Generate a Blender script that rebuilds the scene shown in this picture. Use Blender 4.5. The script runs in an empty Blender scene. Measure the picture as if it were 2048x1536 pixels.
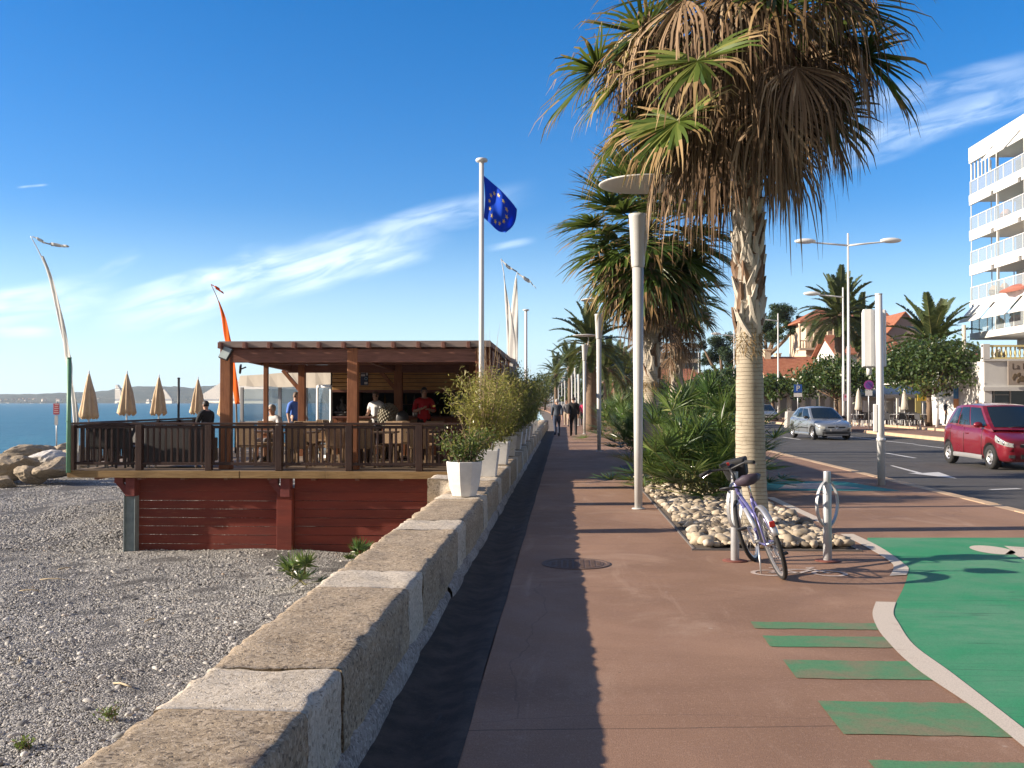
import bpy, bmesh, math, random
import numpy as np
from mathutils import Vector, Matrix
R = math.radians
scene = bpy.context.scene
COL = scene.collection
rnd = random.Random(7)
PI = math.pi

# ---------------------------------------------------------------- camera and measuring helpers
F = 2000.0; CAMZ = 1.6; YAW = math.atan(104 / F); PITCH = math.atan(35 / F)
_f = Vector((-math.sin(YAW) * math.cos(PITCH), math.cos(YAW) * math.cos(PITCH), math.sin(PITCH)))
_r = Vector((math.cos(YAW), math.sin(YAW), 0.0))
_u = _r.cross(_f)
def ray(u, v): return _f + _r * ((u - 1024) / F) + _u * ((768 - v) / F)
def gp(u, v, z=0.0):                       # ground point seen at a photo position
    d = ray(u, v); t = (z - CAMZ) / d.z
    return Vector((d.x * t, d.y * t, z))
def at(u, v, Y):                           # point at depth Y
    d = ray(u, v); t = Y / d.y
    return Vector((d.x * t, Y, CAMZ + d.z * t))
def bend(Y): return -1.74e-4 * max(0.0, Y - 55.0) ** 2   # the promenade bends gently to the left far away

# ---------------------------------------------------------------- tags
def tag(o, label=None, cat=None, group=None, kind=None):
    if label: o['label'] = label
    if cat: o['category'] = cat
    if group: o['group'] = group
    if kind: o['kind'] = kind
    return o
def thing(name, label, cat, loc=(0, 0, 0), rz=0.0, group=None):
    o = bpy.data.objects.new(name, None); COL.objects.link(o)
    o.empty_display_size = .1
    o.location = loc; o.rotation_euler = (0, 0, rz)
    return tag(o, label, cat, group)
def copy_tree(o, parent=None):
    c = o.copy(); COL.objects.link(c)
    if parent: c.parent = parent
    for ch in list(o.children): copy_tree(ch, c)
    return c
def dup(o, loc, rz=0.0, label=None, group=None, scale=None):
    c = copy_tree(o); c.location = loc; c.rotation_euler = (0, 0, rz)
    if label: c['label'] = label
    if group: c['group'] = group
    if scale: c.scale = (scale,) * 3 if not isinstance(scale, tuple) else scale
    return c

# ---------------------------------------------------------------- mesh collector
class MB:
    def __init__(s): s.v = []; s.f = []; s.m = []; s.sm = []; s.t = []
    def add(s, vs, fs, mi=0, smooth=False, tint=None):
        b = len(s.v); s.v.extend([tuple(p) for p in vs])
        for f in fs:
            s.f.append(tuple(i + b for i in f)); s.m.append(mi); s.sm.append(smooth)
            s.t.append(.5 if tint is None else tint)
        return s
    def box(s, c, d, rz=0.0, mi=0, rot=None, tint=None):
        hx, hy, hz = d[0] / 2, d[1] / 2, d[2] / 2
        m = rot if rot is not None else Matrix.Rotation(rz, 3, 'Z')
        c = Vector(c)
        vs = [c + m @ Vector((x, y, z)) for x, y, z in ((-hx, -hy, -hz), (hx, -hy, -hz), (hx, hy, -hz), (-hx, hy, -hz),
                                                       (-hx, -hy, hz), (hx, -hy, hz), (hx, hy, hz), (-hx, hy, hz))]
        return s.hexa(vs, mi, tint)
    def hexa(s, vs, mi=0, tint=None):
        return s.add(vs, [(3, 2, 1, 0), (4, 5, 6, 7), (0, 1, 5, 4), (1, 2, 6, 5), (2, 3, 7, 6), (3, 0, 4, 7)], mi, False, tint)
    def span(s, a, b, mi=0, tint=None):
        a, b = Vector(a), Vector(b)
        return s.box((a + b) / 2, [abs(b[i] - a[i]) for i in range(3)], mi=mi, tint=tint)
    def beam(s, p0, p1, w, h, mi=0, up=(0, 0, 1), tint=None):
        p0, p1 = Vector(p0), Vector(p1); d = p1 - p0; L = d.length; d.normalize()
        x = d.cross(Vector(up))
        if x.length < 1e-4: x = Vector((1, 0, 0))
        x.normalize(); z = x.cross(d)
        m = Matrix((x, d, z)).transposed()
        return s.box((p0 + p1) / 2, (w, L, h), mi=mi, rot=m, tint=tint)
    def tube(s, pts, radii, n=8, mi=0, caps=True, smooth=True, tint=None, flat=1.0):
        pts = [Vector(p) for p in pts]
        if not hasattr(radii, '__len__'): radii = [radii] * len(pts)
        vs, fs = [], []
        ref = None
        for i, p in enumerate(pts):
            d = (pts[min(i + 1, len(pts) - 1)] - pts[max(i - 1, 0)])
            if d.length < 1e-9: d = Vector((0, 0, 1))
            d.normalize()
            if ref is None:
                ref = Vector((1, 0, 0)) if abs(d.x) < .9 else Vector((0, 1, 0))
            x = ref - d * ref.dot(d)
            if x.length < 1e-6: x = d.orthogonal()
            x.normalize(); ref = x
            y = d.cross(x)
            for k in range(n):
                a = 2 * PI * k / n
                vs.append(p + (x * math.cos(a) + y * math.sin(a) * flat) * radii[i])
        for i in range(len(pts) - 1):
            for k in range(n):
                k2 = (k + 1) % n
                fs.append((i * n + k, i * n + k2, (i + 1) * n + k2, (i + 1) * n + k))
        s.add(vs, fs, mi, smooth, tint)
        if caps:
            b = len(s.v) - len(vs); L = (len(pts) - 1) * n
            s.add([], [], mi)
            s.f.append(tuple(b + k for k in reversed(range(n)))); s.m.append(mi); s.sm.append(False); s.t.append(.5 if tint is None else tint)
            s.f.append(tuple(b + L + k for k in range(n))); s.m.append(mi); s.sm.append(False); s.t.append(.5 if tint is None else tint)
        return s
    def cyl(s, p0, p1, r0, r1=None, n=16, mi=0, caps=True, smooth=True, tint=None):
        return s.tube([p0, p1], [r0, r0 if r1 is None else r1], n, mi, caps, smooth, tint)
    def lathe(s, prof, c=(0, 0, 0), n=20, mi=0, smooth=True, axis='Z', sx=1, sy=1, phase=0.0, cap=True):
        c = Vector(c); vs, fs = [], []
        for r, z in prof:
            for k in range(n):
                a = 2 * PI * k / n + phase
                if axis == 'Z': q = Vector((r * math.cos(a) * sx, r * math.sin(a) * sy, z))
                elif axis == 'X': q = Vector((z, r * math.cos(a) * sx, r * math.sin(a) * sy))
                else: q = Vector((r * math.sin(a) * sx, z, r * math.cos(a) * sy))
                vs.append(c + q)
        for i in range(len(prof) - 1):
            for k in range(n):
                k2 = (k + 1) % n
                fs.append((i * n + k, i * n + k2, (i + 1) * n + k2, (i + 1) * n + k))
        if cap and prof[0][0] > 1e-6: fs.append(tuple(reversed(range(n))))
        if cap and prof[-1][0] > 1e-6: fs.append(tuple((len(prof) - 1) * n + k for k in range(n)))
        return s.add(vs, fs, mi, smooth)
    def ring(s, c, Rr, r, axis, n=40, m=8, mi=0, squash=1.0, a0=0.0, a1=2 * PI):
        c = Vector(c); ax = Vector(axis).normalized(); x = ax.orthogonal().normalized()
        if abs(ax.z) < .98:
            x = Vector((0, 0, 1)) - ax * ax.z; x.normalize()
        y = ax.cross(x)
        closed = abs(a1 - a0 - 2 * PI) < 1e-6
        pts = [c + x * math.cos(a0 + (a1 - a0) * i / n) * Rr + y * math.sin(a0 + (a1 - a0) * i / n) * Rr * squash for i in range(n + (0 if closed else 1))]
        if closed:
            vs, fs = [], []
            for i, p in enumerate(pts):
                d = (p - c).normalized()
                for k in range(m):
                    a = 2 * PI * k / m
                    vs.append(p + (d * math.cos(a) + ax * math.sin(a)) * r)
            for i in range(n):
                for k in range(m):
                    fs.append((i * m + k, ((i + 1) % n) * m + k, ((i + 1) % n) * m + (k + 1) % m, i * m + (k + 1) % m))
            return s.add(vs, fs, mi, True)
        return s.tube(pts, r, m, mi)
    def ell(s, c, rad, nu=14, nv=9, mi=0, rot=None, noise=0.0, smooth=True, tint=None, rg=None):
        c = Vector(c); vs, fs = [], []
        rg = rg or rnd
        ph = [rg.uniform(0, 6.28) for _ in range(6)]
        for j in range(nv + 1):
            th = PI * j / nv
            for i in range(nu):
                a = 2 * PI * i / nu
                p = Vector((math.sin(th) * math.cos(a), math.sin(th) * math.sin(a), math.cos(th)))
                k = 1.0
                if noise: k += noise * (math.sin(3.1 * p.x + ph[0]) * math.sin(2.7 * p.y + ph[1]) + .6 * math.sin(4.3 * p.z + ph[2] + 3 * p.x) + .4 * math.sin(7 * p.y + 5 * p.x + ph[3]))
                q = Vector((p.x * rad[0] * k, p.y * rad[1] * k, p.z * rad[2] * k))
                if rot is not None: q = rot @ q
                vs.append(c + q)
        for j in range(nv):
            for i in range(nu):
                i2 = (i + 1) % nu
                fs.append((j * nu + i, (j + 1) * nu + i, (j + 1) * nu + i2, j * nu + i2))
        return s.add(vs, fs, mi, smooth, tint)
    def prism(s, poly, z0, z1, mi=0):
        n = len(poly)
        vs = [(p[0], p[1], z0) for p in poly] + [(p[0], p[1], z1) for p in poly]
        fs = [tuple(reversed(range(n))), tuple(range(n, 2 * n))] + [(i, (i + 1) % n, n + (i + 1) % n, n + i) for i in range(n)]
        return s.add(vs, fs, mi)
    def slab(s, poly3, off, mi=0):          # planar polygon extruded by a vector
        n = len(poly3); off = Vector(off)
        vs = [Vector(p) for p in poly3] + [Vector(p) + off for p in poly3]
        fs = [tuple(reversed(range(n))), tuple(range(n, 2 * n))] + [(i, (i + 1) % n, n + (i + 1) % n, n + i) for i in range(n)]
        return s.add(vs, fs, mi)
    def build(s, name, mats, parent=None, bevel=0.0, loc=None, fix=False, seg=2):
        me = bpy.data.meshes.new(name)
        me.from_pydata(s.v, [], s.f); 
        if not isinstance(mats, (list, tuple)): mats = [mats]
        for m in mats: me.materials.append(m)
        me.polygons.foreach_set('material_index', s.m)
        me.polygons.foreach_set('use_smooth', s.sm)
        a = me.attributes.new('tint', 'FLOAT', 'FACE'); a.data.foreach_set('value', s.t)
        if fix:
            bm = bmesh.new(); bm.from_mesh(me); bmesh.ops.recalc_face_normals(bm, faces=bm.faces); bm.to_mesh(me); bm.free()
        me.update()
        o = bpy.data.objects.new(name, me); COL.objects.link(o)
        if parent: o.parent = parent
        if loc is not None: o.location = loc
        if bevel:
            b = o.modifiers.new('bevel', 'BEVEL'); b.width = bevel; b.segments = seg; b.limit_method = 'ANGLE'; b.angle_limit = R(40)
        return o

class BULK:                                   # fast collector of leaf quads / tris with numpy
    def __init__(s): s.v = []; s.q = []; s.n = 0; s.mi = []; s.t = []
    def strips(s, P, W, mi, tint):
        # P: (N, K, 3) centre lines, W: (N, K, 3) half-width vectors
        N, K, _ = P.shape
        V = np.stack([P - W, P + W], axis=2).reshape(-1, 3)
        base = s.n + (np.arange(N) * K * 2)[:, None]
        k = np.arange(K - 1)[None, :]
        a = base + k * 2
        Q = np.stack([a, a + 1, a + 3, a + 2], axis=-1).reshape(-1, 4)
        s.v.append(V); s.q.append(Q); s.n += V.shape[0]
        mi = np.broadcast_to(np.asarray(mi), (N, K - 1)).reshape(-1)
        s.mi.append(mi.astype(np.int32)); s.t.append(np.repeat(np.asarray(tint, dtype=np.float32), K - 1))
    def quads(s, C, A, B, mi, tint):
        N = C.shape[0]
        V = np.stack([C - A, C + B * .55, C + A, C - B * .55], axis=1).reshape(-1, 3)
        Q = (s.n + np.arange(N)[:, None] * 4 + np.arange(4)[None, :])
        s.v.append(V); s.q.append(Q); s.n += V.shape[0]
        s.mi.append(np.full(N, mi, dtype=np.int32)); s.t.append(np.asarray(tint, dtype=np.float32))
    def build(s, name, mats, parent=None, smooth=False):
        V = np.concatenate(s.v).astype(np.float32); Q = np.concatenate(s.q).astype(np.int32)
        me = bpy.data.meshes.new(name)
        me.vertices.add(len(V)); me.vertices.foreach_set('co', V.ravel())
        me.loops.add(Q.size); me.loops.foreach_set('vertex_index', Q.ravel())
        me.polygons.add(len(Q)); me.polygons.foreach_set('loop_start', np.arange(len(Q), dtype=np.int32) * 4)
        try: me.polygons.foreach_set('loop_total', np.full(len(Q), 4, dtype=np.int32))
        except Exception: pass
        for m in (mats if isinstance(mats, (list, tuple)) else [mats]): me.materials.append(m)
        me.polygons.foreach_set('material_index', np.concatenate(s.mi))
        a = me.attributes.new('tint', 'FLOAT', 'FACE'); a.data.foreach_set('value', np.concatenate(s.t))
        if smooth: me.polygons.foreach_set('use_smooth', np.ones(len(Q), dtype=bool))
        me.update(calc_edges=True)
        o = bpy.data.objects.new(name, me); COL.objects.link(o)
        if parent: o.parent = parent
        return o

def text_mesh(s, size):
    cu = bpy.data.curves.new('text', 'FONT'); cu.body = s; cu.size = size; cu.align_x = 'CENTER'; cu.align_y = 'CENTER'
    cu.extrude = .002
    o = bpy.data.objects.new('text', cu); COL.objects.link(o)
    dg = bpy.context.evaluated_depsgraph_get()
    me = bpy.data.meshes.new_from_object(o.evaluated_get(dg))
    bpy.data.objects.remove(o); bpy.data.curves.remove(cu)
    return me

# ---------------------------------------------------------------- materials
class Mat:
    def __init__(s, name):
        s.m = bpy.data.materials.new(name); s.m.use_nodes = True; s.nt = s.m.node_tree
        s.p = s.nt.nodes['Principled BSDF']; s.out = s.nt.nodes['Material Output']
        s.tc = None
    def n(s, t, **kw):
        nd = s.nt.nodes.new(t)
        for k, v in kw.items():
            if hasattr(nd, k) and not k[0].isupper(): setattr(nd, k, v)
            else: s.set(nd.inputs[k.replace('_', ' ')], v)
        return nd
    def set(s, inp, v):
        if isinstance(v, bpy.types.NodeSocket): s.nt.links.new(v, inp)
        elif isinstance(v, (tuple, list)) and inp.type == 'RGBA' and len(v) == 3: inp.default_value = (*v, 1)
        else: inp.default_value = v
    def coord(s, kind='Object', scale=None, rot=None):
        if s.tc is None: s.tc = s.nt.nodes.new('ShaderNodeTexCoord')
        o = s.tc.outputs[kind]
        if scale or rot:
            mp = s.nt.nodes.new('ShaderNodeMapping')
            if scale: mp.inputs['Scale'].default_value = scale
            if rot: mp.inputs['Rotation'].default_value = rot
            s.nt.links.new(o, mp.inputs['Vector']); o = mp.outputs[0]
        return o
    def noise(s, scale, detail=5, rough=.55, vec=None, dist=0.0):
        nd = s.n('ShaderNodeTexNoise', Scale=scale, Detail=detail, Roughness=rough, Distortion=dist)
        s.nt.links.new(vec if vec is not None else s.coord(), nd.inputs['Vector'])
        return nd.outputs['Fac']
    def voro(s, scale, feature='F1', vec=None, out='Distance', rand=1.0):
        nd = s.n('ShaderNodeTexVoronoi', feature=feature, Scale=scale, Randomness=rand)
        s.nt.links.new(vec if vec is not None else s.coord(), nd.inputs['Vector'])
        return nd.outputs[out]
    def ramp(s, fac, stops, interp='LINEAR'):
        nd = s.nt.nodes.new('ShaderNodeValToRGB'); cr = nd.color_ramp; cr.interpolation = interp
        while len(cr.elements) < len(stops): cr.elements.new(.5)
        for e, (p, c) in zip(cr.elements, stops):
            e.position = p; e.color = (*c, 1) if hasattr(c, '__len__') else (c, c, c, 1)
        s.set(nd.inputs['Fac'], fac); return nd.outputs['Color']
    def mix(s, fac, a, b, mode='MIX'):
        nd = s.nt.nodes.new('ShaderNodeMix'); nd.data_type = 'RGBA'; nd.blend_type = mode
        s.set(nd.inputs[0], fac); s.set(nd.inputs[6], a); s.set(nd.inputs[7], b); return nd.outputs[2]
    def math(s, op, a, b=0.0, c=0.0, clamp=False):
        nd = s.nt.nodes.new('ShaderNodeMath'); nd.operation = op; nd.use_clamp = clamp
        s.set(nd.inputs[0], a); s.set(nd.inputs[1], b); s.set(nd.inputs[2], c); return nd.outputs[0]
    def mr(s, v, a, b, c=0.0, d=1.0, interp='SMOOTHSTEP'):
        nd = s.nt.nodes.new('ShaderNodeMapRange'); nd.interpolation_type = interp
        s.set(nd.inputs[0], v)
        for i, q in enumerate((a, b, c, d)): s.set(nd.inputs[i + 1], q)
        return nd.outputs[0]
    def attr(s, name='tint'):
        nd = s.nt.nodes.new('ShaderNodeAttribute'); nd.attribute_name = name; return nd.outputs['Fac']
    def bump(s, h, strength=.3, dist=.01, normal=None):
        nd = s.n('ShaderNodeBump', Strength=strength, Distance=dist); s.set(nd.inputs['Height'], h)
        if normal is not None: s.set(nd.inputs['Normal'], normal)
        s.nt.links.new(nd.outputs[0], s.p.inputs['Normal']); return nd.outputs[0]
    def fin(s, col=None, rough=None, metal=None, spec=None, coat=None):
        if col is not None: s.set(s.p.inputs['Base Color'], col)
        if rough is not None: s.set(s.p.inputs['Roughness'], rough)
        if metal is not None: s.set(s.p.inputs['Metallic'], metal)
        if spec is not None: s.set(s.p.inputs['Specular IOR Level'], spec)
        if coat is not None: s.set(s.p.inputs['Coat Weight'], coat); s.set(s.p.inputs['Coat Roughness'], .05)
        return s.m

def simple(name, col, var=.25, scale=6, rough=.6, bump=0, bscale=60, metal=0, spec=.5, stretch=None, coat=None, rvar=0.0):
    s = Mat(name); vec = s.coord(scale=stretch) if stretch else s.coord()
    n = s.noise(scale, 6, .6, vec)
    lo = tuple(c * (1 - var) for c in col); hi = tuple(min(1, c * (1 + var)) for c in col)
    c = s.ramp(n, [(.25, lo), (.75, hi)])
    if bump: s.bump(s.noise(bscale, 4, .6, vec), bump, .01)
    r = rough
    if rvar: r = s.mr(s.noise(scale * 2.3, 4, .6, vec), .3, .7, rough - rvar, rough + rvar)
    return s.fin(c, r, metal, spec, coat)
def leafmat(name, stops, trans=.35, rough=.5, spec=.4, warm=.35):
    s = Mat(name); c = s.ramp(s.attr(), stops)
    s.fin(c, rough, 0, spec)
    tr = s.n('ShaderNodeBsdfTranslucent'); s.set(tr.inputs['Color'], s.mix(warm, c, (.25, .3, .05)))
    mx = s.n('ShaderNodeMixShader'); mx.inputs[0].default_value = trans
    s.nt.links.new(s.p.outputs[0], mx.inputs[1]); s.nt.links.new(tr.outputs[0], mx.inputs[2]); s.nt.links.new(mx.outputs[0], s.out.inputs['Surface'])
    return s.m
def woodmat(name, dark, light, axis=2, rough=.6, scale=3.0, bump=.25):
    s = Mat(name); st = [14, 14, 14]; st[axis] = 1.0
    v = s.coord(scale=tuple(st)); n = s.noise(scale, 6, .65, v, .6); b = s.noise(1.3, 4, .6)
    c = s.ramp(n, [(.28, dark), (.72, light)]); c = s.mix(s.mr(b, .4, .75, 0, .5), c, tuple(d * .55 for d in dark))
    s.bump(n, bump, .006); return s.fin(c, rough, 0, .3)

M = {}
M['white_paint'] = simple('white_paint', (.74, .74, .72), .06, 3, .45)
M['white_pole'] = simple('white_pole', (.72, .72, .71), .06, 2, .35)
M['grey_pole'] = simple('grey_pole', (.50, .50, .48), .1, 2, .45, .05, 40)
M['lamp_disc'] = simple('lamp_disc', (.60, .58, .54), .06, 2, .5)
M['galv'] = simple('galvanised_metal', (.42, .43, .44), .14, 7, .42, .05, 50, .55)
M['dark_metal'] = simple('dark_metal', (.03, .03, .033), .3, 6, .5)
M['black_plastic'] = simple('black_plastic', (.022, .022, .024), .2, 8, .5)
M['rubber'] = simple('rubber', (.018, .018, .018), .25, 20, .8)
M['chrome'] = simple('chrome', (.62, .62, .63), .05, 5, .2, 0, 40, 1.0)
M['alloy'] = simple('alloy', (.50, .50, .51), .1, 8, .38, 0, 40, .7)
M['white_stone'] = simple('white_concrete', (.66, .65, .62), .09, 6, .75, .2, 60)
M['terracotta'] = simple('dark_red_paint', (.16, .035, .03), .3, 9, .8, .1, 70)
# ================================================================ camera, sky, sun
cam = bpy.data.cameras.new('camera'); cob = bpy.data.objects.new('camera', cam); COL.objects.link(cob)
cam.sensor_width = 36.0; cam.lens = 36.0 * F / 2048.0; cam.clip_start = .05; cam.clip_end = 20000
cob.location = (0, 0, CAMZ)
cob.rotation_euler = (PI / 2 + PITCH, 0, YAW)
scene.camera = cob
scene.view_settings.view_transform = 'Standard'; scene.view_settings.look = 'None'
scene.view_settings.exposure = 1.0; scene.view_settings.gamma = 1.0

SUN_EL = R(20.6); SUN_AZ = R(7.5)
sdir = Vector((-math.cos(SUN_EL) * math.cos(SUN_AZ), -math.cos(SUN_EL) * math.sin(SUN_AZ), math.sin(SUN_EL)))
sl = bpy.data.lights.new('sun', 'SUN'); sl.energy = 5.0; sl.angle = R(.53); sl.color = (1.0, .86, .70)
so = bpy.data.objects.new('sun', sl); COL.objects.link(so)
so.rotation_euler = sdir.to_track_quat('Z', 'Y').to_euler(); so.location = sdir * 50

w = bpy.data.worlds.new('World'); scene.world = w; w.use_nodes = True
wm = Mat.__new__(Mat); wm.nt = w.node_tree; wm.tc = None
bg = w.node_tree.nodes['Background']
sky = wm.n('ShaderNodeTexSky', sky_type='NISHITA')
sky.sun_disc = False; sky.sun_elevation = SUN_EL; sky.sun_rotation = R(262.5)
sky.air_density = 1.0; sky.dust_density = .15; sky.ozone_density = 4.0; sky.altitude = 0
hs = wm.n('ShaderNodeHueSaturation', Saturation=1.34, Value=1.0); wm.set(hs.inputs['Color'], sky.outputs[0])
sep = wm.n('ShaderNodeSeparateXYZ'); wm.set(sep.inputs[0], wm.coord('Generated'))
skyc = wm.mix(1.0, hs.outputs[0], (1.06, .975, 1.10), 'MULTIPLY')
skyc = wm.mix(wm.mr(sep.outputs[2], -.02, .20, .72, 0), skyc, (5.0, 7.2, 8.4))   # the clear, pale air low over the bay
skyc = wm.mix(wm.mr(sep.outputs[1], .25, -.45, 0, .75), skyc, (2.3, 2.0, 1.75))   # dim neutral veil added behind the camera, unseen, to set the shadow fill
# wispy cirrus streaks, laid out by direction on the sky dome
yy = wm.math('MAXIMUM', sep.outputs[1], .05)
ca = wm.math('DIVIDE', sep.outputs[0], yy); ce = wm.math('DIVIDE', sep.outputs[2], yy)
def cloud(c0, c1, wid, gain, seed, fade=.35, nsc=1.0):
    # streak from c0 to c1 (tangent coordinates), half-width wid
    dx, dy = c1[0] - c0[0], c1[1] - c0[1]; L = math.hypot(dx, dy); cx, sx = dx / L, dy / L
    a = wm.math('SUBTRACT', ca, c0[0]); e = wm.math('SUBTRACT', ce, c0[1])
    s_ = wm.math('ADD', wm.math('MULTIPLY', a, cx), wm.math('MULTIPLY', e, sx))
    t_ = wm.math('SUBTRACT', wm.math('MULTIPLY', e, cx), wm.math('MULTIPLY', a, sx))
    cv = wm.n('ShaderNodeCombineXYZ'); wm.set(cv.inputs[0], wm.math('MULTIPLY', s_, 9 * nsc)); wm.set(cv.inputs[1], wm.math('MULTIPLY', t_, 42 * nsc)); cv.inputs[2].default_value = seed
    big = wm.noise(.8, 2, .5, cv.outputs[0]); fine = wm.noise(1.4, 6, .56, cv.outputs[0], .6)
    wob = wm.math('ADD', t_, wm.math('MULTIPLY', wm.math('SUBTRACT', big, .5), wid * 1.5))
    m = wm.mr(wm.math('ABSOLUTE', wob), wid * .15, wid, 1, 0)
    m = wm.math('MULTIPLY', m, wm.mr(s_, 0, L * fade, 0, 1)); m = wm.math('MULTIPLY', m, wm.mr(s_, L * (1 - fade), L, 1, 0))
    d = wm.math('MULTIPLY', m, wm.mr(fine, .26, .70, 0.08, 1))
    return wm.math('MULTIPLY', d, gain)
def tcoord(u, v):
    d = ray(u, v); return (d.x / d.y, d.z / d.y)
dens = None
for (p, q, wid, g, sd, fd, nn) in (
        (tcoord(150, 655), tcoord(920, 450), .031, .66, 1.3, .25, 1.0),
        (tcoord(480, 540), tcoord(1100, 375), .018, .42, 2.1, .4, 1.0),
        (tcoord(-160, 640), tcoord(260, 590), .030, .6, 5.2, .35, 1.0),
        (tcoord(-100, 668), tcoord(140, 662), .009, .6, 9.7, .35, 1.0),
        (tcoord(1560, 330), tcoord(2180, 150), .030, .40, 3.4, .3, 1.0),
        (tcoord(1640, 235), tcoord(2150, 115), .022, .26, 6.4, .3, 1.0),
        (tcoord(700, 560), tcoord(880, 500), .010, .40, 7.9, .4, 1.0),
        (tcoord(180, 560), tcoord(290, 500), .010, .22, 4.8, .4, 1.0),
        (tcoord(960, 500), tcoord(1080, 480), .006, .30, 8.8, .4, 1.0),
        (tcoord(1750, 640), tcoord(1960, 600), .012, .22, 2.9, .4, 1.0),
        (tcoord(30, 376), tcoord(100, 370), .0018, .5, 8.1, .3, 1.0)):
    c = cloud(p, q, wid, g, sd, fd, nn)
    dens = c if dens is None else wm.math('MAXIMUM', dens, c)
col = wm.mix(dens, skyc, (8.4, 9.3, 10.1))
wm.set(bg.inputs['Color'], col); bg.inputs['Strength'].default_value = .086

# ================================================================ ground materials
def pave_mat(name, base, light, dark, wet=False):
    s = Mat(name); c0 = s.coord()
    big = s.noise(.42, 5, .62, c0, .5); mid = s.noise(2.3, 5, .6, c0); fine = s.noise(120, 4, .8, c0); grit = s.voro(260, 'F1', c0)
    c = s.mix(s.mr(big, .36, .66), dark, base)
    c = s.mix(s.mr(s.noise(.8, 6, .68, c0, .8), .52, .72, 0, .8), c, light)
    c = s.mix(s.mr(fine, .40, .66, 0, .7), c, tuple(x * .42 for x in base)); c = s.mix(s.mr(s.noise(38, 5, .75, c0), .52, .68, 0, .35), c, light)
    c = s.mix(s.mr(grit, .0, .35, .3, 0), c, tuple(min(1, x * 1.7) for x in light))
    sp3 = s.n('ShaderNodeSeparateXYZ'); s.set(sp3.inputs[0], c0)
    jy = s.math('FRACT', s.math('MULTIPLY', s.math('ADD', sp3.outputs[1], s.math('ADD', s.math('MULTIPLY', sp3.outputs[0], -.09), s.math('MULTIPLY', mid, .04))), .158))
    c = s.mix(s.mr(s.math('ABSOLUTE', s.math('SUBTRACT', jy, .78)), .0004, .0011, .75, 0), c, (.045, .03, .025))
    gum = s.voro(1.3, 'F1', c0); c = s.mix(s.mr(gum, .018, .028, .45, 0), c, (.5, .42, .36))
    pat = s.noise(.33, 2, .4, s.coord(scale=(1.2, .5, 1)), 1.2); c = s.mix(s.mr(pat, .60, .605, 0, .22), c, tuple(x * .6 for x in base))
    wipe = s.noise(1.0, 7, .72, s.coord(scale=(2.2, .35, 1)), 1.0); c = s.mix(s.mr(wipe, .56, .75, 0, .5), c, light)
    # cracks and stains
    cr = s.voro(.33, 'DISTANCE_TO_EDGE', s.mixv(c0))
    c = s.mix(s.mr(cr, .0, .0025, .28, 0, 'LINEAR'), c, (.05, .035, .03))
    spots = s.voro(2.6, 'F1', c0); c = s.mix(s.mr(spots, .015, .03, .5, 0), c, (.07, .05, .04))
    s.bump(s.math('ADD', s.math('MULTIPLY', fine, .6), grit), .35, .004)
    return s.fin(c, s.mr(mid, .3, .7, .72, .9), 0, .3)
def _mixv(s, c0):
    nd = s.n('ShaderNodeTexNoise', Scale=1.1, Detail=4.0); s.nt.links.new(c0, nd.inputs['Vector'])
    v = s.n('ShaderNodeVectorMath', operation='MULTIPLY_ADD'); s.nt.links.new(nd.outputs['Color'], v.inputs[0]); v.inputs[1].default_value = (.35, .35, .35); s.nt.links.new(c0, v.inputs[2])
    return v.outputs[0]
Mat.mixv = _mixv
M['pave'] = pave_mat('red_asphalt', (.37, .222, .145), (.46, .315, .225), (.25, .145, .092))
M['road'] = pave_mat('road_asphalt', (.105, .10, .093), (.15, .142, .13), (.078, .075, .071))
M['pave_far'] = pave_mat('far_pavement', (.27, .16, .12), (.36, .24, .19), (.2, .11, .08))

def paint_mat(name, col, worn, amt, scale=1.6, marks=False):
    s = Mat(name); c0 = s.coord()
    a = s.noise(scale, 7, .68, c0, .3); f = s.noise(110, 4, .8, c0); g = s.noise(22, 5, .7, c0)
    c = s.mix(s.mr(a, .62 - amt, .78 - amt * .5, 0, .75), col, worn)
    c = s.mix(s.mr(f, .45, .68, 0, .6), c, tuple(x * .45 for x in col))
    c = s.mix(s.mr(g, .62, .72, 0, .5), c, worn)
    if marks:
        for rot, sc_, th in ((.75, 4.2, .012), (.62, 2.7, .009), (-.5, 1.6, .008)):
            wv = s.noise(1.0, 2, .5, s.coord(scale=(.10, sc_, 1), rot=(0, 0, rot))); bd = s.math('ABSOLUTE', s.math('SUBTRACT', wv, .5))
            c = s.mix(s.math('MULTIPLY', s.mr(bd, th * .2, th * .5, .45, 0), s.mr(s.noise(.9, 3, .6, c0), .45, .6)), c, (.03, .10, .06))
        c = s.mix(s.mr(s.noise(.8, 7, .75, s.coord(scale=(.8, 1.5, 1)), .6), .46, .70, 0, .65), c, (.155, .30, .185)); c = s.mix(s.mr(s.voro(1.7, 'F1', c0), .02, .035, .6, 0), c, (.05, .07, .05))
    s.bump(f, .25, .003); return s.fin(c, .7, 0, .35)
M['green_paint'] = paint_mat('green_paint', (.034, .275, .115), (.12, .285, .165), .22, .8, True)
M['green_worn'] = paint_mat('green_worn_paint', (.09, .25, .115), (.27, .175, .115), .24, 2.2)
M['line_paint'] = paint_mat('line_paint', (.62, .54, .44), (.36, .26, .2), .06, 4)
M['road_paint'] = paint_mat('road_paint', (.62, .62, .6), (.22, .21, .2), .06, 4)
M['pale_paint'] = paint_mat('pale_icon_paint', (.60, .50, .43), (.28, .17, .13), .22, 6)
M['shaded_green_paint'] = paint_mat('shaded_green_paint', (.04, .24, .22), (.12, .2, .22), .1, 2)  # cycle lane green with the bluish tone of shade mixed into its colour
M['kerb'] = simple('kerb_stone', (.52, .37, .23), .16, 3, .8, .2, 60)

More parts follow.
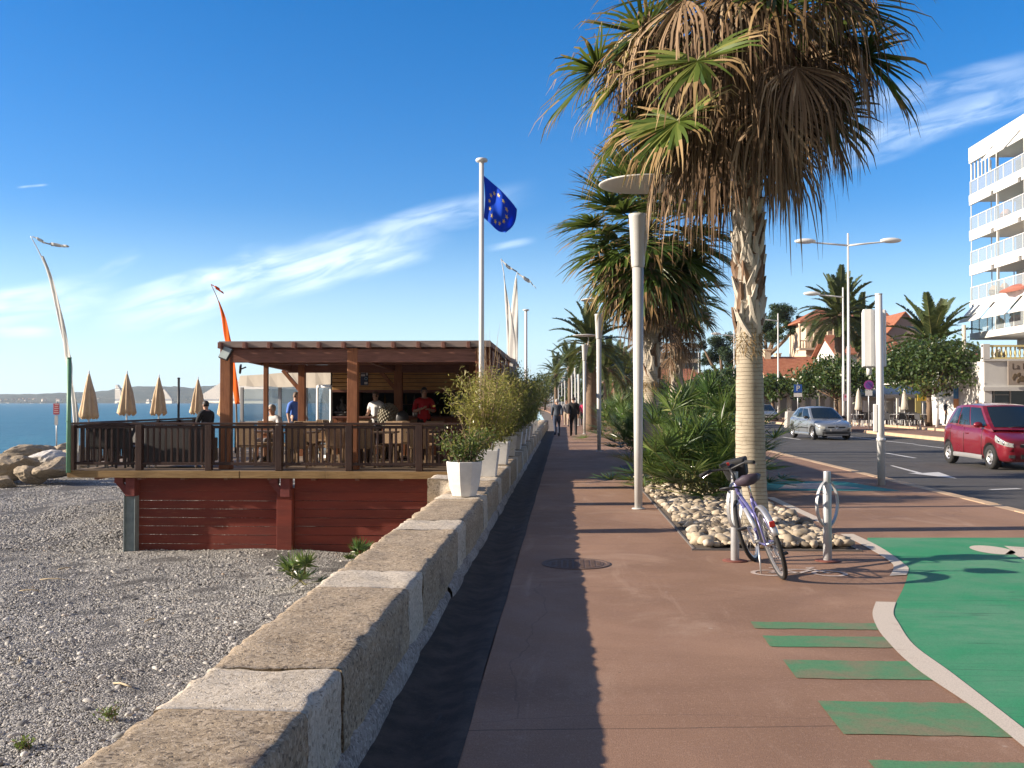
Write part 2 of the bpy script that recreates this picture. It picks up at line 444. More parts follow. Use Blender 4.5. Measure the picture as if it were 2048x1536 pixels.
# ================================================================ ground, promenade, road
def struct(mb, name, mats, **k):
    o = mb.build(name, mats, **k); o['kind'] = 'structure'; return o
LAND = MB()
LAND.add([(-1.22, -60, -.26), (3500, -60, -.26), (3500, 3300, -.26), (-380, 3300, -.26), (-40, 330, -.26), (-5, 200, -.26), (-1.22, 75, -.26)], [(0, 1, 2, 3, 4, 5, 6)])
struct(LAND, 'ground', simple('dry_ground', (.16, .13, .10), .3, .4, .9))
YS = [-8, 0, 10, 20, 35, 55, 70, 85, 100, 120, 140, 160, 180, 200, 230, 260, 300, 340]
def ribbon(x0, x1, z, ys=YS, mb=None, thick=None, mi=0):
    mb = mb or MB()
    n = len(ys); vs = []
    for Y in ys: vs += [(x0 + bend(Y), Y, z), (x1 + bend(Y), Y, z)]
    mb.add(vs, [(2 * i, 2 * i + 1, 2 * i + 3, 2 * i + 2) for i in range(n - 1)], mi)
    if thick:
        b = len(mb.v); vs = []
        for Y in ys: vs += [(x0 + bend(Y), Y, z), (x0 + bend(Y), Y, z - thick), (x1 + bend(Y), Y, z), (x1 + bend(Y), Y, z - thick)]
        mb.add(vs, [(4 * i, 4 * i + 4, 4 * i + 5, 4 * i + 1) for i in range(n - 1)] + [(4 * i + 2, 4 * i + 3, 4 * i + 7, 4 * i + 6) for i in range(n - 1)], mi)
    return mb
struct(ribbon(-.47, 6.55, 0.0, thick=.2), 'promenade', M['pave'])
struct(ribbon(6.75, 16.6, -.13), 'road', M['road'])
def kerb(x0, w_, top, ys, name, step=1.0):
    mb = MB(); y = ys[0]
    while y < ys[1]:
        L = step
        ja = rnd.uniform(-.004, .004)
        mb.hexa([(x0 + bend(y) + ja, y + .005, -.3), (x0 + w_ + bend(y) + ja, y + .005, -.3), (x0 + w_ + bend(y + L) + ja, y + L - .005, -.3), (x0 + bend(y + L) + ja, y + L - .005, -.3),
                 (x0 + bend(y) + ja, y + .005, top + ja), (x0 + w_ + bend(y) + ja, y + .005, top + ja), (x0 + w_ + bend(y + L) + ja, y + L - .005, top + ja), (x0 + bend(y + L) + ja, y + L - .005, top + ja)])
        y += L
    return struct(mb, name, M['kerb'], bevel=.012)
kerb(6.55, .22, .006, (-6, 200), 'kerb')
kerb(16.5, .3, .02, (20, 56), 'kerb')
kerb(16.5, .3, .02, (59.5, 62), 'kerb'); kerb(16.5, .3, .02, (66, 140), 'kerb')
struct(ribbon(16.8, 26.5, -.005, [-8, 20, 55, 100, 140, 180, 220], thick=.3), 'pavement', M['pave_far'])
kerb(20.4, .3, .12, (28, 110), 'kerb')
# gutter beside the wall: a shallow, dark, damp concrete channel
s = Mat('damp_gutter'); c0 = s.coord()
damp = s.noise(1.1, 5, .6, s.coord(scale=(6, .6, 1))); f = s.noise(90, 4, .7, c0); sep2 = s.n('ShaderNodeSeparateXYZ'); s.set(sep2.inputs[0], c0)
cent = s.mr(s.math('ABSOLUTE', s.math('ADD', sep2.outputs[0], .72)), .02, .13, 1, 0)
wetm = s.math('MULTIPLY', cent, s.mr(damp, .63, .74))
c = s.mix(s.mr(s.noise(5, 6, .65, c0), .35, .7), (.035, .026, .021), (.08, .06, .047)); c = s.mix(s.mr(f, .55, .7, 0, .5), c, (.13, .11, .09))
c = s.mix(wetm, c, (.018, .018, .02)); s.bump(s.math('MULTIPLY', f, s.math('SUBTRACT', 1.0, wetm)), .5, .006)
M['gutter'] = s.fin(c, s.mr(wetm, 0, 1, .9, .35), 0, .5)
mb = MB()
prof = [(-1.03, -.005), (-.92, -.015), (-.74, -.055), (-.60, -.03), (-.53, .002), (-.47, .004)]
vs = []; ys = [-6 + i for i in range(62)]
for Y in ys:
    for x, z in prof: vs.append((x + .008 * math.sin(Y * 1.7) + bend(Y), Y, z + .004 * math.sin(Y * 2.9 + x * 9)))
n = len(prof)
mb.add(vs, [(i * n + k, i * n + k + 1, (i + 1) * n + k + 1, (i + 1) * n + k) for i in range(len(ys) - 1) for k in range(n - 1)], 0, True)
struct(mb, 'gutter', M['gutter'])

# ---------------------------------------------------------------- painted markings (sheets a few mm above the paving)
def sheet(poly, z, name, mat):
    mb = MB(); mb.add([(p[0], p[1], z) for p in poly], [tuple(range(len(poly)))]); return struct(mb, name, mat, fix=False)
def px(*uv): return [gp(u, v) for u, v in uv]
def strip(L, Rr, z, name, mat):
    mb = MB(); n = len(L)
    vs = [(p.x, p.y, z) for p in L] + [(p.x, p.y, z) for p in Rr]
    mb.add(vs, [(i, n + i, n + i + 1, i + 1) for i in range(n - 1)]); return struct(mb, name, mat)
def smooth_line(pts, k=6):
    out = []
    for i in range(len(pts) - 1):
        p0, p1, p2, p3 = pts[max(i - 1, 0)], pts[i], pts[i + 1], pts[min(i + 2, len(pts) - 1)]
        for j in range(k):
            t = j / k
            out.append(.5 * ((2 * p1) + (p2 - p0) * t + (2 * p0 - 5 * p1 + 4 * p2 - p3) * t * t + (3 * p1 - p0 - 3 * p2 + p3) * t ** 3))
    out.append(pts[-1]); return out
lineR = smooth_line(px((1707, 1069), (1769, 1100), (1811, 1131), (1815, 1151), (1806, 1178), (1792, 1206), (1787, 1228), (1797, 1248), (1828, 1292), (1905, 1349), (2048, 1460), (2200, 1590), (2330, 1720)))
green = px((2330, 1076)) + px((1735, 1076)) + [p for p in lineR if p.y < gp(1735, 1078).y] + px((2900, 1720), (2900, 1076))
sheet(list(reversed(green[1:])), .004, 'cycle_lane_paint', M['green_paint'])
dashA_L = smooth_line(px((1680, 1069), (1730, 1094), (1779, 1124), (1787, 1138), (1779, 1153)))
dashA_R = smooth_line(px((1707, 1069), (1762, 1096), (1811, 1131), (1817, 1142), (1813, 1151)))
strip(dashA_L, dashA_R, .008, 'lane_line', M['line_paint'])
dashB_L = smooth_line(px((1752, 1205), (1745, 1228), (1752, 1252), (1770, 1279), (1828, 1336), (1952, 1421), (2048, 1497), (2180, 1610), (2300, 1730)))
dashB_R = smooth_line(px((1792, 1206), (1787, 1228), (1797, 1248), (1828, 1292), (1905, 1349), (2048, 1460), (2110, 1512), (2200, 1590), (2330, 1720)))
strip(dashB_L, dashB_R, .008, 'lane_line', M['line_paint'])
for y0, y1 in ((13.4, 16.9), (19.2, 22.2), (24.6, 27.6), (30, 33), (36, 39)):
    sheet([(3.36, y0), (3.5, y0), (3.5, y1), (3.36, y1)], .004, 'lane_line', M['line_paint'])
xl = 1.34
for (y0, y1) in ((7.15, 7.36), (6.63, 6.93), (5.88, 6.29), (4.91, 5.44), (3.7, 4.56)):
    xr = min(dashB_L, key=lambda p: abs(p.y - (y0 + y1) / 2)).x + .06
    def jag(y, a, b, n=14): return [(a + (b - a) * i / n, y + rnd.uniform(-.008, .008)) for i in range(n + 1)]
    k0 = min(dashB_L, key=lambda p: abs(p.y - y0)).x + .05; k1 = min(dashB_L, key=lambda p: abs(p.y - y1)).x + .05
    sheet(jag(y0, xl, k0) + list(reversed(jag(y1, xl + .01, k1))), .004, 'crossing_stripe', M['green_worn'])
sheet([(3.62, 18.2), (6.0, 18.2), (5.6, 20.3), (3.62, 20.3)], .004, 'cycle_lane_paint', M['shaded_green_paint'])
sheet([(3.9, 18.5), (5.5, 18.6), (5.0, 19.9), (4.3, 19.6)], .008, 'lane_symbol', M['pale_paint'])
def disc_poly(cx, cy, rx, ry, n=24, a0=0, a1=2 * PI): return [(cx + rx * math.cos(a0 + (a1 - a0) * i / n), cy + ry * math.sin(a0 + (a1 - a0) * i / n)) for i in range(n)]
c1 = gp(1984, 1101)
sheet(disc_poly(c1.x, c1.y, .2, .33), .008, 'lane_symbol', M['line_paint'])
sheet([(p.x, p.y) for p in px((2010, 1110), (2028, 1110), (2060, 1128), (2140, 1122), (2120, 1100), (2050, 1096), (2008, 1093), (2022, 1101))], .008, 'lane_symbol', M['line_paint'])
# small bicycle pictogram by the racks
mb = MB(); pc = gp(1598, 1147)
def flat_ring(cx, cy, r0, r1, a0=0, a1=2 * PI, n=28):
    vs = []
    for i in range(n + 1):
        a = a0 + (a1 - a0) * i / n; vs += [(cx + r0 * math.cos(a), cy + r0 * math.sin(a), .005), (cx + r1 * math.cos(a), cy + r1 * math.sin(a), .005)]
    mb.add(vs, [(2 * i, 2 * i + 1, 2 * i + 3, 2 * i + 2) for i in range(n)])
def flat_bar(a, b, w_):
    a, b = Vector(a), Vector(b); d = (b - a).normalized(); q = Vector((-d.y, d.x)) * w_ / 2
    mb.add([(*(a - q), .0054), (*(b - q), .0054), (*(b + q), .0054), (*(a + q), .0054)], [(0, 1, 2, 3)])
cx, cy = pc.x, pc.y
flat_ring(cx - .28, cy, .12, .165); flat_ring(cx + .28, cy, .12, .165)
for a, b in (((-.28, 0), (-.12, .2)), ((-.12, .2), (.17, .2)), ((.17, .2), (0, 0)), ((-.28, 0), (0, 0)), ((0, 0), (-.15, .27)), ((.28, 0), (.14, .29)), ((.14, .29), (.22, .33)), ((-.22, .28), (-.09, .28))):
    flat_bar((cx + a[0], cy + a[1]), (cx + b[0], cy + b[1]), .042)
struct(mb, 'parking_symbol', M['pale_paint'])
# carriageway markings
zr = -.126
for (u0, v0, u1, v1) in ((1772, 882, 1830, 888), (1772, 906, 1830, 916), (1980, 979, 2040, 977), (1565, 874, 1600, 879)):
    a, b = gp(u0, v0, zr), gp(u1, v1, zr); d = (b - a).normalized(); q = Vector((-d.y, d.x, 0)) * .07
    sheet([a - q, b - q, b + q, a + q], zr, 'road_line', M['road_paint'])
sheet([gp(u, v, zr) for u, v in ((1780, 931), (1786, 931), (1845, 946), (1877, 944), (1914, 957), (1816, 946), (1833, 946))], zr, 'road_arrow', M['road_paint'])
for Y in (62, 72, 82, 92, 105): sheet([(11.2, Y), (11.34, Y), (11.34, Y + 4), (11.2, Y + 4)], zr, 'road_line', M['road_paint'])
for Y in (36, 46, 58, 70): sheet([(14.0, Y), (14.12, Y), (14.12, Y + 5), (14.0, Y + 5)], zr, 'road_line', M['road_paint'])
# manhole
mb = MB(); mh = gp(1152, 1128)
mb.lathe([(.0, .006), (.27, .006), (.275, .003), (.30, .003), (.305, .008), (.335, .008), (.34, .001)], (0, 0, 0), 40, smooth=False)
for i in range(-4, 5):
    for j in range(-4, 5):
        if (i * .055) ** 2 + (j * .055) ** 2 < .055: mb.box((i * .055, j * .055, .007), (.036, .036, .006))
tag(mb.build('manhole_cover', simple('manhole_iron', (.12, .075, .055), .3, 14, .7, .2, 90), loc=(mh.x, mh.y, 0)), 'round cast manhole cover set in the red paving, half in the wall shadow', 'manhole cover')

# ================================================================ beach, sea, far coast
def beach_z(x, y):
    z = -1.47 + .05 * math.sin(x * .9 + 1) * math.sin(y * .7) + .02 * math.sin(x * 2.1 + y * 1.3) + .012 * math.sin(x * 3.7 - y * 2.2 + 2)
    z += .16 * max(0, min(1, (y - 22) / 12)) 
    if y > 41: z -= (y - 41) * .09
    if x < -24: z -= (-24 - x) * .12
    return z
mb = MB(); xs = [-60 + i * 1.5 for i in range(26)] + [-21 + i * .6 for i in range(33)]; xs = sorted(set([round(x, 3) for x in xs if x < -1.25] + [-1.25])); ys = [-8 + i * 1.0 for i in range(70)]
vs = [(x, y, beach_z(x, y)) for y in ys for x in xs]; n = len(xs)
mb.add(vs, [(j * n + i, j * n + i + 1, (j + 1) * n + i + 1, (j + 1) * n + i) for j in range(len(ys) - 1) for i in range(n - 1)], 0, True)
s = Mat('pebble_bed'); c0 = s.coord()
big = s.noise(.5, 5, .6, c0, .4); v1 = s.voro(34, 'F1', c0, 'Color'); d1 = s.voro(34, 'F1', c0); d2 = s.voro(80, 'F1', c0)
bw = s.n('ShaderNodeRGBToBW'); s.set(bw.inputs[0], v1)
c = s.ramp(bw.outputs[0], [(.15, (.16, .155, .15)), (.5, (.28, .27, .255)), (.85, (.42, .40, .375))])
c = s.mix(s.mr(big, .35, .7, 0, .4), c, (.12, .105, .085)); c = s.mix(s.mr(d1, .25, .6, 0, .8), c, (.05, .048, .045))
s.bump(s.math('ADD', s.math('SUBTRACT', 1.0, d1), s.math('MULTIPLY', d2, -.3)), 1.0, .03)
M['pebble_bed'] = s.fin(c, .8, 0, .3)
struct(mb, 'beach', M['pebble_bed'])

s = Mat('pebble'); oi = s.n('ShaderNodeObjectInfo')
big = s.noise(.45, 4, .6, s.coord('Object'))
c = s.ramp(oi.outputs['Random'], [(0, (.15, .147, .14)), (.35, (.29, .282, .262)), (.6, (.40, .387, .355)), (.85, (.53, .505, .46)), (.97, (.66, .64, .60)), (1, (.38, .27, .18))])
M['pebble'] = s.fin(s.mix(s.mr(s.noise(40, 4, .6), .4, .7, 0, .3), c, (.12, .11, .1)), .7, 0, .35)
def scatter(name, poly_rows, dens, mat, size, seed, sq=(1, .75, .5), label=None, cat=None):
    """ground patch with pebbles scattered on it by a small node group; one 'stuff' object"""
    mb = MB(); rows = poly_rows; n = len(rows[0])
    mb.add([p for r in rows for p in r], [(j * n + i, j * n + i + 1, (j + 1) * n + i + 1, (j + 1) * n + i) for j in range(len(rows) - 1) for i in range(n - 1)])
    o = mb.build(name, mat); tag(o, label, cat, kind='stuff')
    ng = bpy.data.node_groups.new(name, 'GeometryNodeTree')
    ng.interface.new_socket('Geometry', in_out='INPUT', socket_type='NodeSocketGeometry'); ng.interface.new_socket('Geometry', in_out='OUTPUT', socket_type='NodeSocketGeometry')
    N = ng.nodes.new; Lk = ng.links.new
    gi, go = N('NodeGroupInput'), N('NodeGroupOutput'); dp = N('GeometryNodeDistributePointsOnFaces'); dp.inputs['Density'].default_value = dens; dp.inputs['Seed'].default_value = seed
    ic = N('GeometryNodeMeshIcoSphere'); ic.inputs['Radius'].default_value = 1.0; ic.inputs['Subdivisions'].default_value = 2
    ss = N('GeometryNodeSetShadeSmooth'); sm = N('GeometryNodeSetMaterial'); sm.inputs['Material'].default_value = mat
    ip = N('GeometryNodeInstanceOnPoints'); rv = N('FunctionNodeRandomValue'); rv.data_type = 'FLOAT_VECTOR'
    rv.inputs[0].default_value = tuple(size[0] * q * .8 for q in sq); rv.inputs[1].default_value = tuple(size[1] * q for q in sq); rv.inputs['Seed'].default_value = seed + 3
    rr = N('FunctionNodeRandomValue'); rr.data_type = 'FLOAT_VECTOR'; rr.inputs[0].default_value = (-.35, -.35, 0); rr.inputs[1].default_value = (.35, .35, 6.28)
    Lk(gi.outputs[0], dp.inputs['Mesh']); Lk(dp.outputs['Points'], ip.inputs['Points']); Lk(ic.outputs['Mesh'], ss.inputs[0]); Lk(ss.outputs[0], sm.inputs['Geometry'])
    Lk(sm.outputs['Geometry'], ip.inputs['Instance']); Lk(rr.outputs[0], ip.inputs['Rotation']); Lk(rv.outputs[0], ip.inputs['Scale']); Lk(ip.outputs[0], go.inputs[0])
    md = o.modifiers.new('scatter', 'NODES'); md.node_group = ng
    return o
def patch(x0f, x1f, y0, y1, ny, nx, dz=.0):
    rows = []
    for j in range(ny + 1):
        y = y0 + (y1 - y0) * j / ny; a, b = x0f(y), x1f(y)
        rows.append([(a + (b - a) * i / nx, y, beach_z(a + (b - a) * i / nx, y) + dz) for i in range(nx + 1)])
    return rows
lft = lambda y: -.62 * y - .9
scatter('beach_pebbles', patch(lft, lambda y: -1.6, 5.5, 11, 12, 8), 2900, M['pebble'], (.008, .022), 1)
scatter('beach_pebbles', patch(lft, lambda y: -1.6, 11, 20.2, 14, 10), 1350, M['pebble'], (.011, .026), 2)
scatter('beach_pebbles', patch(lft, lambda y: -7.2, 20.2, 38, 14, 10), 330, M['pebble'], (.02, .045), 4)

scatter('beach_stones', patch(lft, lambda y: -1.7, 5.5, 20, 14, 10), 9, M['pebble'], (.035, .07), 9)
s = Mat('sea_water'); c0 = s.coord()
n1 = s.noise(.35, 6, .62, s.coord(scale=(1, .55, 1)), .3); n2 = s.noise(2.2, 4, .6, c0); n3 = s.noise(.03, 4, .6, c0)
s.bump(s.math('ADD', s.math('MULTIPLY', n1, 1.0), s.math('MULTIPLY', n2, .28)), .8, .55)
c = s.mix(s.mr(n3, .35, .65), (.014, .105, .15), (.026, .145, .185))
M['sea'] = s.fin(c, .3, 0, .16)
mb = MB(); mb.add([(-6000, -200, -2.7), (-8, -200, -2.7), (-8, 200, -2.7), (-300, 2600, -2.7), (400, 2600, -2.7), (400, 3200, -2.7), (-6000, 3200, -2.7)], [(0, 1, 2, 3, 4, 5, 6)])
struct(mb, 'sea', M['sea'])

# hills on the far coast
def interp(tab, x):
    if x <= tab[0][0]: return tab[0][1]
    for (a, b), (c_, d) in zip(tab, tab[1:]):
        if x <= c_: return b + (d - b) * (x - a) / (c_ - a)
    return tab[-1][1]
SKY1 = [(-900, 782), (0, 788), (60, 787), (120, 785), (180, 783), (230, 777), (270, 772), (330, 771), (380, 774), (420, 770), (470, 764), (600, 762), (760, 768), (900, 775), (1010, 768), (1100, 758), (1200, 765), (1400, 772), (1700, 760), (2100, 760), (2500, 770)]
s = Mat('wooded_hills'); c0 = s.coord()
a = s.noise(.02, 6, .65, c0); b = s.noise(.11, 5, .7, c0)
c = s.mix(s.mr(a, .35, .68), (.07, .095, .085), (.13, .145, .12)); c = s.mix(s.mr(b, .45, .7, 0, .7), c, (.045, .065, .06))
c = s.mix(s.mr(s.noise(.17, 3, .6, c0), .63, .68, 0, .75), c, (.42, .38, .33))
s.bump(b, 1, 6); M['hills'] = s.fin(c, .95, 0, .1)
rg = random.Random(3); mb = MB(); us = list(range(-900, 2520, 12)); Yn, Yf = 2250, 2900
rows = []
for t in (0, .1, .25, .45, .7, 1.0):
    row = []
    for u in us:
        top = at(u, interp(SKY1, u) + rg.uniform(-1.2, 1.2), 2600)
        Y = Yn + t * 700
        p = at(u, 803, Y); z = -3 + (top.z + 3) * (math.sin(min(1, t / .6) * PI / 2) ** .8) if t < .7 else top.z * (.985 if t == .7 else .6)
        row.append((p.x, Y, z + (rg.uniform(-1.5, 1.5) if 0 < t < .7 else 0)))
    rows.append(row)
n = len(us); mb.add([p for r in rows for p in r], [(j * n + i, j * n + i + 1, (j + 1) * n + i + 1, (j + 1) * n + i) for j in range(len(rows) - 1) for i in range(n - 1)], 0, True)
struct(mb, 'hills', M['hills'])
# ================================================================ stone wall with alternating blocks
from mathutils import noise as mnoise
def stone_mat(name, base, dark, light, speck, pit=.5):
    s = Mat(name); c0 = s.coord()
    a = s.noise(2.1, 6, .65, c0, .3); f = s.noise(62, 6, .8, c0); v = s.voro(64, 'F1', c0, 'Color'); p = s.voro(48, 'F1', c0)
    bw = s.n('ShaderNodeRGBToBW'); s.set(bw.inputs[0], v)
    c = s.mix(s.mr(a, .35, .68), dark, base); c = s.mix(s.mr(bw.outputs[0], .55, .8, 0, .6), c, light)
    c = s.mix(s.mr(bw.outputs[0], .12, .30, .75, 0), c, speck); c = s.mix(s.mr(f, .54, .62, 0, .9), c, speck)
    st = s.noise(1.7, 3, .5, c0); c = s.mix(s.mr(st, .66, .74, 0, .55), c, (.07, .05, .055))
    s.bump(s.math('ADD', s.math('MULTIPLY', f, .8), s.mr(p, 0, .3, 0, pit)), .9, .012)
    return s.fin(c, .9, 0, .2)
M['granite'] = stone_mat('rough_brown_granite', (.435, .345, .24), (.32, .25, .17), (.57, .47, .355), (.10, .078, .06))
M['limestone'] = stone_mat('pale_limestone', (.62, .545, .44), (.50, .43, .335), (.70, .63, .53), (.25, .21, .165))
M['mortar'] = stone_mat('old_mortar', (.40, .36, .32), (.24, .21, .19), (.5, .46, .42), (.12, .1, .09))
WX0, WX1, WT = -1.56, -.96, .44
def block(parent, y0, y1, mat, name, res, z0=-.06, wx=(WX0, WX1), top=WT, amp=.012, label=None):
    mb = MB(); X0, X1 = wx; seed = rnd.uniform(0, 50)
    dj = rnd.uniform(-.004, .005); tj = rnd.uniform(-.004, .004)
    def disp(p, nrm):
        q = Vector(p) * 5.0 + Vector((seed, 0, 0)); n = mnoise.noise(q) * amp + mnoise.noise(q * 3.1) * amp * .6
        ex = min(abs(p[0] - X0), abs(p[0] - X1)); ez = abs(top - p[2]); ey = min(abs(p[1] - y0), abs(p[1] - y1))
        edge = max(0, 1 - max(ex, ez) / .035) if (ex < .035 and ez < .035) else 0
        edge2 = max(0, 1 - max(ey, min(ez, ex)) / .02)
        chip = .010 + .05 * max(0, mnoise.noise(q * 1.3) - .05)
        out = Vector(nrm) * (n + dj)
        c = Vector(((X0 + X1) / 2 - p[0], 0, -.3)).normalized()
        return Vector(p) + out + c * chip * edge + Vector(nrm) * (-.004) * edge2
    ny = max(2, int((y1 - y0) / res)); nx = max(2, int((X1 - X0) / res)); nz = max(2, int((top - z0) / res))
    # one connected profile: outer face, top, inner face
    prof = [((X0), -1.75 if i == 0 else z0 + (top - z0) * (i - 1) / nz, (-1, 0, 0)) for i in range(nz + 1)]
    prof += [(X0, top, (-.7, 0, .7))] + [(X0 + (X1 - X0) * i / nx, top, (0, 0, 1)) for i in range(1, nx)] + [(X1, top, (.7, 0, .7))]
    prof += [(X1, top - (top - z0) * i / nz, (1, 0, 0)) for i in range(1, nz + 1)]
    vs = []
    for j in range(ny + 1):
        y = y0 + .001 + (y1 - y0 - .002) * j / ny
        for x, z, nr in prof:
            q = disp((x, y, z), nr); q.x += bend(y); q.z += tj; vs.append(q)
    n = len(prof)
    fs = [(j * n + i, j * n + i + 1, (j + 1) * n + i + 1, (j + 1) * n + i) for j in range(ny) for i in range(n - 1)]
    fs = [tuple(reversed(f)) for f in fs]
    fs += [tuple(reversed(range(n))), tuple(ny * n + i for i in range(n))]
    mb.add(vs, fs, 0, True)
    o = mb.build(name, mat, parent)
    if label: o['label'] = label
    return o
wall = thing('stone_wall', 'low sea wall of rough brown granite blocks with pale limestone ones between them', 'wall')
edges = [-4.0, -3.3, -1.4, -.75, 1.05, 1.7, 3.73, 4.31, 6.17, 6.80, 9.03, 9.75]
y = 9.75
while y < 62: edges += [y + 2.15, y + 2.8]; y += 2.8
for i in range(len(edges) - 1):
    a, b = edges[i], edges[i + 1]; res = .035 if -1 < a < 9.5 else (.07 if a < 20 else .25)
    pale = (i % 2 == 0) if True else False
    block(wall, a, b, M['limestone'] if pale else M['granite'], 'pale_block' if pale else 'granite_block', res, label='pale limestone block' if pale else None)
# rough footing at the foot of the inner face
mb = MB(); y = -4
while y < 40:
    L = rnd.uniform(.7, 1.9); h = rnd.uniform(.05, .09); wv = rnd.uniform(.012, .035)
    n = 6; vs = []
    for j in range(n + 1):
        yy_ = y + L * j / n; k = math.sin(PI * (j + .3) / (n + .6)) ** .15; jj = rnd.uniform(-.008, .008)
        vs += [(WX1 - .02, yy_, h * k + .02), (WX1 + wv * .75 * k + jj, yy_, h * k), (WX1 + (wv + .015) * k + jj, yy_, h * .5 * k), (WX1 + (wv + .03) * k, yy_, -.04)]
    mb.add(vs, [(4 * j + i, 4 * j + i + 1, 4 * j + i + 5, 4 * j + i + 4) for j in range(n) for i in range(3)], 0, True)
    y += L * rnd.uniform(.985, 1.02)
mb.build('footing', M['mortar'], wall)
b = at(888, 985, 13.4)
tag(block(None, 12.95, 13.6, M['limestone'], 'stone_block', .05, wx=(-1.78, -1.42), top=.60, z0=.43), 'pale stone block set on the outer edge of the wall behind the first white pot', 'stone block')

# ---------------------------------------------------------------- planters
M['planter'] = simple('white_planter', (.68, .675, .65), .16, 5, .55, .1, 60)
M['soil'] = simple('potting_soil', (.05, .035, .025), .4, 30, .95, .5, 60)
def round_planter(loc, label):
    t = thing('planter', label, 'planter', loc)
    mb = MB(); mb.lathe([(.135, 0), (.15, .01), (.19, .15), (.215, .32), (.222, .40), (.222, .425), (.20, .425), (.198, .375), (0, .37)], (0, 0, 0), 9, smooth=False, phase=.35)
    mb.build('pot', M['planter'], t, bevel=.008)
    mb = MB(); mb.lathe([(.2, 0), (.12, .02), (0, .03)], (0, 0, .372), 10); mb.build('soil', M['soil'], t)
    return t
def square_planter(loc, label, w0=.17, w1=.215, h=.40):
    t = thing('planter', label, 'planter', loc, 0, 'square white planters along the sea wall')
    mb = MB(); r2 = math.sqrt(2)
    mb.lathe([(w0 * r2, 0), (w1 * r2, h), (w1 * r2, h + .02), ((w1 - .025) * r2, h + .02), ((w1 - .03) * r2, h - .05), (0, h - .05)], (0, 0, 0), 4, smooth=False, phase=PI / 4)
    mb.build('pot', M['planter'], t, bevel=.01)
    mb = MB(); mb.lathe([((w1 - .035) * r2, 0), (.12, .02), (0, .03)], (0, 0, h - .048), 4, phase=PI / 4); mb.build('soil', M['soil'], t)
    return t
PX = -1.22
pots = [12.15, 15.45, 18.4, 21.3, 24.2, 27.1, 30.0, 32.9, 35.8, 38.7]
p0 = gp(929, 992, WT + .005); p0 = Vector((p0.x, p0.y, WT + .004))
round_planter(p0, 'round faceted white planter nearest the camera on the sea wall')
sq = square_planter((PX, pots[1], WT + .004), 'square white planter just behind the round one on the wall')
names = ['second square white planter on the wall, counted from the round one', 'third square white planter on the wall, counted from the round one']
for i, Y in enumerate(pots[2:]):
    dup(sq, (PX + bend(Y), Y, WT + .006), rnd.uniform(-.05, .05), names[i] if i < 2 else 'square white planter far along the hedge of bamboo on the sea wall')

# ---------------------------------------------------------------- leafy plants
def rand_unit(N, rg): v = rg.normal(size=(N, 3)); return v / np.linalg.norm(v, axis=1, keepdims=True)
M['bamboo'] = leafmat('bamboo_leaf', [(0, (.13, .14, .025)), (.5, (.27, .27, .055)), (.85, (.42, .36, .10)), (1, (.5, .4, .18))], .4)
M['bamboo_dark'] = leafmat('dark_bamboo_leaf', [(0, (.06, .085, .016)), (.6, (.16, .185, .035)), (1, (.30, .28, .07))], .35)
M['shrub'] = leafmat('shrub_leaf', [(0, (.03, .065, .018)), (.55, (.085, .14, .03)), (.85, (.22, .22, .05)), (1, (.35, .28, .14))], .3, .35, .5)
M['twig'] = simple('twig', (.23, .16, .10), .3, 20, .8)
M['dry_twig'] = simple('dry_twig', (.36, .26, .15), .3, 20, .8)
def stem_plant(name, label, loc, H, spread, nst, nlv, leaf, mats, seed, base=.05, leaf_from=.25, cat='plant', group=None, twigs=0, drop=.1):
    rg = np.random.default_rng(seed); rr = random.Random(seed)
    t = thing(name, label, cat, loc, 0, group)
    mb = MB(); B = BULK(); tips = []
    for i in range(nst):
        a = rr.uniform(0, 6.28); b = rr.uniform(0, base); h = H * rr.uniform(.55, 1.0); sp = spread * rr.uniform(.2, 1.0)
        pts = []
        for j in range(6):
            q = j / 5; pts.append(Vector((math.cos(a) * (b + sp * q ** 1.6) + .02 * math.sin(5 * q + i), math.sin(a) * (b + sp * q ** 1.6), h * (q - drop * q ** 3))))
        mb.tube(pts, [.006 * (1 - .75 * j / 5) + .001 for j in range(6)], 5); tips.append(pts)
    for i in range(twigs):
        a = rr.uniform(0, 6.28); h = H * rr.uniform(.9, 1.45); sp = spread * rr.uniform(.1, .7)
        pts = [Vector((math.cos(a) * sp * q ** 1.4 + .03 * math.sin(4 * q + i), math.sin(a) * sp * q ** 1.4, h * q)) for q in (0, .25, .5, .75, 1)]
        mb.tube(pts, [.005, .004, .003, .002, .001], 4, 1)
        for j in (2, 3):
            d = Vector((rr.uniform(-1, 1), rr.uniform(-1, 1), rr.uniform(.2, 1))).normalized() * rr.uniform(.1, .3)
            mb.tube([pts[j], pts[j] + d * .5 + Vector((0, 0, .02)), pts[j] + d], [.0025, .002, .001], 4, 1)
    mb.build('stems', [M['twig'], M['dry_twig']], t)
    P = np.array([[list(p) for p in pts] for pts in tips]); N = nlv
    si = rg.integers(0, nst, N); q = leaf_from + (1 - leaf_from) * rg.random(N) ** .8; k = q * 5; k0 = np.minimum(k.astype(int), 4); fr = (k - k0)[:, None]
    C = P[si, k0] * (1 - fr) + P[si, k0 + 1] * fr + rg.normal(size=(N, 3)) * spread * .16
    d = rand_unit(N, rg); d[:, 2] -= .25; d /= np.linalg.norm(d, axis=1, keepdims=True)
    L = leaf[0] * rg.uniform(.6, 1.25, N)[:, None]; nb = np.cross(d, rand_unit(N, rg)); nb /= np.linalg.norm(nb, axis=1, keepdims=True) + 1e-9
    B.quads(C, d * L / 2, nb * L * leaf[1], 0, np.clip(rg.normal(.5, .22, N) + .18 * (q - .5), 0, 1))
    B.build('foliage', mats, t)
    return t
ph = WT + .38
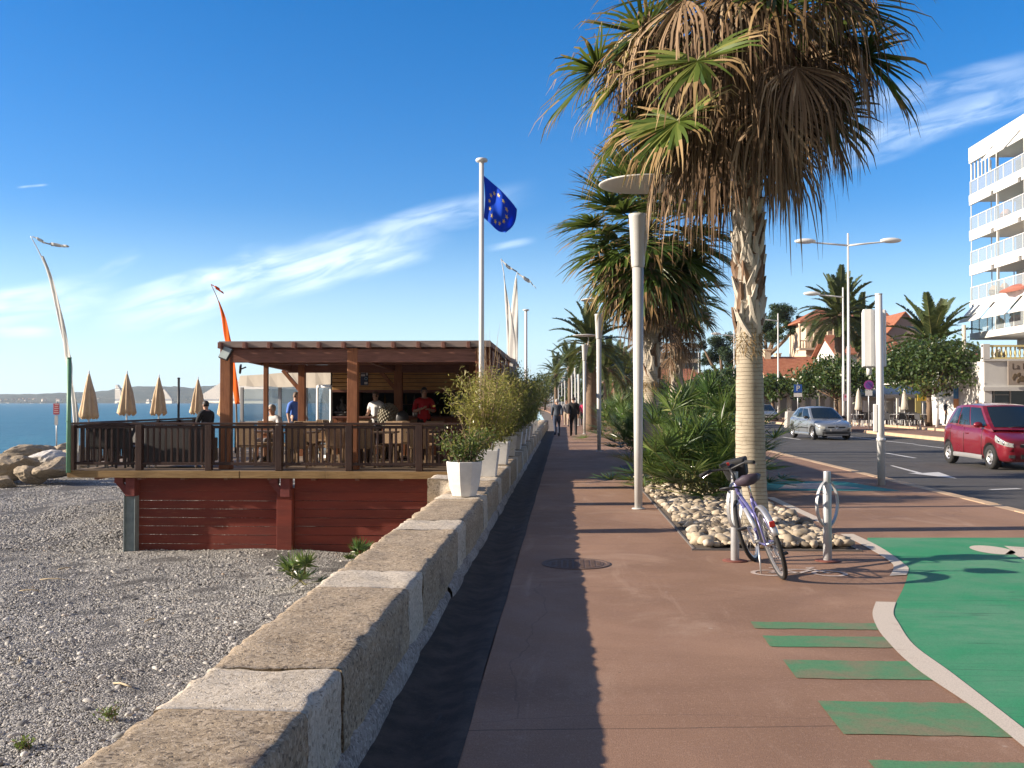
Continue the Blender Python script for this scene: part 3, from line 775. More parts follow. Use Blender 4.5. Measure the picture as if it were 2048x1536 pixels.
stem_plant('potted_shrub', 'leafy green shrub with reddish stems in the round white planter', (p0.x, p0.y, ph), .50, .32, 26, 1500, (.055, .34), M['shrub'], 11, .12, .12, twigs=2)
# trailing low branch to the left of the shrub
bd = [('yellow green bamboo with dry twigs in the first square planter', M['bamboo'], 1.38, .54), ('yellow green bamboo in the second square planter', M['bamboo'], 1.42, .60),
      ('fuller green bamboo in the third square planter', M['bamboo'], 1.65, .68)]
for i, Y in enumerate(pots[1:]):
    lab, m, H, sp = bd[i] if i < 3 else ('dark green bamboo in the planters far along the sea wall hedge', M['bamboo_dark'], rnd.uniform(1.6, 1.85), .7)
    stem_plant('potted_bamboo', lab, (PX + bend(Y), Y, ph), H, sp, 38, 4600 if i < 3 else 3000, (.085 if i < 3 else .11, .16), m, 20 + i, .13, .08, group='bamboo in the square planters', twigs=12 if i == 0 else (7 if i == 1 else 2))
# a rangy darker shrub standing behind the hedge
c = at(1040, 745, 30)
stem_plant('tall_shrub', 'tall thin leafy shrub rising behind the bamboo hedge beside the white flags', (c.x, 30, .2), 2.75, .30, 16, 900, (.09, .35), M['shrub'], 77, .1, .55)
# a white fence panel at the end of the hedge
# ================================================================ beach restaurant on its timber deck
M['wood_red'] = woodmat('red_brown_timber', (.20, .075, .036), (.42, .18, .085), 2, .55)
M['wood_redx'] = woodmat('red_brown_beam', (.15, .066, .05), (.29, .135, .10), 0, .55)
M['wood_redy'] = woodmat('red_brown_rafter', (.15, .066, .05), (.29, .135, .10), 1, .55)
M['wood_dark'] = woodmat('dark_stained_timber', (.026, .014, .012), (.07, .038, .03), 2, .5)
M['wood_darkx'] = woodmat('dark_stained_rail', (.026, .014, .012), (.07, .038, .03), 0, .5)
M['wood_darky'] = woodmat('dark_stained_side_rail', (.02, .014, .013), (.055, .036, .03), 1, .5)
M['fascia'] = woodmat('weathered_fascia', (.20, .12, .05), (.36, .24, .11), 0, .7)
M['floorboard'] = woodmat('deck_boards', (.19, .14, .10), (.36, .28, .20), 0, .7)
M['cladding'] = woodmat('honey_cladding', (.42, .21, .07), (.70, .42, .17), 0, .5)
M['sand_panel'] = woodmat('grey_roof_board', (.22, .17, .15), (.36, .29, .26), 0, .6)
s = Mat('red_painted_planks'); c0 = s.coord(); a = s.noise(1.2, 6, .65, s.coord(scale=(.5, 1, 3))); g = s.noise(5, 5, .7, s.coord(scale=(.7, 1, 14)))
c = s.mix(s.mr(a, .35, .7), (.215, .045, .03), (.14, .034, .026)); c = s.mix(s.mr(g, .56, .72, 0, .7), c, (.30, .11, .055)); c = s.mix(s.mr(s.noise(7, 6, .7, s.coord(scale=(.6, 1, 5))), .68, .72, 0, .6), c, (.3, .24, .2))
s.bump(g, .25, .006); M['red_planks'] = s.fin(c, .75, 0, .25)
M['blue_steel'] = simple('weathered_blue_steel', (.22, .27, .28), .35, 4, .6, .15, 30)
M['cream_cloth'] = simple('cream_canvas', (.50, .455, .385), .08, 4, .9, .15, 30)
D = 20.0; DZ = .2
def xd(u, Y=D): return at(u, 840, Y).x
XL = xd(139); XR = -1.62
deck = thing('wooden_deck', 'raised timber restaurant deck on red plank walls above the pebble beach', 'deck', (0, 0, 0))
mb = MB()
yb = D + .05
while yb < 34: mb.span((XL + .04, yb, DZ - .035), (XR, yb + .135, DZ)); yb += .145
mb.build('deck_floor', M['floorboard'], deck)
mb = MB(); xj = [XL - .03, xd(480), xd(652), XR]
for i in range(3): mb.span((xj[i] + .003, D - .035 + .004 * (i % 2), DZ - .155), (xj[i + 1] - .003, D + .02, DZ - .012))
mb.build('fascia', M['fascia'], deck, bevel=.006)
mb = MB(); mb.span((-12.5, 24.8, -.02), (XL - .04, 33.5, .02)); mb.build('seaward_platform', M['floorboard'], deck)
mb = MB(); mb.span((XL - .035, D + .02, DZ - .15), (XL + .03, 34, DZ - .012)); mb.build('side_fascia', M['fascia'], deck, bevel=.006)
mb = MB(); x = XL + .5
while x < XR: mb.span((x, D + .06, DZ - .2), (x + .08, 33.5, DZ - .04)); x += .9
mb.build('joists', M['wood_redy'], deck)
sx0, sx1, sx2 = xd(273, 20.3), xd(558, 20.3), xd(590, 20.3)
def skirt(x0, x1, zs):
    mb = MB()
    for i in range(len(zs) - 1):
        g = .012 if i > 1 else .004
        n = 10; top = [zs[i] - g * (.3 + .7 * abs(math.sin(i * 3.1 + k * 1.3))) for k in range(n + 1)]
        vs = []
        for k in range(n + 1):
            xx = x0 + (x1 - x0) * k / n; o_ = .003 * ((i * 7) % 3)
            vs += [(xx, 20.3 - o_, zs[i + 1]), (xx, 20.3 - o_, top[k]), (xx, 20.335, top[k]), (xx, 20.335, zs[i + 1])]
        fs = []
        for k in range(n):
            for q in range(4): fs.append((4 * k + q, 4 * (k + 1) + q, 4 * (k + 1) + (q + 1) % 4, 4 * k + (q + 1) % 4))
        fs += [(0, 1, 2, 3), (4 * n + 3, 4 * n + 2, 4 * n + 1, 4 * n)]
        mb.add(vs, [tuple(reversed(f)) for f in fs])
    return mb.build('plank_wall', M['red_planks'], deck)
zz = [DZ - .15, -.42, -.62, -.80, -.985, -1.165, -1.36, -1.6]
zz = [.04, -.26, -.44, -.61, -.79, -.965, -1.14, -1.33, -1.6]
skirt(sx0, sx1, zz); skirt(sx2, XR - .05, [z + .01 for z in zz])
px0 = (xd(247, 20.1) + xd(272, 20.1)) / 2
mb = MB(); mb.span((px0 - .12, 20.1, -1.75), (px0 - .105, 20.3, -.33)); mb.span((px0 - .105, 20.19, -1.75), (px0 + .12, 20.205, -.33)); mb.span((px0 + .107, 20.1, -1.75), (px0 + .122, 20.3, -.33))
sp = mb.build('support_post', M['blue_steel'], deck, bevel=.004); sp['label'] = 'weathered blue grey steel post under the deck corner'
def bracket(xc, post, mat):
    mb = MB(); mb.span((xc - .06, 20.05, -.34), (xc + .13, 20.3, .04)); mb.beam((xc - .26, 20.14, -.02), (xc - .02, 20.14, -.31), .12, .07, up=(0, 1, 0)); mb.span((xc - .3, 20.06, -.07), (xc - .12, 20.22, .04))
    mb.build('bracket', mat, post, bevel=.006)
bracket(px0, sp, M['terracotta'])
xc2 = (sx1 + sx2) / 2
mb = MB(); mb.span((sx1 + .01, 20.12, -1.75), (sx2 - .01, 20.36, -.18)); sp2 = mb.build('support_post', M['red_planks'], deck, bevel=.008)
bracket(xc2, sp2, M['terracotta'])

def railing(name, label, p0, p1, posts, spacing, h=.97, skip=()):
    p0, p1 = Vector(p0), Vector(p1); L = (p1 - p0).length; d = (p1 - p0).normalized(); ang = math.atan2(d.y, d.x)
    t = thing(name, label, 'railing', p0, ang)
    mx = M['wood_darkx']
    mb = MB(); mb.span((-.04, -.05, h - .045), (L + .04, .05, h)); mb.build('top_rail', mx, t, bevel=.006)
    mb = MB(); mb.span((0, -.025, .10), (L, .025, .16)); mb.build('bottom_rail', mx, t, bevel=.004)
    mb = MB(); mb.span((0, -.02, h - .12), (L, .02, h - .06)); mb.build('upper_rail', mx, t, bevel=.004)
    first = None
    for q in posts:
        if first is None:
            mb = MB(); mb.span((-.065, -.065, -.01), (.065, .065, h - .05)); first = mb.build('post', M['wood_dark'], t, bevel=.006); o = first
        else: o = first.copy(); COL.objects.link(o); o.parent = t
        o.location = (q, -.012, 0)
    x = spacing * .6; fb = None
    while x < L:
        if all(abs(x - q) > .09 for q in posts):
            if fb is None:
                mb = MB(); mb.span((-.02, -.014, .13), (.02, .014, h - .07)); fb = mb.build('baluster', M['wood_dark'], t, bevel=.003); o = fb
            else: o = fb.copy(); COL.objects.link(o); o.parent = t
            o.location = (x, 0, 0)
        x += spacing
    return t
fp = [xd(u, 20.1) for u in (146, 280, 419, 559, 699, 839)]
railing('deck_railing', 'dark timber railing along the front of the restaurant deck facing the camera', (fp[0], 20.1, DZ), (XR + .02, 20.1, DZ), [q - fp[0] for q in fp], .125)
sl_end = at(395, 838, 26.9)
railing('side_railing', 'dark timber railing running back along the seaward side of the deck', (fp[0] + .02, 20.35, DZ), (fp[0] + .02, 26.9, DZ), [1.3, 2.7, 4.1, 5.4, 6.5], .115)
mb = MB(); g0 = at(140, 840, 19.98); mb.cyl((0, 0, -.05), (0, 0, 2.28), .045, .042, 10); mb.cyl((0, 0, 2.28), (0, 0, 2.30), .05, .05, 10); mb.ring((0, 0, 1.0), .055, .008, (0, 0, 1), 14, 6)
tag(mb.build('green_post', simple('green_paint_post', (.13, .30, .19), .2, 4, .5), loc=(g0.x, 19.93, DZ)), 'thin green painted post at the seaward front corner of the deck', 'post')

# ---------------------------------------------------------------- pergola
pg = thing('pergola', 'brown timber pergola with flat slatted roof over the restaurant terrace', 'pergola', (0, 0, 0))
pgx = [at(452.5, 800, 20.45).x, at(706, 800, 20.45).x, at(962, 800, 20.45).x]
def ztop(Y): return 2.83 - .028 * (Y - 20)
for x in pgx:
    mb = MB(); mb.span((x - .105, 20.36, DZ), (x + .105, 20.57, ztop(20.4) - .12)); mb.span((x - .12, 20.345, DZ + .002), (x + .12, 20.585, DZ + .17)); mb.build('post', M['wood_red'], pg, bevel=.008)
for x, Y, w_ in ((at(532, 800, 22.9).x, 22.9, .05), (at(604, 800, 25.4).x, 25.4, .085), (at(797, 800, 25.4).x, 25.4, .10), (at(945, 800, 25.4).x, 25.4, .09)):
    mb = MB(); mb.span((x - w_, Y - w_, DZ), (x + w_, Y + w_, ztop(Y) - .12))
    if Y > 25:
        mb.beam((x - .5, Y, ztop(Y) - .27), (x, Y, ztop(Y) - .85), .09, .11, up=(0, 1, 0))
    mb.build('post', M['wood_red'], pg, bevel=.006)
mb = MB()
for Y, hh in ((20.44, .27), (23.0, .15), (25.4, .20)):
    zt = ztop(Y) - .14; mb.span((pgx[0] - .10, Y - .07, zt - hh), (pgx[2] + .11, Y + .07, zt))
mb.build('cross_beam', M['wood_redx'], pg, bevel=.006)
for i, x in enumerate((pgx[0] - .04, pgx[1], pgx[2] + .02)):
    mb = MB(); mb.beam((x, 20.6, ztop(20.6) - .225), (x, 25.9, ztop(25.9) - .225), .10, .15); mb.build('side_beam', M['wood_redy'], pg, bevel=.006)
x = pgx[0] - .04; k = 0
while x < pgx[2] + .16:
    mb = MB(); mb.beam((x, 20.12, ztop(20.12) - .075), (x, 26.0, ztop(26.0) - .075), .07, .125); mb.build('rafter', M['wood_redy'], pg, bevel=.005); x += .512
mb = MB(); y0 = 20.3
while y0 < 26.0:
    z0 = ztop(y0) - .008; mb.span((pgx[0] - .11, y0, z0), (pgx[2] + .2, y0 + .19, z0 + .03)); y0 += .2
mb.build('roof_boards', M['sand_panel'], pg)
mb = MB(); mb.beam((pgx[0] - .12, 20.28, ztop(20.2) - .06), (pgx[2] + .22, 20.28, ztop(20.2) - .06), .02, .10); mb.build('front_trim', M['sand_panel'], pg)
# the slatted flank beside the promenade
fl = thing('flank_wall', 'brown slatted flank of the beach restaurant running along behind the bamboo hedge', 'wall', (0, 0, 0))
fx = pgx[2] + .13
mb = MB(); z = DZ
while z < 2.2: mb.span((fx, 20.75, z), (fx + .025, 33.0, z + .135)); z += .15
mb.build('slats', M['wood_redy'], fl)
Y = 20.65
while Y < 33.2:
    mb = MB(); mb.span((fx - .03, Y - .06, DZ - .05), (fx + .05, Y + .06, 2.74)); mb.build('post', M['wood_red'], fl, bevel=.005); Y += 1.8
mb = MB(); mb.span((fx - .05, 20.5, 2.72), (fx + .08, 33.2, 2.83)); mb.build('top_rail', M['wood_redy'], fl, bevel=.005)
Y = 20.72
while Y < 32:
    mb = MB(); mb.span((fx + .0, Y, 2.2), (fx + .02, Y + 1.66, 2.36)); mb.span((fx + .0, Y + .9, 2.36), (fx + .02, Y + 1.66, 2.72)); mb.build('upper_panel', M['wood_redy'], fl); Y += 1.8

# ---------------------------------------------------------------- bar kiosk
bx0, bx1, bY = at(664, 800, 25.9).x, XR - .2, 25.95
bar = thing('beach_bar', 'timber beach bar with honey coloured cladding over a dark open counter', 'kiosk', (0, 0, 0))
mb = MB(); z = 1.90; zt = 2.62
while z < zt - .02: mb.span((bx0, bY - .03 + .004 * (int(z * 10) % 2), z), (bx1, bY, z + .093)); z += .103
mb.build('cladding', M['cladding'], bar, bevel=.01)
mb = MB(); mb.span((bx0 - .03, bY - .05, 1.84), (bx1, bY + .02, 1.90)); mb.build('lintel', M['wood_redx'], bar, bevel=.006)
mb = MB(); mb.span((bx0, bY - .12, 1.16), (bx1, bY + .45, 1.21)); mb.build('counter_top', M['wood_redx'], bar, bevel=.008)
mb = MB(); x = bx0
while x < bx1 - .05: mb.span((x, bY - .02, DZ), (min(x + .14, bx1), bY + .02, 1.16)); x += .15
mb.build('counter_front', M['wood_red'], bar)
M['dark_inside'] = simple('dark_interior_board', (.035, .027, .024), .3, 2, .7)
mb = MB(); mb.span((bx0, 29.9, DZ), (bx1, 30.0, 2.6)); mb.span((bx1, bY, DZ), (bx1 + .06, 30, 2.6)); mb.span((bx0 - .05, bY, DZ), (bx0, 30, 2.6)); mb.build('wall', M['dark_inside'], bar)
mb = MB(); mb.span((bx0 - .1, bY - .08, 2.62), (bx1 + .1, 30.1, 2.68)); mb.build('roof', M['sand_panel'], bar)
for z in (1.15, 1.5, 1.85):
    mb = MB(); mb.span((bx0 + .2, 29.4, z), (bx1 - .1, 29.7, z + .03)); mb.build('shelf', M['wood_redx'], bar)
mb = MB(); mb.span((bx0 + 2.9, 29.2, .9), (bx0 + 3.6, 29.65, 2.0)); mb.build('fridge', simple('grey_fridge', (.09, .12, .12), .2, 3, .3), bar)
rg = random.Random(5)
bm_cols = [(.03, .09, .03), (.25, .12, .03), (.4, .38, .35), (.05, .05, .06), (.3, .05, .04)]
bms = [simple('bottle_glass', c_, .1, 5, .12) for c_ in bm_cols]
bp = []
for ci in range(5):
    mb = MB(); mb.lathe([(.035, 0), (.037, .02), (.037, .17), (.014, .23), (.013, .28), (0, .28)], (0, 0, 0), 10)
    o = tag(mb.build('bottle', bms[ci]), 'bottle standing on the dark shelves inside the beach bar', 'bottle', 'bottles on the bar shelves'); bp.append([o, True])
for z in (1.18, 1.53):
    x = bx0 + .4
    while x < bx1 - .3:
        e = bp[rg.randrange(5)]
        if e[1]: o = e[0]; e[1] = False
        else: o = e[0].copy(); COL.objects.link(o)
        o.location = (x, 29.5 + rg.uniform(-.06, .06), z); x += rg.uniform(.2, .42)
for o, unused in bp:
    if unused: o.location = (bx0 + rg.uniform(.5, 3), 29.6, 1.18)
gm = simple('glass_tumbler', (.6, .62, .62), .05, 3, .1)
for i, (u, Y) in enumerate(((828, 26.05), (833, 26.05), (905, 26.1), (908, 26.1))):
    mb = MB(); mb.lathe([(.03, 0), (.04, .13), (.036, .13), (.028, .01)], (0, 0, 0), 10)
    tag(mb.build('glass', gm, loc=(at(u, 820, Y).x, Y, 1.211)), 'pale glass standing on the bar counter behind the person in red' if i < 2 else 'pale glass at the right end of the bar counter', 'glass', 'glasses on the bar counter')
# notice board on the cladding
nb = thing('notice_board', 'dark blue and white notice fixed on the honey cladding of the bar', 'notice', (at(729, 755, 25.9).x, bY - .06, 0))
zc = at(729, 754, 25.9).z
mb = MB(); mb.span((-.10, -.012, zc - .22), (.10, .012, zc + .22)); mb.build('board', simple('navy_board', (.03, .04, .09), .2, 5, .5), nb)
wp = simple('paper_white', (.6, .6, .62), .05, 5, .7)
for (x0, z0, x1, z1) in ((-.085, .10, .03, .20), (.05, .04, .09, .2), (-.085, .02, .02, .07), (.0, -.19, .085, -.13)):
    mb = MB(); mb.span((x0, -.016, zc + z0), (x1, -.0125, zc + z1)); mb.build('notice', wp, nb)
mb = MB(); mb.ring((.045, -.015, zc - .04), .035, .008, (0, 1, 0), 20, 6); mb.build('round_mark', simple('pale_blue_print', (.25, .42, .6), .05, 5, .6), nb)
# white framed glass door
dr = at(648, 812, 24.6); dt = thing('glass_door', 'narrow white framed glass door standing open beside the bar', 'door', (dr.x, 24.6, DZ), R(-50))
hw = .40; mb = MB()
for x in (-hw, hw - .07): mb.span((x, -.02, 0), (x + .07, .02, 1.80))
for z in (0, .60, 1.75): mb.span((-hw + .07, -.018, z), (hw - .07, .018, z + .07))
mb.build('frame', M['white_paint'], dt, bevel=.004)
def clear_mat(name, tint, alpha, rough=.06):
    s = Mat(name); g = s.n('ShaderNodeBsdfTransparent'); s.set(g.inputs['Color'], tint); gl = s.n('ShaderNodeBsdfGlossy', Roughness=rough); s.set(gl.inputs['Color'], (.9, .95, 1))
    df = s.n('ShaderNodeBsdfDiffuse'); s.set(df.inputs['Color'], (.55, .58, .6))
    m1 = s.n('ShaderNodeMixShader'); m1.inputs[0].default_value = .10; s.nt.links.new(g.outputs[0], m1.inputs[1]); s.nt.links.new(gl.outputs[0], m1.inputs[2])
    m2 = s.n('ShaderNodeMixShader'); m2.inputs[0].default_value = alpha; s.nt.links.new(m1.outputs[0], m2.inputs[1]); s.nt.links.new(df.outputs[0], m2.inputs[2]); s.nt.links.new(m2.outputs[0], s.out.inputs['Surface'])
    return s.m
M['clear_sheet'] = clear_mat('clear_plastic_sheet', (.80, .86, .88), .16); M['pane'] = clear_mat('clear_glass_pane', (.85, .9, .92), .05, .02)
mb = MB(); mb.span((-hw + .028, -.004, .645), (hw - .028, .004, 1.75)); mb.span((-hw + .028, -.004, .045), (hw - .028, .004, .60)); mb.build('pane', M['pane'], dt)
# awning with clear windbreak sheets
aw = thing('awning', 'cream canvas awning with clear plastic side sheets left of the bar', 'awning', (0, 0, 0))
A = at(662, 731, 26.6); B_ = at(480, 752, 27.5); C_ = at(478, 750, 31.0)
zl = at(480, 772, 27.5).z
mb = MB(); n = 12; vs = []
for i in range(n + 1):
    q = i / n; p = A.lerp(B_, q); bk = Vector((p.x, 31.5, p.z + .35 * (1 - q))); sag = -.05 * math.sin(PI * q)
    lo = at(663 + (478 - 663) * q, 776 - 4 * q, p.y)
    vs += [p + Vector((0, 0, sag)), bk, lo + Vector((0, .02 * math.sin(i * 2.1), .012 * math.sin(i * 1.7)))]
mb.add(vs, [(3 * i, 3 * i + 3, 3 * i + 4, 3 * i + 1) for i in range(n)] + [(3 * i + 2, 3 * i + 5, 3 * i + 3, 3 * i) for i in range(n)], 0, False)
can = mb.build('canopy', M['cream_cloth'], aw); sd = can.modifiers.new('thick', 'SOLIDIFY'); sd.thickness = .012
for u in (484, 560, 612):
    p = at(u, 800, 27.6); mb = MB(); mb.span((p.x - .04, 27.55, DZ), (p.x + .04, 27.65, at(u, 775, 27.6).z)); mb.build('post', M['grey_pole'], aw, bevel=.005)
for u0, u1 in ((487, 557), (563, 609), (615, 660)):
    a, b = at(u0, 778, 27.6), at(u1, 778, 27.6); mb = MB(); mb.span((a.x, 27.59, DZ + .05), (b.x, 27.6, a.z)); mb.build('clear_sheet', M['clear_sheet'], aw)
mb = MB(); a, b = at(480, 846, 27.6), at(660, 846, 27.6); mb.span((a.x, 27.56, .98), (b.x, 27.64, 1.05)); mb.build('mid_rail', M['grey_pole'], aw, bevel=.004)
# floodlights
M['lamp_glass'] = simple('floodlight_glass', (.34, .40, .40), .12, 6, .25)
def flood(p, rx, rz, label, s_=1.0):
    t = thing('floodlight', label, 'floodlight', p, rz)
    rot = Matrix.Rotation(rx, 3, 'X') @ Matrix.Rotation(.35, 3, 'Y')
    mb = MB(); mb.box((0, 0, 0), (.21 * s_, .06 * s_, .26 * s_), rot=rot); mb.build('housing', M['black_plastic'], t, bevel=.012)
    mb = MB(); q = rot @ Vector((0, -.033 * s_, 0)); mb.box(q, (.18 * s_, .008, .23 * s_), rot=rot); mb.build('glass', M['lamp_glass'], t)
    mb = MB(); mb.beam((.0, .02, .0), (.02, .17 * s_, .05), .05, .03); mb.build('bracket', M['dark_metal'], t)
p = at(452, 707, 20.2); flood(p, R(-22), R(-8), 'square floodlight with greenish glass on the front corner of the pergola roof', 1.05)
p = at(481, 738, 24.8); flood(p, R(-5), R(-75), 'small grey floodlight on the awning post behind the pergola corner', .8)

# ---------------------------------------------------------------- terrace furniture
M['wicker'] = simple('brown_wicker', (.30, .20, .115), .3, 45, .7, .5, 70)
M['wicker_dark'] = simple('charcoal_wicker', (.035, .033, .035), .35, 45, .6, .5, 70)
M['table_top'] = simple('dark_table_top', (.10, .07, .05), .3, 5, .4)
def chair(name, label, mat, leg, group, tall=.95):
    t = thing(name, label, 'chair', (0, 0, 0), 0, group)
    mb = MB(); mb.span((-.22, -.22, .40), (.22, .22, .46)); mb.build('seat', mat, t, bevel=.015)
    mb = MB(); vs = []
    for z, y in ((.44, .20), (.6, .225), (.8, .26), (tall, .30)):
        vs += [(-.21, y, z), (.21, y, z), (.21, y + .035, z), (-.21, y + .035, z)]
    mb.add(vs, [(4 * i + k, 4 * i + (k + 1) % 4, 4 * i + 4 + (k + 1) % 4, 4 * i + 4 + k) for i in range(3) for k in range(4)] + [(3, 2, 1, 0), (12, 13, 14, 15)])
    mb.build('backrest', mat, t, bevel=.012)
    for x in (-.19, .19):
        for y in (-.19, .19): mb = MB(); mb.beam((x, y, .40), (x * 1.08, y * 1.08, 0), .035, .035, up=(0, 1, 0)); mb.build('leg', leg, t)
    return t
def table(label, loc, w_, d_, group, top=None):
    t = thing('table', label, 'table', loc, 0, group)
    mb = MB(); mb.span((-w_ / 2, -d_ / 2, .71), (w_ / 2, d_ / 2, .745)); mb.build('table_top', top or M['table_top'], t, bevel=.006)
    for x in (-1, 1):
        for y in (-1, 1): mb = MB(); mb.span((x * (w_ / 2 - .07) - .025, y * (d_ / 2 - .07) - .025, 0), (x * (w_ / 2 - .07) + .025, y * (d_ / 2 - .07) + .025, .71)); mb.build('leg', M['wood_dark'], t)
    return t
LB = 'brown high backed wicker chair among the terrace tables under the pergola'; GB = 'brown wicker chairs on the restaurant terrace'
ch0 = chair('wicker_chair', LB, M['wicker'], M['wicker'], GB); used = False
def place(x, Y, rz):
    global used
    if not used: ch0.location = (x, Y, DZ); ch0.rotation_euler = (0, 0, rz); used = True; return ch0
    return dup(ch0, (x, Y, DZ), rz)
tabs = [(600, 21.6), (690, 21.9), (760, 21.7), (850, 21.9), (520, 22.2), (640, 23.6), (720, 24.0), (820, 24.0)]
tb0 = None
for i, (u, Y) in enumerate(tabs):
    x = at(u, 840, Y).x
    if tb0 is None: tb0 = table('dark wooden restaurant table under the pergola', (x, Y, DZ), .75, .7, 'tables on the restaurant terrace')
    else: dup(tb0, (x, Y, DZ), 0)
    for ang in (0, PI) if i % 2 else (0, PI, PI / 2 * (1 if i % 4 else -1)):
        a = ang + rnd.uniform(-.2, .2); r_ = .55 + rnd.uniform(0, .08)
        # chair back faces away from the table
        place(x - math.sin(a) * r_, Y + math.cos(a) * r_, a)
dk0 = chair('dark_wicker_chair', 'charcoal wicker chair behind the front railing near the white curved flag', M['wicker_dark'], M['wicker_dark'], 'charcoal wicker chairs by the seaward rail', .88)
spots = [(205, 20.75, PI), (238, 20.8, PI + .1), (262, 20.75, PI - .2), (215, 22.2, .2), (250, 22.4, -.3)]
for i, (u, Y, rz) in enumerate(spots):
    x = at(u, 840, Y).x
    if i == 0: dk0.location = (x, Y, DZ); dk0.rotation_euler = (0, 0, rz)
    else: dup(dk0, (x, Y, DZ), rz)
sf = thing('lounge_sofa', 'long dark wicker sofa on castors seen from behind through the front railing', 'sofa', (at(352, 840, 20.75).x, 20.75, DZ))
mb = MB(); mb.span((-.66, -.06, .09), (.66, .06, .86)); mb.build('backrest', M['wicker_dark'], sf, bevel=.02)
mb = MB(); mb.span((-.66, .06, .12), (.66, .72, .40)); mb.build('seat', M['wicker_dark'], sf, bevel=.02)
for x in (-.66, .56): mb = MB(); mb.span((x, .062, .40), (x + .1, .7, .62)); mb.build('armrest', M['wicker_dark'], sf, bevel=.02)
for x in (-.58, -.44, .44, .58): mb = MB(); mb.lathe([(.0, -.015), (.045, -.015), (.045, .015), (0, .015)], (x, -.02, .045), 14, axis='X'); mb.build('castor', M['white_paint'], sf)
tx = at(300, 840, 24.3).x
tw = table('pale topped table behind the sofa near the seaward rail', (tx, 24.3, DZ), 1.2, .7, None, M['white_stone'])
table('pale topped table beside the clear windbreak', (at(500, 840, 26.4).x, 26.4, DZ), 1.1, .7, None, M['white_stone'])
# statues
M['bronze_stone'] = simple('dark_cast_stone', (.075, .072, .07), .35, 12, .6, .3, 40)
st = at(683, 823, 26.05); t = thing('statue', 'small dark seated stone figure on the left end of the bar counter', 'statue', (st.x, 26.1, 1.211))
mb = MB(); mb.lathe([(.15, 0), (.17, .03), (.16, .06), (0, .06)], (0, 0, 0), 16, sx=1.1, sy=.8)
mb.ell((0, 0, .10), (.17, .12, .06)); mb.ell((-.12, -.04, .10), (.09, .08, .045)); mb.ell((.12, -.04, .10), (.09, .08, .045)); mb.ell((0, .01, .23), (.085, .065, .13)); mb.tube([(-.08, 0, .31), (-.13, -.02, .22), (-.06, -.09, .15)], [.032, .028, .02], 8); mb.tube([(.08, 0, .31), (.13, -.02, .22), (.06, -.09, .15)], [.032, .028, .02], 8)
mb.cyl((0, .01, .33), (0, .01, .39), .03, .028); mb.ell((0, 0, .43), (.05, .055, .065)); mb.ell((0, .01, .50), (.025, .025, .03)); mb.build('figure', M['bronze_stone'], t)
hd = at(777, 820, 24.6); t = thing('head_sculpture', 'big stone head covered in round curls standing in front of the bar', 'sculpture', (hd.x, 24.6, DZ))
M['curl_stone'] = simple('pale_curl_stone', (.30, .27, .20), .35, 9, .6, .2, 50)
mb = MB(); mb.span((-.22, -.2, 0), (.22, .2, .62)); mb.build('plinth', M['wood_dark'], t, bevel=.01)
mb = MB(); mb.lathe([(.14, .62), (.13, .72), (.19, .80)], (0, 0, 0), 16); mb.ell((0, 0, 1.02), (.25, .27, .32), 20, 14)
for k in range(230):
    zz_ = 1 - 2 * (k + .5) / 230; a = k * 2.39996; r_ = math.sqrt(1 - zz_ * zz_)
    if zz_ > -.5 and not (r_ * math.sin(a) > .55 and zz_ < .35):
        mb.ell((.25 * r_ * math.cos(a), .27 * r_ * math.sin(a), 1.02 + .32 * zz_), (.034, .034, .034), 7, 5)
mb.ell((0, .24, 1.0), (.035, .06, .07)); mb.ell((-.25, .02, .95), (.03, .05, .11)); mb.ell((.25, .02, .95), (.03, .05, .11)); mb.build('head', M['curl_stone'], t)
mb = MB(); p = at(806, 838, 24.3); mb.ell((0, 0, .98), (.16, .05, .2), 18, 10); mb.cyl((0, 0, 0), (0, 0, .8), .02); mb.lathe([(.16, 0), (.15, .03), (0, .035)], (0, 0, 0), 18)
tag(mb.build('round_stand', M['black_plastic'], loc=(p.x, 24.2, DZ)), 'black rounded panel on a thin stand just right of the stone head', 'stand')
# closed parasols beyond the side rail
M['parasol'] = simple('beige_parasol_cloth', (.60, .45, .29), .16, 7, .9, .2, 30)
def parasol(loc, label, H, ztop_, k):
    t = thing('closed_parasol', label, 'parasol', loc, rnd.uniform(0, 6), 'closed beige parasols beside the deck')
    mb = MB(); mb.cyl((0, 0, 0), (0, 0, ztop_ + .03), .024, .02, 10); mb.build('pole', M['white_pole'], t)
    mb = MB(); n = 40; rows = []; pf = [(.025, 0), (.04, .05), (.08, .22), (.125, .45), (.165, .68), (.20, .88), (.215, 1.0)]
    vs = []
    for r_, q in pf:
        for i in range(n):
            a = 2 * PI * i / n; w_ = 1 + (.22 * math.cos(8 * a + k) + .10 * math.sin(3 * a + 2 * k + 3 * q) + .05 * math.sin(13 * a + 5 * q)) * min(1, q * 2.2)
            sag = .045 * math.cos(8 * a + k) * q if q > .9 else 0
            vs.append((r_ * w_ * math.cos(a), r_ * w_ * math.sin(a), ztop_ - H * q + sag))
    m_ = len(pf); fs = [(j * n + i, (j + 1) * n + i, (j + 1) * n + (i + 1) % n, j * n + (i + 1) % n) for j in range(m_ - 1) for i in range(n)]
    mb.add(vs, fs, 0, True); o = mb.build('cloth', M['parasol'], t); sd = o.modifiers.new('thick', 'SOLIDIFY'); sd.thickness = .006
    mb = MB(); mb.lathe([(.012, 0), (.018, .03), (.008, .07), (0, .08)], (0, 0, ztop_ + .02), 8); mb.build('finial', M['white_pole'], t)
    return t
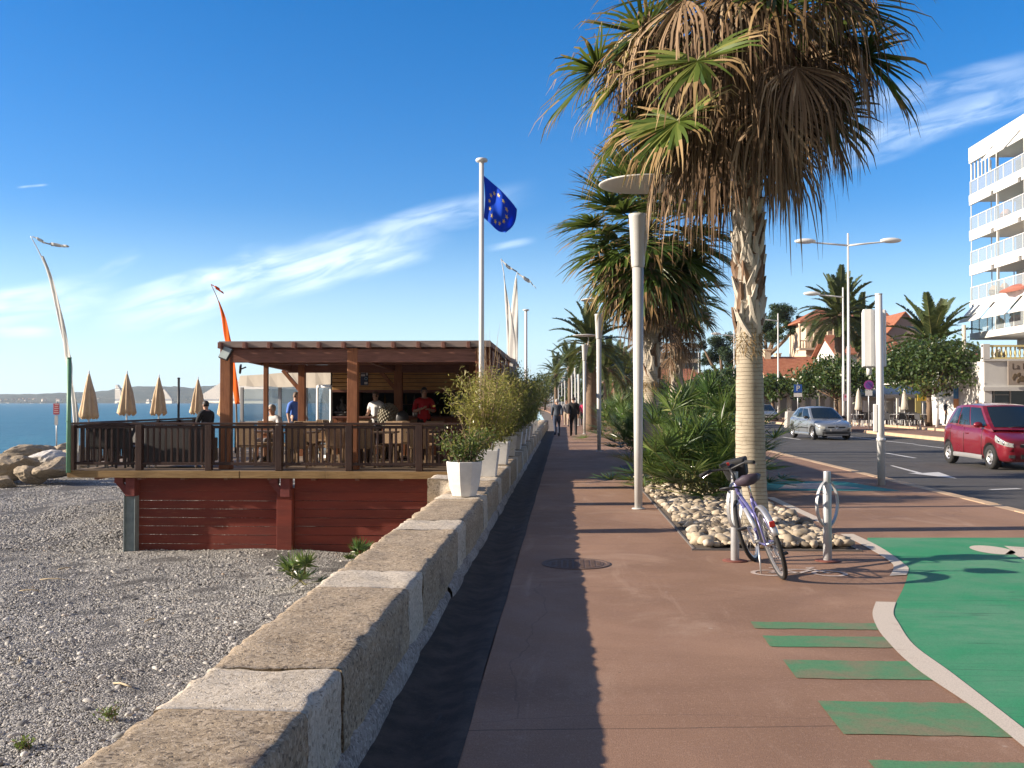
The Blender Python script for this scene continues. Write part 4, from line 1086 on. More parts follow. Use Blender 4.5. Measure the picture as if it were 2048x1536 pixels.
pl = [(178, 748, 836, 25.3, 'closed beige parasol nearest the curved white flag, leftmost of the row'), (254, 748, 829, 27.2, 'closed beige parasol second from the left in the row beyond the rail'),
      (318, 755, 829, 29.2, 'closed beige parasol just left of the thin dark pole'), (396, 759, 827, 31.6, 'closed beige parasol between the dark pole and the pergola corner')]
for i, (u, v0, v1, Y, lab) in enumerate(pl):
    a, b_ = at(u, v0, Y), at(u, v1, Y); parasol((a.x, Y, .02), lab, a.z - b_.z, a.z - .02, i * 1.3)
a = at(469, 760, 34); b_ = at(472, 830, 34); parasol((a.x, 33, .02), 'closed beige parasol half hidden behind the pergola corner post', a.z - b_.z, a.z - .02, 3.3)
a = at(357.5, 757, 27.5); mb = MB(); mb.cyl((0, 0, 0), (0, 0, a.z - .02), .034, .034, 10); mb.lathe([(.045, 0), (.045, .02), (0, .03)], (0, 0, a.z - .02), 10)
tag(mb.build('dark_pole', M['dark_metal'], loc=(a.x, 27.5, .02)), 'thin dark pole standing up behind the side railing between parasols', 'pole')
# ================================================================ palms, trees
M['palm_green'] = leafmat('fan_palm_leaf', [(0, (.02, .046, .012)), (.4, (.05, .095, .02)), (.75, (.11, .16, .032)), (1, (.24, .25, .065))], .30, .35, .5)
M['palm_tip'] = leafmat('dry_palm_tip', [(0, (.16, .095, .04)), (.5, (.30, .19, .085)), (1, (.46, .33, .17))], .3, .7, .2)
M['palm_dead'] = leafmat('dead_palm_leaf', [(0, (.05, .029, .018)), (.4, (.14, .086, .05)), (.75, (.30, .205, .125)), (1, (.51, .40, .265))], .08, .75, .2)
M['petiole'] = simple('palm_leaf_stalk', (.17, .16, .05), .35, 6, .5)
M['petiole_dead'] = simple('dead_leaf_stalk', (.16, .085, .045), .4, 10, .8)
M['chamae'] = leafmat('dwarf_palm_leaf', [(0, (.022, .055, .016)), (.4, (.062, .12, .03)), (.75, (.14, .21, .05)), (1, (.34, .36, .14))], .28, .32, .55)
M['date_leaf'] = leafmat('date_palm_leaf', [(0, (.025, .042, .016)), (.5, (.062, .088, .03)), (1, (.15, .165, .06))], .25, .4, .5)
M['broad_leaf'] = leafmat('broad_tree_leaf', [(0, (.014, .034, .009)), (.5, (.04, .078, .018)), (.85, (.085, .13, .03)), (1, (.15, .15, .05))], .3, .4, .5)
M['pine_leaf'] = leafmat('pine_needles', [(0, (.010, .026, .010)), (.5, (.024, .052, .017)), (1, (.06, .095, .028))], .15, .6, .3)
M['far_leaf'] = leafmat('far_tree_leaf', [(0, (.02, .036, .014)), (.5, (.05, .075, .025)), (1, (.11, .13, .045))], .25, .5, .4)
M['bark'] = simple('brown_bark', (.17, .115, .075), .35, 9, .9, .6, 20, stretch=(3, 3, .7))
s = Mat('ringed_palm_trunk'); c0 = s.coord(); sp_ = s.n('ShaderNodeSeparateXYZ'); s.set(sp_.inputs[0], c0)
wob = s.noise(2.5, 4, .6, c0); zz_ = s.math('ADD', sp_.outputs[2], s.math('MULTIPLY', wob, .06))
band = s.math('FRACT', s.math('MULTIPLY', zz_, 21.0)); line = s.mr(s.math('ABSOLUTE', s.math('SUBTRACT', band, .5)), .40, .50, 0, 1)
vert = s.noise(9, 5, .7, s.coord(scale=(4.5, 4.5, .8))); vl = s.mr(vert, .60, .66, 0, 1); blot = s.noise(3, 5, .6, c0)
c = s.mix(s.mr(blot, .3, .7), (.455, .40, .305), (.33, .285, .215)); c = s.mix(s.math('MULTIPLY', line, s.mr(s.noise(7, 4, .6, c0), .3, .6, .2, .7)), c, (.17, .12, .075)); c = s.mix(s.math('MULTIPLY', vl, .4), c, (.2, .15, .10))
s.bump(s.math('SUBTRACT', 1.0, s.math('MAXIMUM', line, s.math('MULTIPLY', vl, .4))), .7, .01); M['palm_trunk'] = s.fin(c, .9, 0, .2)
M['boot'] = simple('leaf_base_boot', (.48, .43, .355), .26, 9, .85, .4, 40, stretch=(2, 2, .5))
M['boot_dark'] = simple('dark_leaf_base', (.17, .105, .065), .4, 9, .9, .4, 40)
M['fibre'] = simple('palm_fibre', (.33, .22, .13), .4, 25, .95, .8, 60, stretch=(1.5, 1.5, .4))

def norm(v): return v / (np.linalg.norm(v, axis=-1, keepdims=True) + 1e-9)
def fan(B, MBp, origin, az, el, plen, blen, nseg, rg, spread=2.35, droop=.55, mi=(0, 1), tipfrac=.35, tiphang=1.0, width=.036, pm=0, tint=0.0, fold=.25, pet_r=.014, sag=.3):
    """one fan frond: bent stalk plus a hand of tapering segments whose ends hang"""
    o = np.array(origin, float); d0 = np.array([math.cos(az) * math.cos(el), math.sin(az) * math.cos(el), math.sin(el)])
    pts = []; p = o.copy(); d = d0.copy()
    for i in range(6):
        pts.append(p.copy()); d = d + np.array([0, 0, -sag * plen / 5]); d /= np.linalg.norm(d); p = p + d * plen / 5
    MBp.tube([Vector(q) for q in pts], [pet_r * (1.6 - .17 * i) for i in range(6)], 5, pm, flat=.6)
    hub = pts[-1]; t = d; s_ = np.cross(t, [0, 0, 1.0])
    if np.linalg.norm(s_) < 1e-3: s_ = np.array([-math.sin(az), math.cos(az), 0])
    s_ /= np.linalg.norm(s_); nn = np.cross(s_, t)
    a = np.linspace(-spread, spread, nseg) + rg.normal(0, .03, nseg)
    L = blen * (.62 + .38 * np.cos(a * .55)) * rg.uniform(.85, 1.1, nseg)
    dirs = np.cos(a)[:, None] * t + np.sin(a)[:, None] * s_ + (fold * np.abs(np.sin(a)))[:, None] * nn
    dirs = norm(dirs)
    K = 7; q = np.linspace(0, 1, K)
    P = np.zeros((nseg, K, 3)); cur = np.tile(hub, (nseg, 1)).astype(float); dd = dirs.copy()
    for k in range(K):
        P[:, k] = cur
        g = droop * (q[k] ** 1.5) + (tiphang if q[k] > 1 - tipfrac else 0)
        dd = norm(dd + np.array([0, 0, -1.0]) * (g * .42) + rg.normal(0, .10, (nseg, 3)) * (.15 + q[k]))
        cur = cur + dd * (L / (K - 1))[:, None]
    wv = np.array([.35, .9, 1.0, .85, .6, .34, .06]) * width
    side = norm(np.cross(dirs, np.tile(nn, (nseg, 1))) + rg.normal(0, .35, (nseg, 3)))
    W = side[:, None, :] * wv[None, :, None] * (L / blen)[:, None, None]
    m = np.full((nseg, K - 1), mi[0]); cut = np.clip(((1 - tipfrac) * (K - 1) + rg.normal(0, .8, nseg)).astype(int), 1, K - 1)
    for j in range(nseg): m[j, cut[j]:] = mi[1]
    B.strips(P, W, m, np.clip(rg.normal(.5 + tint, .17, nseg) + rg.normal(0, .06), 0, 1))

def boots(mb, x, y, z0, z1, r0, r1, n, rg, mi=0, size=1.0, lean=(0, 0)):
    for i in range(n):
        q = (i + .5) / n; z = z0 + (z1 - z0) * q; a = i * 2.39996 + rg.uniform(-.15, .15); r_ = r0 + (r1 - r0) * q
        up_ = q > .55; w_ = rg.uniform(.035, .06) * size; h = rg.uniform(.10, .2) * size if up_ else rg.uniform(.28, .42) * size; tilt = (rg.uniform(.03, .075) if up_ else rg.uniform(.002, .03)) * size
        ca, sa = math.cos(a), math.sin(a); tx, ty = -sa, ca; sk = rg.choice((-1, 1)) * rg.uniform(.03, .11) * (.5 if up_ else 1)
        cx, cy = x + lean[0] * (z - z0), y + lean[1] * (z - z0)
        def P(s_, rr, zz): return (cx + ca * rr + tx * s_, cy + sa * rr + ty * s_, zz)
        vs = [P(-w_, r_, z), P(w_, r_, z), P(w_ * .75 + sk, r_ + tilt * .7, z + h * .55), P(-w_ * .75 + sk, r_ + tilt * .7, z + h * .55),
              P(-w_ * .18 + sk * 1.6, r_ + tilt * 1.5, z + h), P(w_ * .12 + sk * 1.6, r_ + tilt * 1.5, z + h * .97),
              P(0, r_ + .028 * size, z), P(sk, r_ + tilt * .7 + .03 * size, z + h * .55), P(sk * 1.6, r_ + tilt * 1.6 + .012, z + h)]
        fs = [(0, 6, 7, 3), (6, 1, 2, 7), (3, 7, 8, 4), (7, 2, 5, 8)]
        back = [P(-w_, r_ - .04, z), P(w_, r_ - .04, z), P(w_ * .75 + sk, r_ - .02, z + h * .55), P(-w_ * .75 + sk, r_ - .02, z + h * .55), P(-w_ * .18 + sk * 1.6, r_, z + h), P(w_ * .12 + sk * 1.6, r_, z + h * .97)]
        vs += back; fs += [(0, 3, 12, 9), (3, 4, 13, 12), (1, 10, 11, 2), (2, 11, 14, 5), (4, 8, 5, 14, 13)]
        mb.add(vs, fs, mi if rg.random() > .22 else mi + 1, False)

def washingtonia(name, label, loc, Htop, trunk, seed, live, dead, crown_r, mid, boot=None, lean=(0, 0), dens=1.0, group=None, el0=-32, dr=1.0, extra=(), tipf=.36, w_=.028, dadd=0.0):
    rgp = random.Random(seed); rg = np.random.default_rng(seed)
    t = thing(name, label, 'palm tree', loc, 0, group)
    mb = MB(); pts, rad = [], []
    for z, r_ in trunk:
        pts.append((lean[0] * z, lean[1] * z, z)); rad.append(r_)
    fine_p, fine_r = [], []
    for i in range(len(pts) - 1):
        for j in range(8):
            q = j / 8; fine_p.append(tuple(pts[i][k] * (1 - q) + pts[i + 1][k] * q for k in range(3))); fine_r.append(rad[i] * (1 - q) + rad[i + 1] * q + rgp.uniform(-.004, .004))
    fine_p.append(pts[-1]); fine_r.append(rad[-1])
    mb.tube(fine_p, fine_r, 24, 0); mb.build('trunk', M['palm_trunk'], t)
    if boot:
        z0, z1, r0, r1, n = boot
        mb = MB(); boots(mb, lean[0] * z0, lean[1] * z0, z0, z1, r0, r1, n, rgp, 0, 1.0, lean); mb.build('leaf_bases', [M['boot'], M['boot_dark']], t)
        B = BULK(); N = 420
        a = rg.uniform(0, 6.28, N); z = z0 + rg.normal(-.02, .09, N); r_ = r0 * .98
        C = np.stack([np.cos(a) * r_ + lean[0] * z0, np.sin(a) * r_ + lean[1] * z0, z], 1)
        d = norm(np.stack([np.cos(a) * .25, np.sin(a) * .25, -np.ones(N)], 1) + rg.normal(0, .5, (N, 3)))
        P = np.stack([C, C + d * .06, C + d * .11 + np.array([0, 0, -.02])], 1); W = norm(np.cross(d, rg.normal(size=(N, 3))))[:, None, :] * np.array([.006, .004, .001])[None, :, None]
        B.strips(P, np.broadcast_to(W, P.shape), 0, rg.uniform(.2, 1, N)); B.build('fibre_collar', M['palm_tip'], t)
    top = np.array([lean[0] * Htop, lean[1] * Htop, Htop])
    # dead skirt
    B = BULK(); mp = MB()
    for i in range(dead):
        a = i * 2.39996 + rgp.uniform(-.3, .3); q = i / dead
        el = R(4 - 62 * q + rgp.uniform(-20, 20)); z = Htop - .15 - mid * .55 * q
        fan(B, mp, (top[0] + .1 * math.cos(a), top[1] + .1 * math.sin(a), z), a, el, dr * crown_r * rgp.uniform(.30, .66) * (1 - .3 * q), dr * crown_r * rgp.uniform(.30, .68), int(rgp.uniform(22, 46) * dens), rg, rgp.uniform(.7, 2.0), rgp.uniform(1.2, 4.0), (0, 0), .6, rgp.uniform(.8, 3.2), .0175, 0, rgp.uniform(-.26, .26), .15, .014, .7)
    for i in range(int(dead * .26)):
        a = i * 2.39996 + rgp.uniform(-.3, .3); r_ = crown_r * rgp.uniform(.24, .50) * dr
        fan(B, mp, (top[0] + r_ * math.cos(a), top[1] + r_ * math.sin(a), Htop - rgp.uniform(.55, 1.5) * crown_r / 2.42), a, R(rgp.uniform(-70, -40)), .22, crown_r * rgp.uniform(.40, .62) * dr, int(60 * dens), rg, rgp.uniform(.8, 1.5), 3.2, (0, 0), .6, 2.4, .0125, 0, rgp.uniform(-.3, .25), .3, .014, .9)
    B.build('dead_fronds', M['palm_dead'], t)
    if mp.v: mp.build('dead_stalks', M['petiole_dead'], t)
    B = BULK(); mp = MB()
    for i in range(live):
        q = i / live; a = i * 2.39996 + rgp.uniform(-.25, .25); el = R(el0 + (80 - el0) * q ** 1.1 + rgp.uniform(-8, 8))
        fan(B, mp, (top[0], top[1], Htop - .1 + .25 * q), a, el, crown_r * rgp.uniform(.48, .62), crown_r * rgp.uniform(.48, .60), int(48 * dens), rg, 2.3, .62 - .3 * q + dadd * (1 - q), (0, 1), tipf * (1 - .66 * q), 1.7, w_, 0, rgp.uniform(-.12, .12), .25, .016, .22)
    for (a, el, pl_, bl_, z, tn) in extra: fan(B, mp, (top[0], top[1], z), R(a), R(el), pl_, bl_, 46, rg, 2.2, .75, (0, 1), .26, 1.7, .03, 0, tn, .3, .018, .35)
    B.build('crown', [M['palm_green'], M['palm_tip']], t); mp.build('leaf_stalks', M['petiole'], t)
    return t

mp0 = gp(1503, 1062)
main_palm = washingtonia('fan_palm', 'tall fan palm with a shaggy skirt of dead brown fronds beside the parked bicycle', (mp0.x, mp0.y, 0), 7.0,
    [(-.1, .235), (.15, .215), (.6, .19), (1.2, .178), (1.8, .166), (2.3, .158), (2.6, .15), (3.2, .148), (4.2, .15), (5.2, .15), (6.9, .16)], 41, 33, 70, 2.42, 2.4, (2.36, 4.9, .145, .135, 190), (-.008, 0), 1.0, None, -30, 1.0, ((172, 2, 2.0, 1.15, 6.55, .1), (-176, -22, 1.9, 1.1, 6.2, .0), (-116, -2, 2.05, 1.1, 6.15, .22), (-128, -12, 1.9, 1.0, 5.75, .15), (-168, -12, 1.75, 1.1, 6.5, .12), (-150, -30, 1.6, .9, 6.0, .05), (-8, -16, 1.7, 1.15, 6.75, -.2), (-70, 8, 1.7, 1.0, 6.7, .08), (-95, 20, 1.6, 1.05, 6.8, .05), (20, -30, 1.6, 1.0, 6.4, -.1), (150, -25, 1.5, 1.0, 6.3, 0)))
p2 = gp(1308, 900); Y2 = 22.5; x2 = at(1305, 800, Y2).x
washingtonia('fan_palm', 'full green fan palm with a dark skirt standing behind the tall lamp post', (x2, Y2, 0), 5.35,
    [(-.1, .24), (.5, .20), (1.2, .175), (1.9, .165), (2.1, .18), (3, .18), (5.2, .17)], 43, 66, 30, 2.15, 2.9, (2.0, 3.2, .165, .17, 60), (-.012, 0), .9, None, -66, .72, (), .15, .040, .55)
x3 = at(1352, 780, 34).x
washingtonia('fan_palm', 'fan palm with a pale mottled trunk beyond the full green one', (x3, 34, 0), 5.2,
    [(-.1, .25), (.5, .22), (1.5, .19), (2.2, .2), (5.0, .2)], 47, 40, 30, 1.9, 2.6, (1.2, 3.6, .2, .19, 50), (0, 0), .7, None, -50, .8, (), .16, .036, .4)

def dwarf_palm(label, loc, n, r_, blen, seed, up=1.0, group=None):
    rgp = random.Random(seed); rg = np.random.default_rng(seed)
    t = thing('dwarf_palm', label, 'palm shrub', loc, 0, group); B = BULK(); mp = MB()
    for i in range(n):
        q = (i + .5) / n; a = i * 2.39996 + rgp.uniform(-.3, .3); el = R(10 + 74 * q + rgp.uniform(-9, 9))
        o = (rgp.uniform(-.3, .3) * r_, rgp.uniform(-.3, .3) * r_, .05 + .35 * up * rgp.random() * q)
        fan(B, mp, o, a, el, r_ * rgp.uniform(.55, .95) * (1 + (up - 1) * q), blen * rgp.uniform(.85, 1.15), 22, rg, 2.0, .22, (0, 0), .1, .25, .017, 0, rgp.uniform(-.2, .22), .35, .008, .25)
    B.build('fronds', M['chamae'], t); mp.build('stalks', M['petiole'], t); return t
dps = [(1400, 955, 16.4, 62, .95, .58, 'dense dwarf fan palm at the front of the pebble bed behind the bicycle', 1.0), (1395, 930, 18.6, 66, 1.25, .65, 'taller dwarf fan palm at the back of the pebble bed', 1.35),
       (1325, 945, 18.2, 38, .62, .42, 'smaller dwarf fan palm close behind the lamp post', .9), (1445, 930, 20.2, 40, 1.05, .6, 'dwarf fan palm half hidden by the tall palm trunk', 1.2)]
for i, (u, v, Y, n, r_, bl, lab, up) in enumerate(dps):
    dwarf_palm(lab, (at(u, v, Y).x, Y, .02), n, r_, bl, 60 + i, up, 'dwarf fan palms in the pebble bed')
for i, (u, v, s_, lab) in enumerate(((598, 1180, .33, 'small dwarf palm growing in the pebbles at the foot of the sea wall'), (716, 1108, .27, 'small green palm seedling behind the sea wall near the red planks'))):
    p = gp(u, v, -1.47 + (0 if i == 0 else .0)); p = at(u, v, p.y if p.y < 19.9 else 18.5); 
    z = beach_z(p.x, p.y)
    if p.x > -1.7: p.x = -1.75
    dwarf_palm(lab, (p.x, p.y, z), 9, s_ * 1.1, s_ * .9, 80 + i, 1.0)

# weeds on the beach
M['weed'] = leafmat('weed_leaf', [(0, (.06, .12, .03)), (1, (.2, .28, .07))], .3)
for i, (u, v, s_, lab) in enumerate(((222, 1440, .13, 'bright green weed growing in the beach pebbles by the wall'), (50, 1500, .09, 'tiny green weed in the pebbles at the bottom left corner'))):
    p = gp(u, v, -1.47); stem_plant('weed', lab, (p.x, p.y, -1.46), s_ * 1.2, s_ * 1.2, 9, 90, (.05, .4), M['weed'], 90 + i, .03, .1)

def feather(B, mp, o, az, el, L, rg, nl=34, lw=.022, ll=.42, sag=1.0, mi=0, tint=0):
    d = np.array([math.cos(az) * math.cos(el), math.sin(az) * math.cos(el), math.sin(el)]); p = np.array(o, float); pts = []; ds = []
    n = 12
    for i in range(n + 1):
        pts.append(p.copy()); ds.append(d.copy()); d = d + np.array([0, 0, -sag / n * (.5 + 1.2 * i / n)]); d /= np.linalg.norm(d); p = p + d * L / n
    mp.tube([Vector(q) for q in pts], [.03 * (1 - .85 * i / n) * (L / 2.6) for i in range(n + 1)], 4)
    pts = np.array(pts); ds = np.array(ds); q = np.linspace(.14, 1, nl); k = q * n; k0 = np.minimum(k.astype(int), n - 1); fr = (k - k0)[:, None]
    C = pts[k0] * (1 - fr) + pts[k0 + 1] * fr; T = norm(ds[k0] * (1 - fr) + ds[k0 + 1] * fr)
    S = norm(np.cross(T, np.array([0, 0, 1.0]) + rg.normal(0, .02, 3))); U = np.cross(S, T); l_ = ll * (np.sin(PI * (q * .82 + .12)) ** .6) * (L / 2.6)
    for sg in (-1, 1):
        dr = norm(T * .75 + S * sg * 1.0 + U * .38 + rg.normal(0, .07, (nl, 3))); e = C + dr * l_[:, None]; m_ = C + dr * (l_ * .5)[:, None]; e[:, 2] -= .10 * l_
        P = np.stack([C, m_, e], 1); wd = norm(np.cross(dr, U))
        W = wd[:, None, :] * np.array([.7, 1, .1])[None, :, None] * lw * (L / 2.6)
        B.strips(P, W, mi, np.clip(rg.normal(.5 + tint, .15, nl), 0, 1))
def date_palm(label, loc, H, L, n, seed, tr=.26, group=None, lw=.03, nl=34):
    rgp = random.Random(seed); rg = np.random.default_rng(seed); t = thing('date_palm', label, 'palm tree', loc, 0, group)
    mb = MB(); n_ = max(6, int(H * 3)); mb.tube([(0, 0, -.1 + (H + .1) * i / n_) for i in range(n_ + 1)], [tr * (1.15 if i % 2 else 1.0) * (1.2 if i < 2 else 1) for i in range(n_ + 1)], 12)
    mb.ell((0, 0, H), (tr * 1.6, tr * 1.6, tr * 1.7)); mb.build('trunk', M['bark'], t)
    B = BULK(); mp = MB()
    for i in range(n):
        q = i / n; a = i * 2.39996 + rgp.uniform(-.2, .2); el = R(-18 + 100 * q + rgp.uniform(-7, 7))
        feather(B, mp, (0, 0, H + .1 + .3 * q), a, el, L * rgp.uniform(.85, 1.08), rg, nl, lw, .44, 1.35 - .75 * q, 0, rgp.uniform(-.15, .15))
    B.build('crown', M['date_leaf'], t); mp.build('leaf_stalks', M['petiole'], t); return t
def crown_tree(name, label, loc, H, cr, lobes, nleaf, leaf, mat, seed, trunk_h, tr=.16, cat='tree', group=None, limbs=6, shell=.55, flat=.6):
    """trunk with limbs to every lobe; leaf faces spread through each lobe's volume"""
    rgp = random.Random(seed); rg = np.random.default_rng(seed); t = thing(name, label, cat, loc, 0, group)
    mb = MB(); mb.tube([(0, 0, -.1), (.03, 0, trunk_h * .5), (0, .03, trunk_h)], [tr * 1.25, tr, tr * .85], 10)
    B = BULK(); L = []
    for i in range(lobes):
        a = i * 2.39996 + rgp.uniform(-.3, .3); q = math.sqrt((i + .5) / lobes)
        rr = cr * q * .78; zc = trunk_h + (H - trunk_h) * (.16 + .58 * (1 - q * q) + rgp.uniform(-.1, .14)); sz = cr * rgp.uniform(.26, .42)
        L.append((Vector((rr * math.cos(a), rr * math.sin(a), zc)), sz))
    for i, (c, sz) in enumerate(L):
        if i % max(1, lobes // (limbs * 2)) == 0:
            s0 = Vector((0, .0, trunk_h * .92)); mid = s0.lerp(c, .5) + Vector((0, 0, -.08 * c.length * .3)); mb.tube([s0, mid, c], [tr * .6, tr * .35, tr * .1], 6)
    w_ = np.array([s_ ** 2.2 for _, s_ in L]); w_ /= w_.sum(); idx = rg.choice(len(L), nleaf, p=w_)
    cen = np.array([list(c) for c, _ in L]); sz = np.array([s_ for _, s_ in L])
    u = rand_unit(nleaf, rg); r_ = rg.random(nleaf) ** shell; r_ *= 1 + .25 * rg.normal(size=nleaf) * .5
    P = cen[idx] + u * (r_ * sz[idx])[:, None] * np.array([1, 1, flat])
    P += rg.normal(size=P.shape) * .05 * cr
    nrm = norm(u + rg.normal(0, .8, (nleaf, 3))); A = norm(np.cross(nrm, rg.normal(size=(nleaf, 3)))); Bv = np.cross(nrm, A); s_ = (leaf * rg.uniform(.6, 1.3, nleaf))[:, None]
    lob_t = rg.normal(0, .13, len(L))
    B.quads(P, A * s_ * .5, Bv * s_ * .5, 0, np.clip(rg.normal(.48, .2, nleaf) + lob_t[idx], 0, 1))
    mb.build('trunk', M['bark'], t); B.build('crown', mat, t); return t
def gx(u, Y): return at(u, 803, Y).x
# trees across the road
crown_tree('street_tree', 'round crowned street tree on the far pavement between the info panel and the white block', (gx(1858, 66), 66, 0), at(1858, 664, 66).z, 4.1, 30, 12000, .25, M['broad_leaf'], 101, 2.2, .17)
crown_tree('street_tree', 'low round street tree behind the silver car', (gx(1672, 79), 79, 0), at(1672, 708, 79).z, 3.8, 26, 9500, .27, M['broad_leaf'], 102, 2.0, .16)
crown_tree('street_tree', 'dark small street tree beside the pine trunk', (gx(1545, 92), 92, 0), at(1545, 745, 92).z, 3.0, 16, 2600, .38, M['broad_leaf'], 103, 1.8, .16)
crown_tree('street_tree', 'dark street tree just left of the tall palm trunk', (gx(1452, 96), 96, 0), at(1452, 735, 96).z, 3.6, 16, 3000, .4, M['broad_leaf'], 104, 1.6, .16)
# umbrella pines
def pine(label, Y, blobs, u_tr, fork, seed, n):
    rg = np.random.default_rng(seed); x0 = gx(u_tr, Y); t = thing('umbrella_pine', label, 'tree', (x0, Y, 0))
    mb = MB(); B = BULK(); base = Vector((0, 0, -.1)); f_ = at(fork[0], fork[1], Y); f_ = Vector((f_.x - x0, 0, f_.z))
    mb.tube([base, f_.lerp(base, .5) + Vector((.2, 0, 0)), f_], [.5, .42, .36], 9)
    tot = sum(b[2] * b[3] for b in blobs)
    for (u, v, ru, rv, dy) in blobs:
        c = at(u, v, Y + dy); k = Y / F; ru *= k; rv *= k; c = Vector((c.x - x0, dy, c.z))
        md = f_.lerp(c, .55) + Vector((0, 0, -.4)); mb.tube([f_, md, c + Vector((0, 0, -.2 * rv))], [.28, .2, .08], 6)
        N = int(n * (ru * rv / k / k) / tot); u3 = rand_unit(N, rg); r_ = rg.random(N) ** .42
        # each blob is itself made of tufts
        T = 16; tc = rand_unit(T, rg) * (rg.random(T) ** .5)[:, None] * .72; ti = rg.integers(0, T, N)
        off = tc[ti] + u3 * (r_ * rg.uniform(.26, .46, T)[ti])[:, None]
        P = np.array(list(c)) + off * np.array([ru, ru * .8, rv]); nrm = norm(u3 + rg.normal(0, .7, (N, 3))); A = norm(np.cross(nrm, rg.normal(size=(N, 3)))); Bv = np.cross(nrm, A); s_ = (.34 * rg.uniform(.6, 1.3, N))[:, None]
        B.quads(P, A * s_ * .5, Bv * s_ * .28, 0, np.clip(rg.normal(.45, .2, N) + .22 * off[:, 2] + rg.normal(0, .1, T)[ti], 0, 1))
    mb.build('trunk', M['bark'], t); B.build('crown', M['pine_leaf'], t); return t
pine('big dark umbrella pine with forked trunk right of the tall palm trunk', 130, [(1560, 630, 42, 26, 0), (1530, 655, 34, 26, 2), (1585, 655, 22, 18, -2), (1510, 690, 24, 16, 1), (1550, 672, 30, 20, -3), (1600, 640, 10, 12, 0)], 1530, (1533, 715), 201, 15000)
pine('broad dark umbrella pine just left of the tall palm trunk', 138, [(1440, 685, 36, 26, 0), (1420, 715, 28, 26, 2), (1460, 712, 30, 26, -2), (1425, 750, 30, 20, 0), (1468, 745, 24, 22, 1), (1405, 690, 12, 14, 0)], 1445, (1445, 760), 202, 15000)
# date palms
date_palm('tall date palm with drooping feather fronds in front of the red roofed villa', (gx(1680, 88), 88, 0), at(1680, 640, 88).z, 4.0, 52, 301, .42, None, .05)
date_palm('shorter date palm behind the tall one beside the villa', (gx(1722, 92), 92, 0), at(1712, 668, 92).z, 3.3, 40, 302, .36, None, .05)
date_palm('date palm crown rising behind the round street tree', (gx(1865, 74), 74, 0), at(1865, 700, 74).z, 3.9, 46, 303, .4, None, .05)
date_palm('date palm on the promenade behind the row of lamp posts', (gx(1182, 56), 56, 0), at(1186, 700, 56).z, 2.7, 46, 304, .28, None, .045)
k = 0
dl = ['first small date palm beyond the tallest promenade date palm', 'second small date palm beyond the tallest promenade date palm', 'date palm far down the promenade on the bed side', 'date palm farthest down the promenade above the lamp posts', 'bushy date palm beside the far end of the road', 'low date palm between the far lamps and the long apartment block']
for (u, v, Y, L) in ((1215, 745, 66, 2.3), (1250, 760, 78, 2.4), (1140, 740, 110, 3.0), (1112, 752, 140, 3.0), (1290, 765, 95, 2.6), (1232, 742, 90, 2.6)):
    date_palm(dl[k], (gx(u, Y), Y, 0), max(1.6, at(u, v, Y).z), L, 34, 310 + k, .24, None, .05, 26); k += 1
# shrubs of the more distant beds
sl_ = ['rounded dark shrub in the second promenade bed', 'rounded shrub at the near end of the second promenade bed', 'dark shrub at the kerb side of the second bed', 'low shrub left of the long bed of dwarf palms', 'shrub in the farthest promenade bed']
for i, (u, v, Y, cr) in enumerate(((1235, 800, 42, 1.1), (1255, 812, 38, .9), (1290, 800, 46, 1.3), (1270, 820, 30, .7), (1210, 800, 60, 1.2))):
    dwarf_palm(sl_[i] .replace('shrub', 'dwarf palm'), (gx(u, Y), Y, 0), 44, cr * 1.0, cr * .62, 400 + i, 1.3, 'dwarf palms in the farther promenade beds')
for i, (u, v, Y, cr, lab) in enumerate(((1330, 770, 110, 4.5, 'wide dark tree mass in front of the long apartment block'), (1275, 780, 125, 4, 'dark tree at the left of the long apartment block'), (1090, 752, 190, 5, 'far tree at the end of the hedge above the walkers'), (1175, 770, 150, 4, 'far bushy tree behind the promenade lamps'),
        (1390, 770, 120, 4, 'dark bushy tree below the left umbrella pine'), (1490, 775, 125, 4, 'dark bushy tree between the two umbrella pines'), (1630, 745, 150, 5, 'dark tree behind the villa and low red roofs'), (1920, 770, 95, 4, 'dark tree beside the white apartment block'))):
    crown_tree('background_tree', lab, (gx(u, Y), Y, 0), max(3, at(u, v - 15, Y).z), cr, 18, 2200, .5, M['far_leaf'], 500 + i, 1.2, .2)

# pebble bed round the palms
bxl, bxr = 1.42, 3.12
mb = MB(); nx_, ny_ = 14, 90
rows = [[(bxl + (bxr - bxl) * i / nx_, 10.9 + 14 * j / ny_, .012 + .045 * math.sin(PI * min(1, max(0, i / nx_))) ** .6 * min(1, j / 6)) for i in range(nx_ + 1)] for j in range(ny_ + 1)]
mb.add([p for r in rows for p in r], [(j * (nx_ + 1) + i, j * (nx_ + 1) + i + 1, (j + 1) * (nx_ + 1) + i + 1, (j + 1) * (nx_ + 1) + i) for j in range(ny_) for i in range(nx_)], 0, True)
struct(mb, 'planting_bed', simple('bed_soil', (.10, .08, .06), .4, 9, .95, .5, 30))
mb = MB()
for a, b in (((bxl - .02, 10.86), (bxl - .02, 25)), ((bxr + .02, 10.86), (bxr + .02, 25)), ((bxl - .05, 10.87), (bxr + .05, 10.87))):
    mb.beam((a[0], a[1], .004), (b[0], b[1], .004), .022, .03)
struct(mb, 'bed_edging', simple('steel_edging', (.13, .12, .115), .2, 8, .6))
s = Mat('cobble'); c0 = s.coord(); v = s.attr(); g = s.noise(14, 5, .6, c0)
c = s.ramp(v, [(0, (.15, .125, .10)), (.25, (.31, .265, .205)), (.55, (.47, .40, .30)), (.8, (.56, .47, .34)), (1, (.60, .55, .47))])
s.bump(g, .25, .01); M['cobble'] = s.fin(s.mix(s.mr(g, .35, .7, 0, .55), c, (.25, .20, .14)), .8, 0, .25)
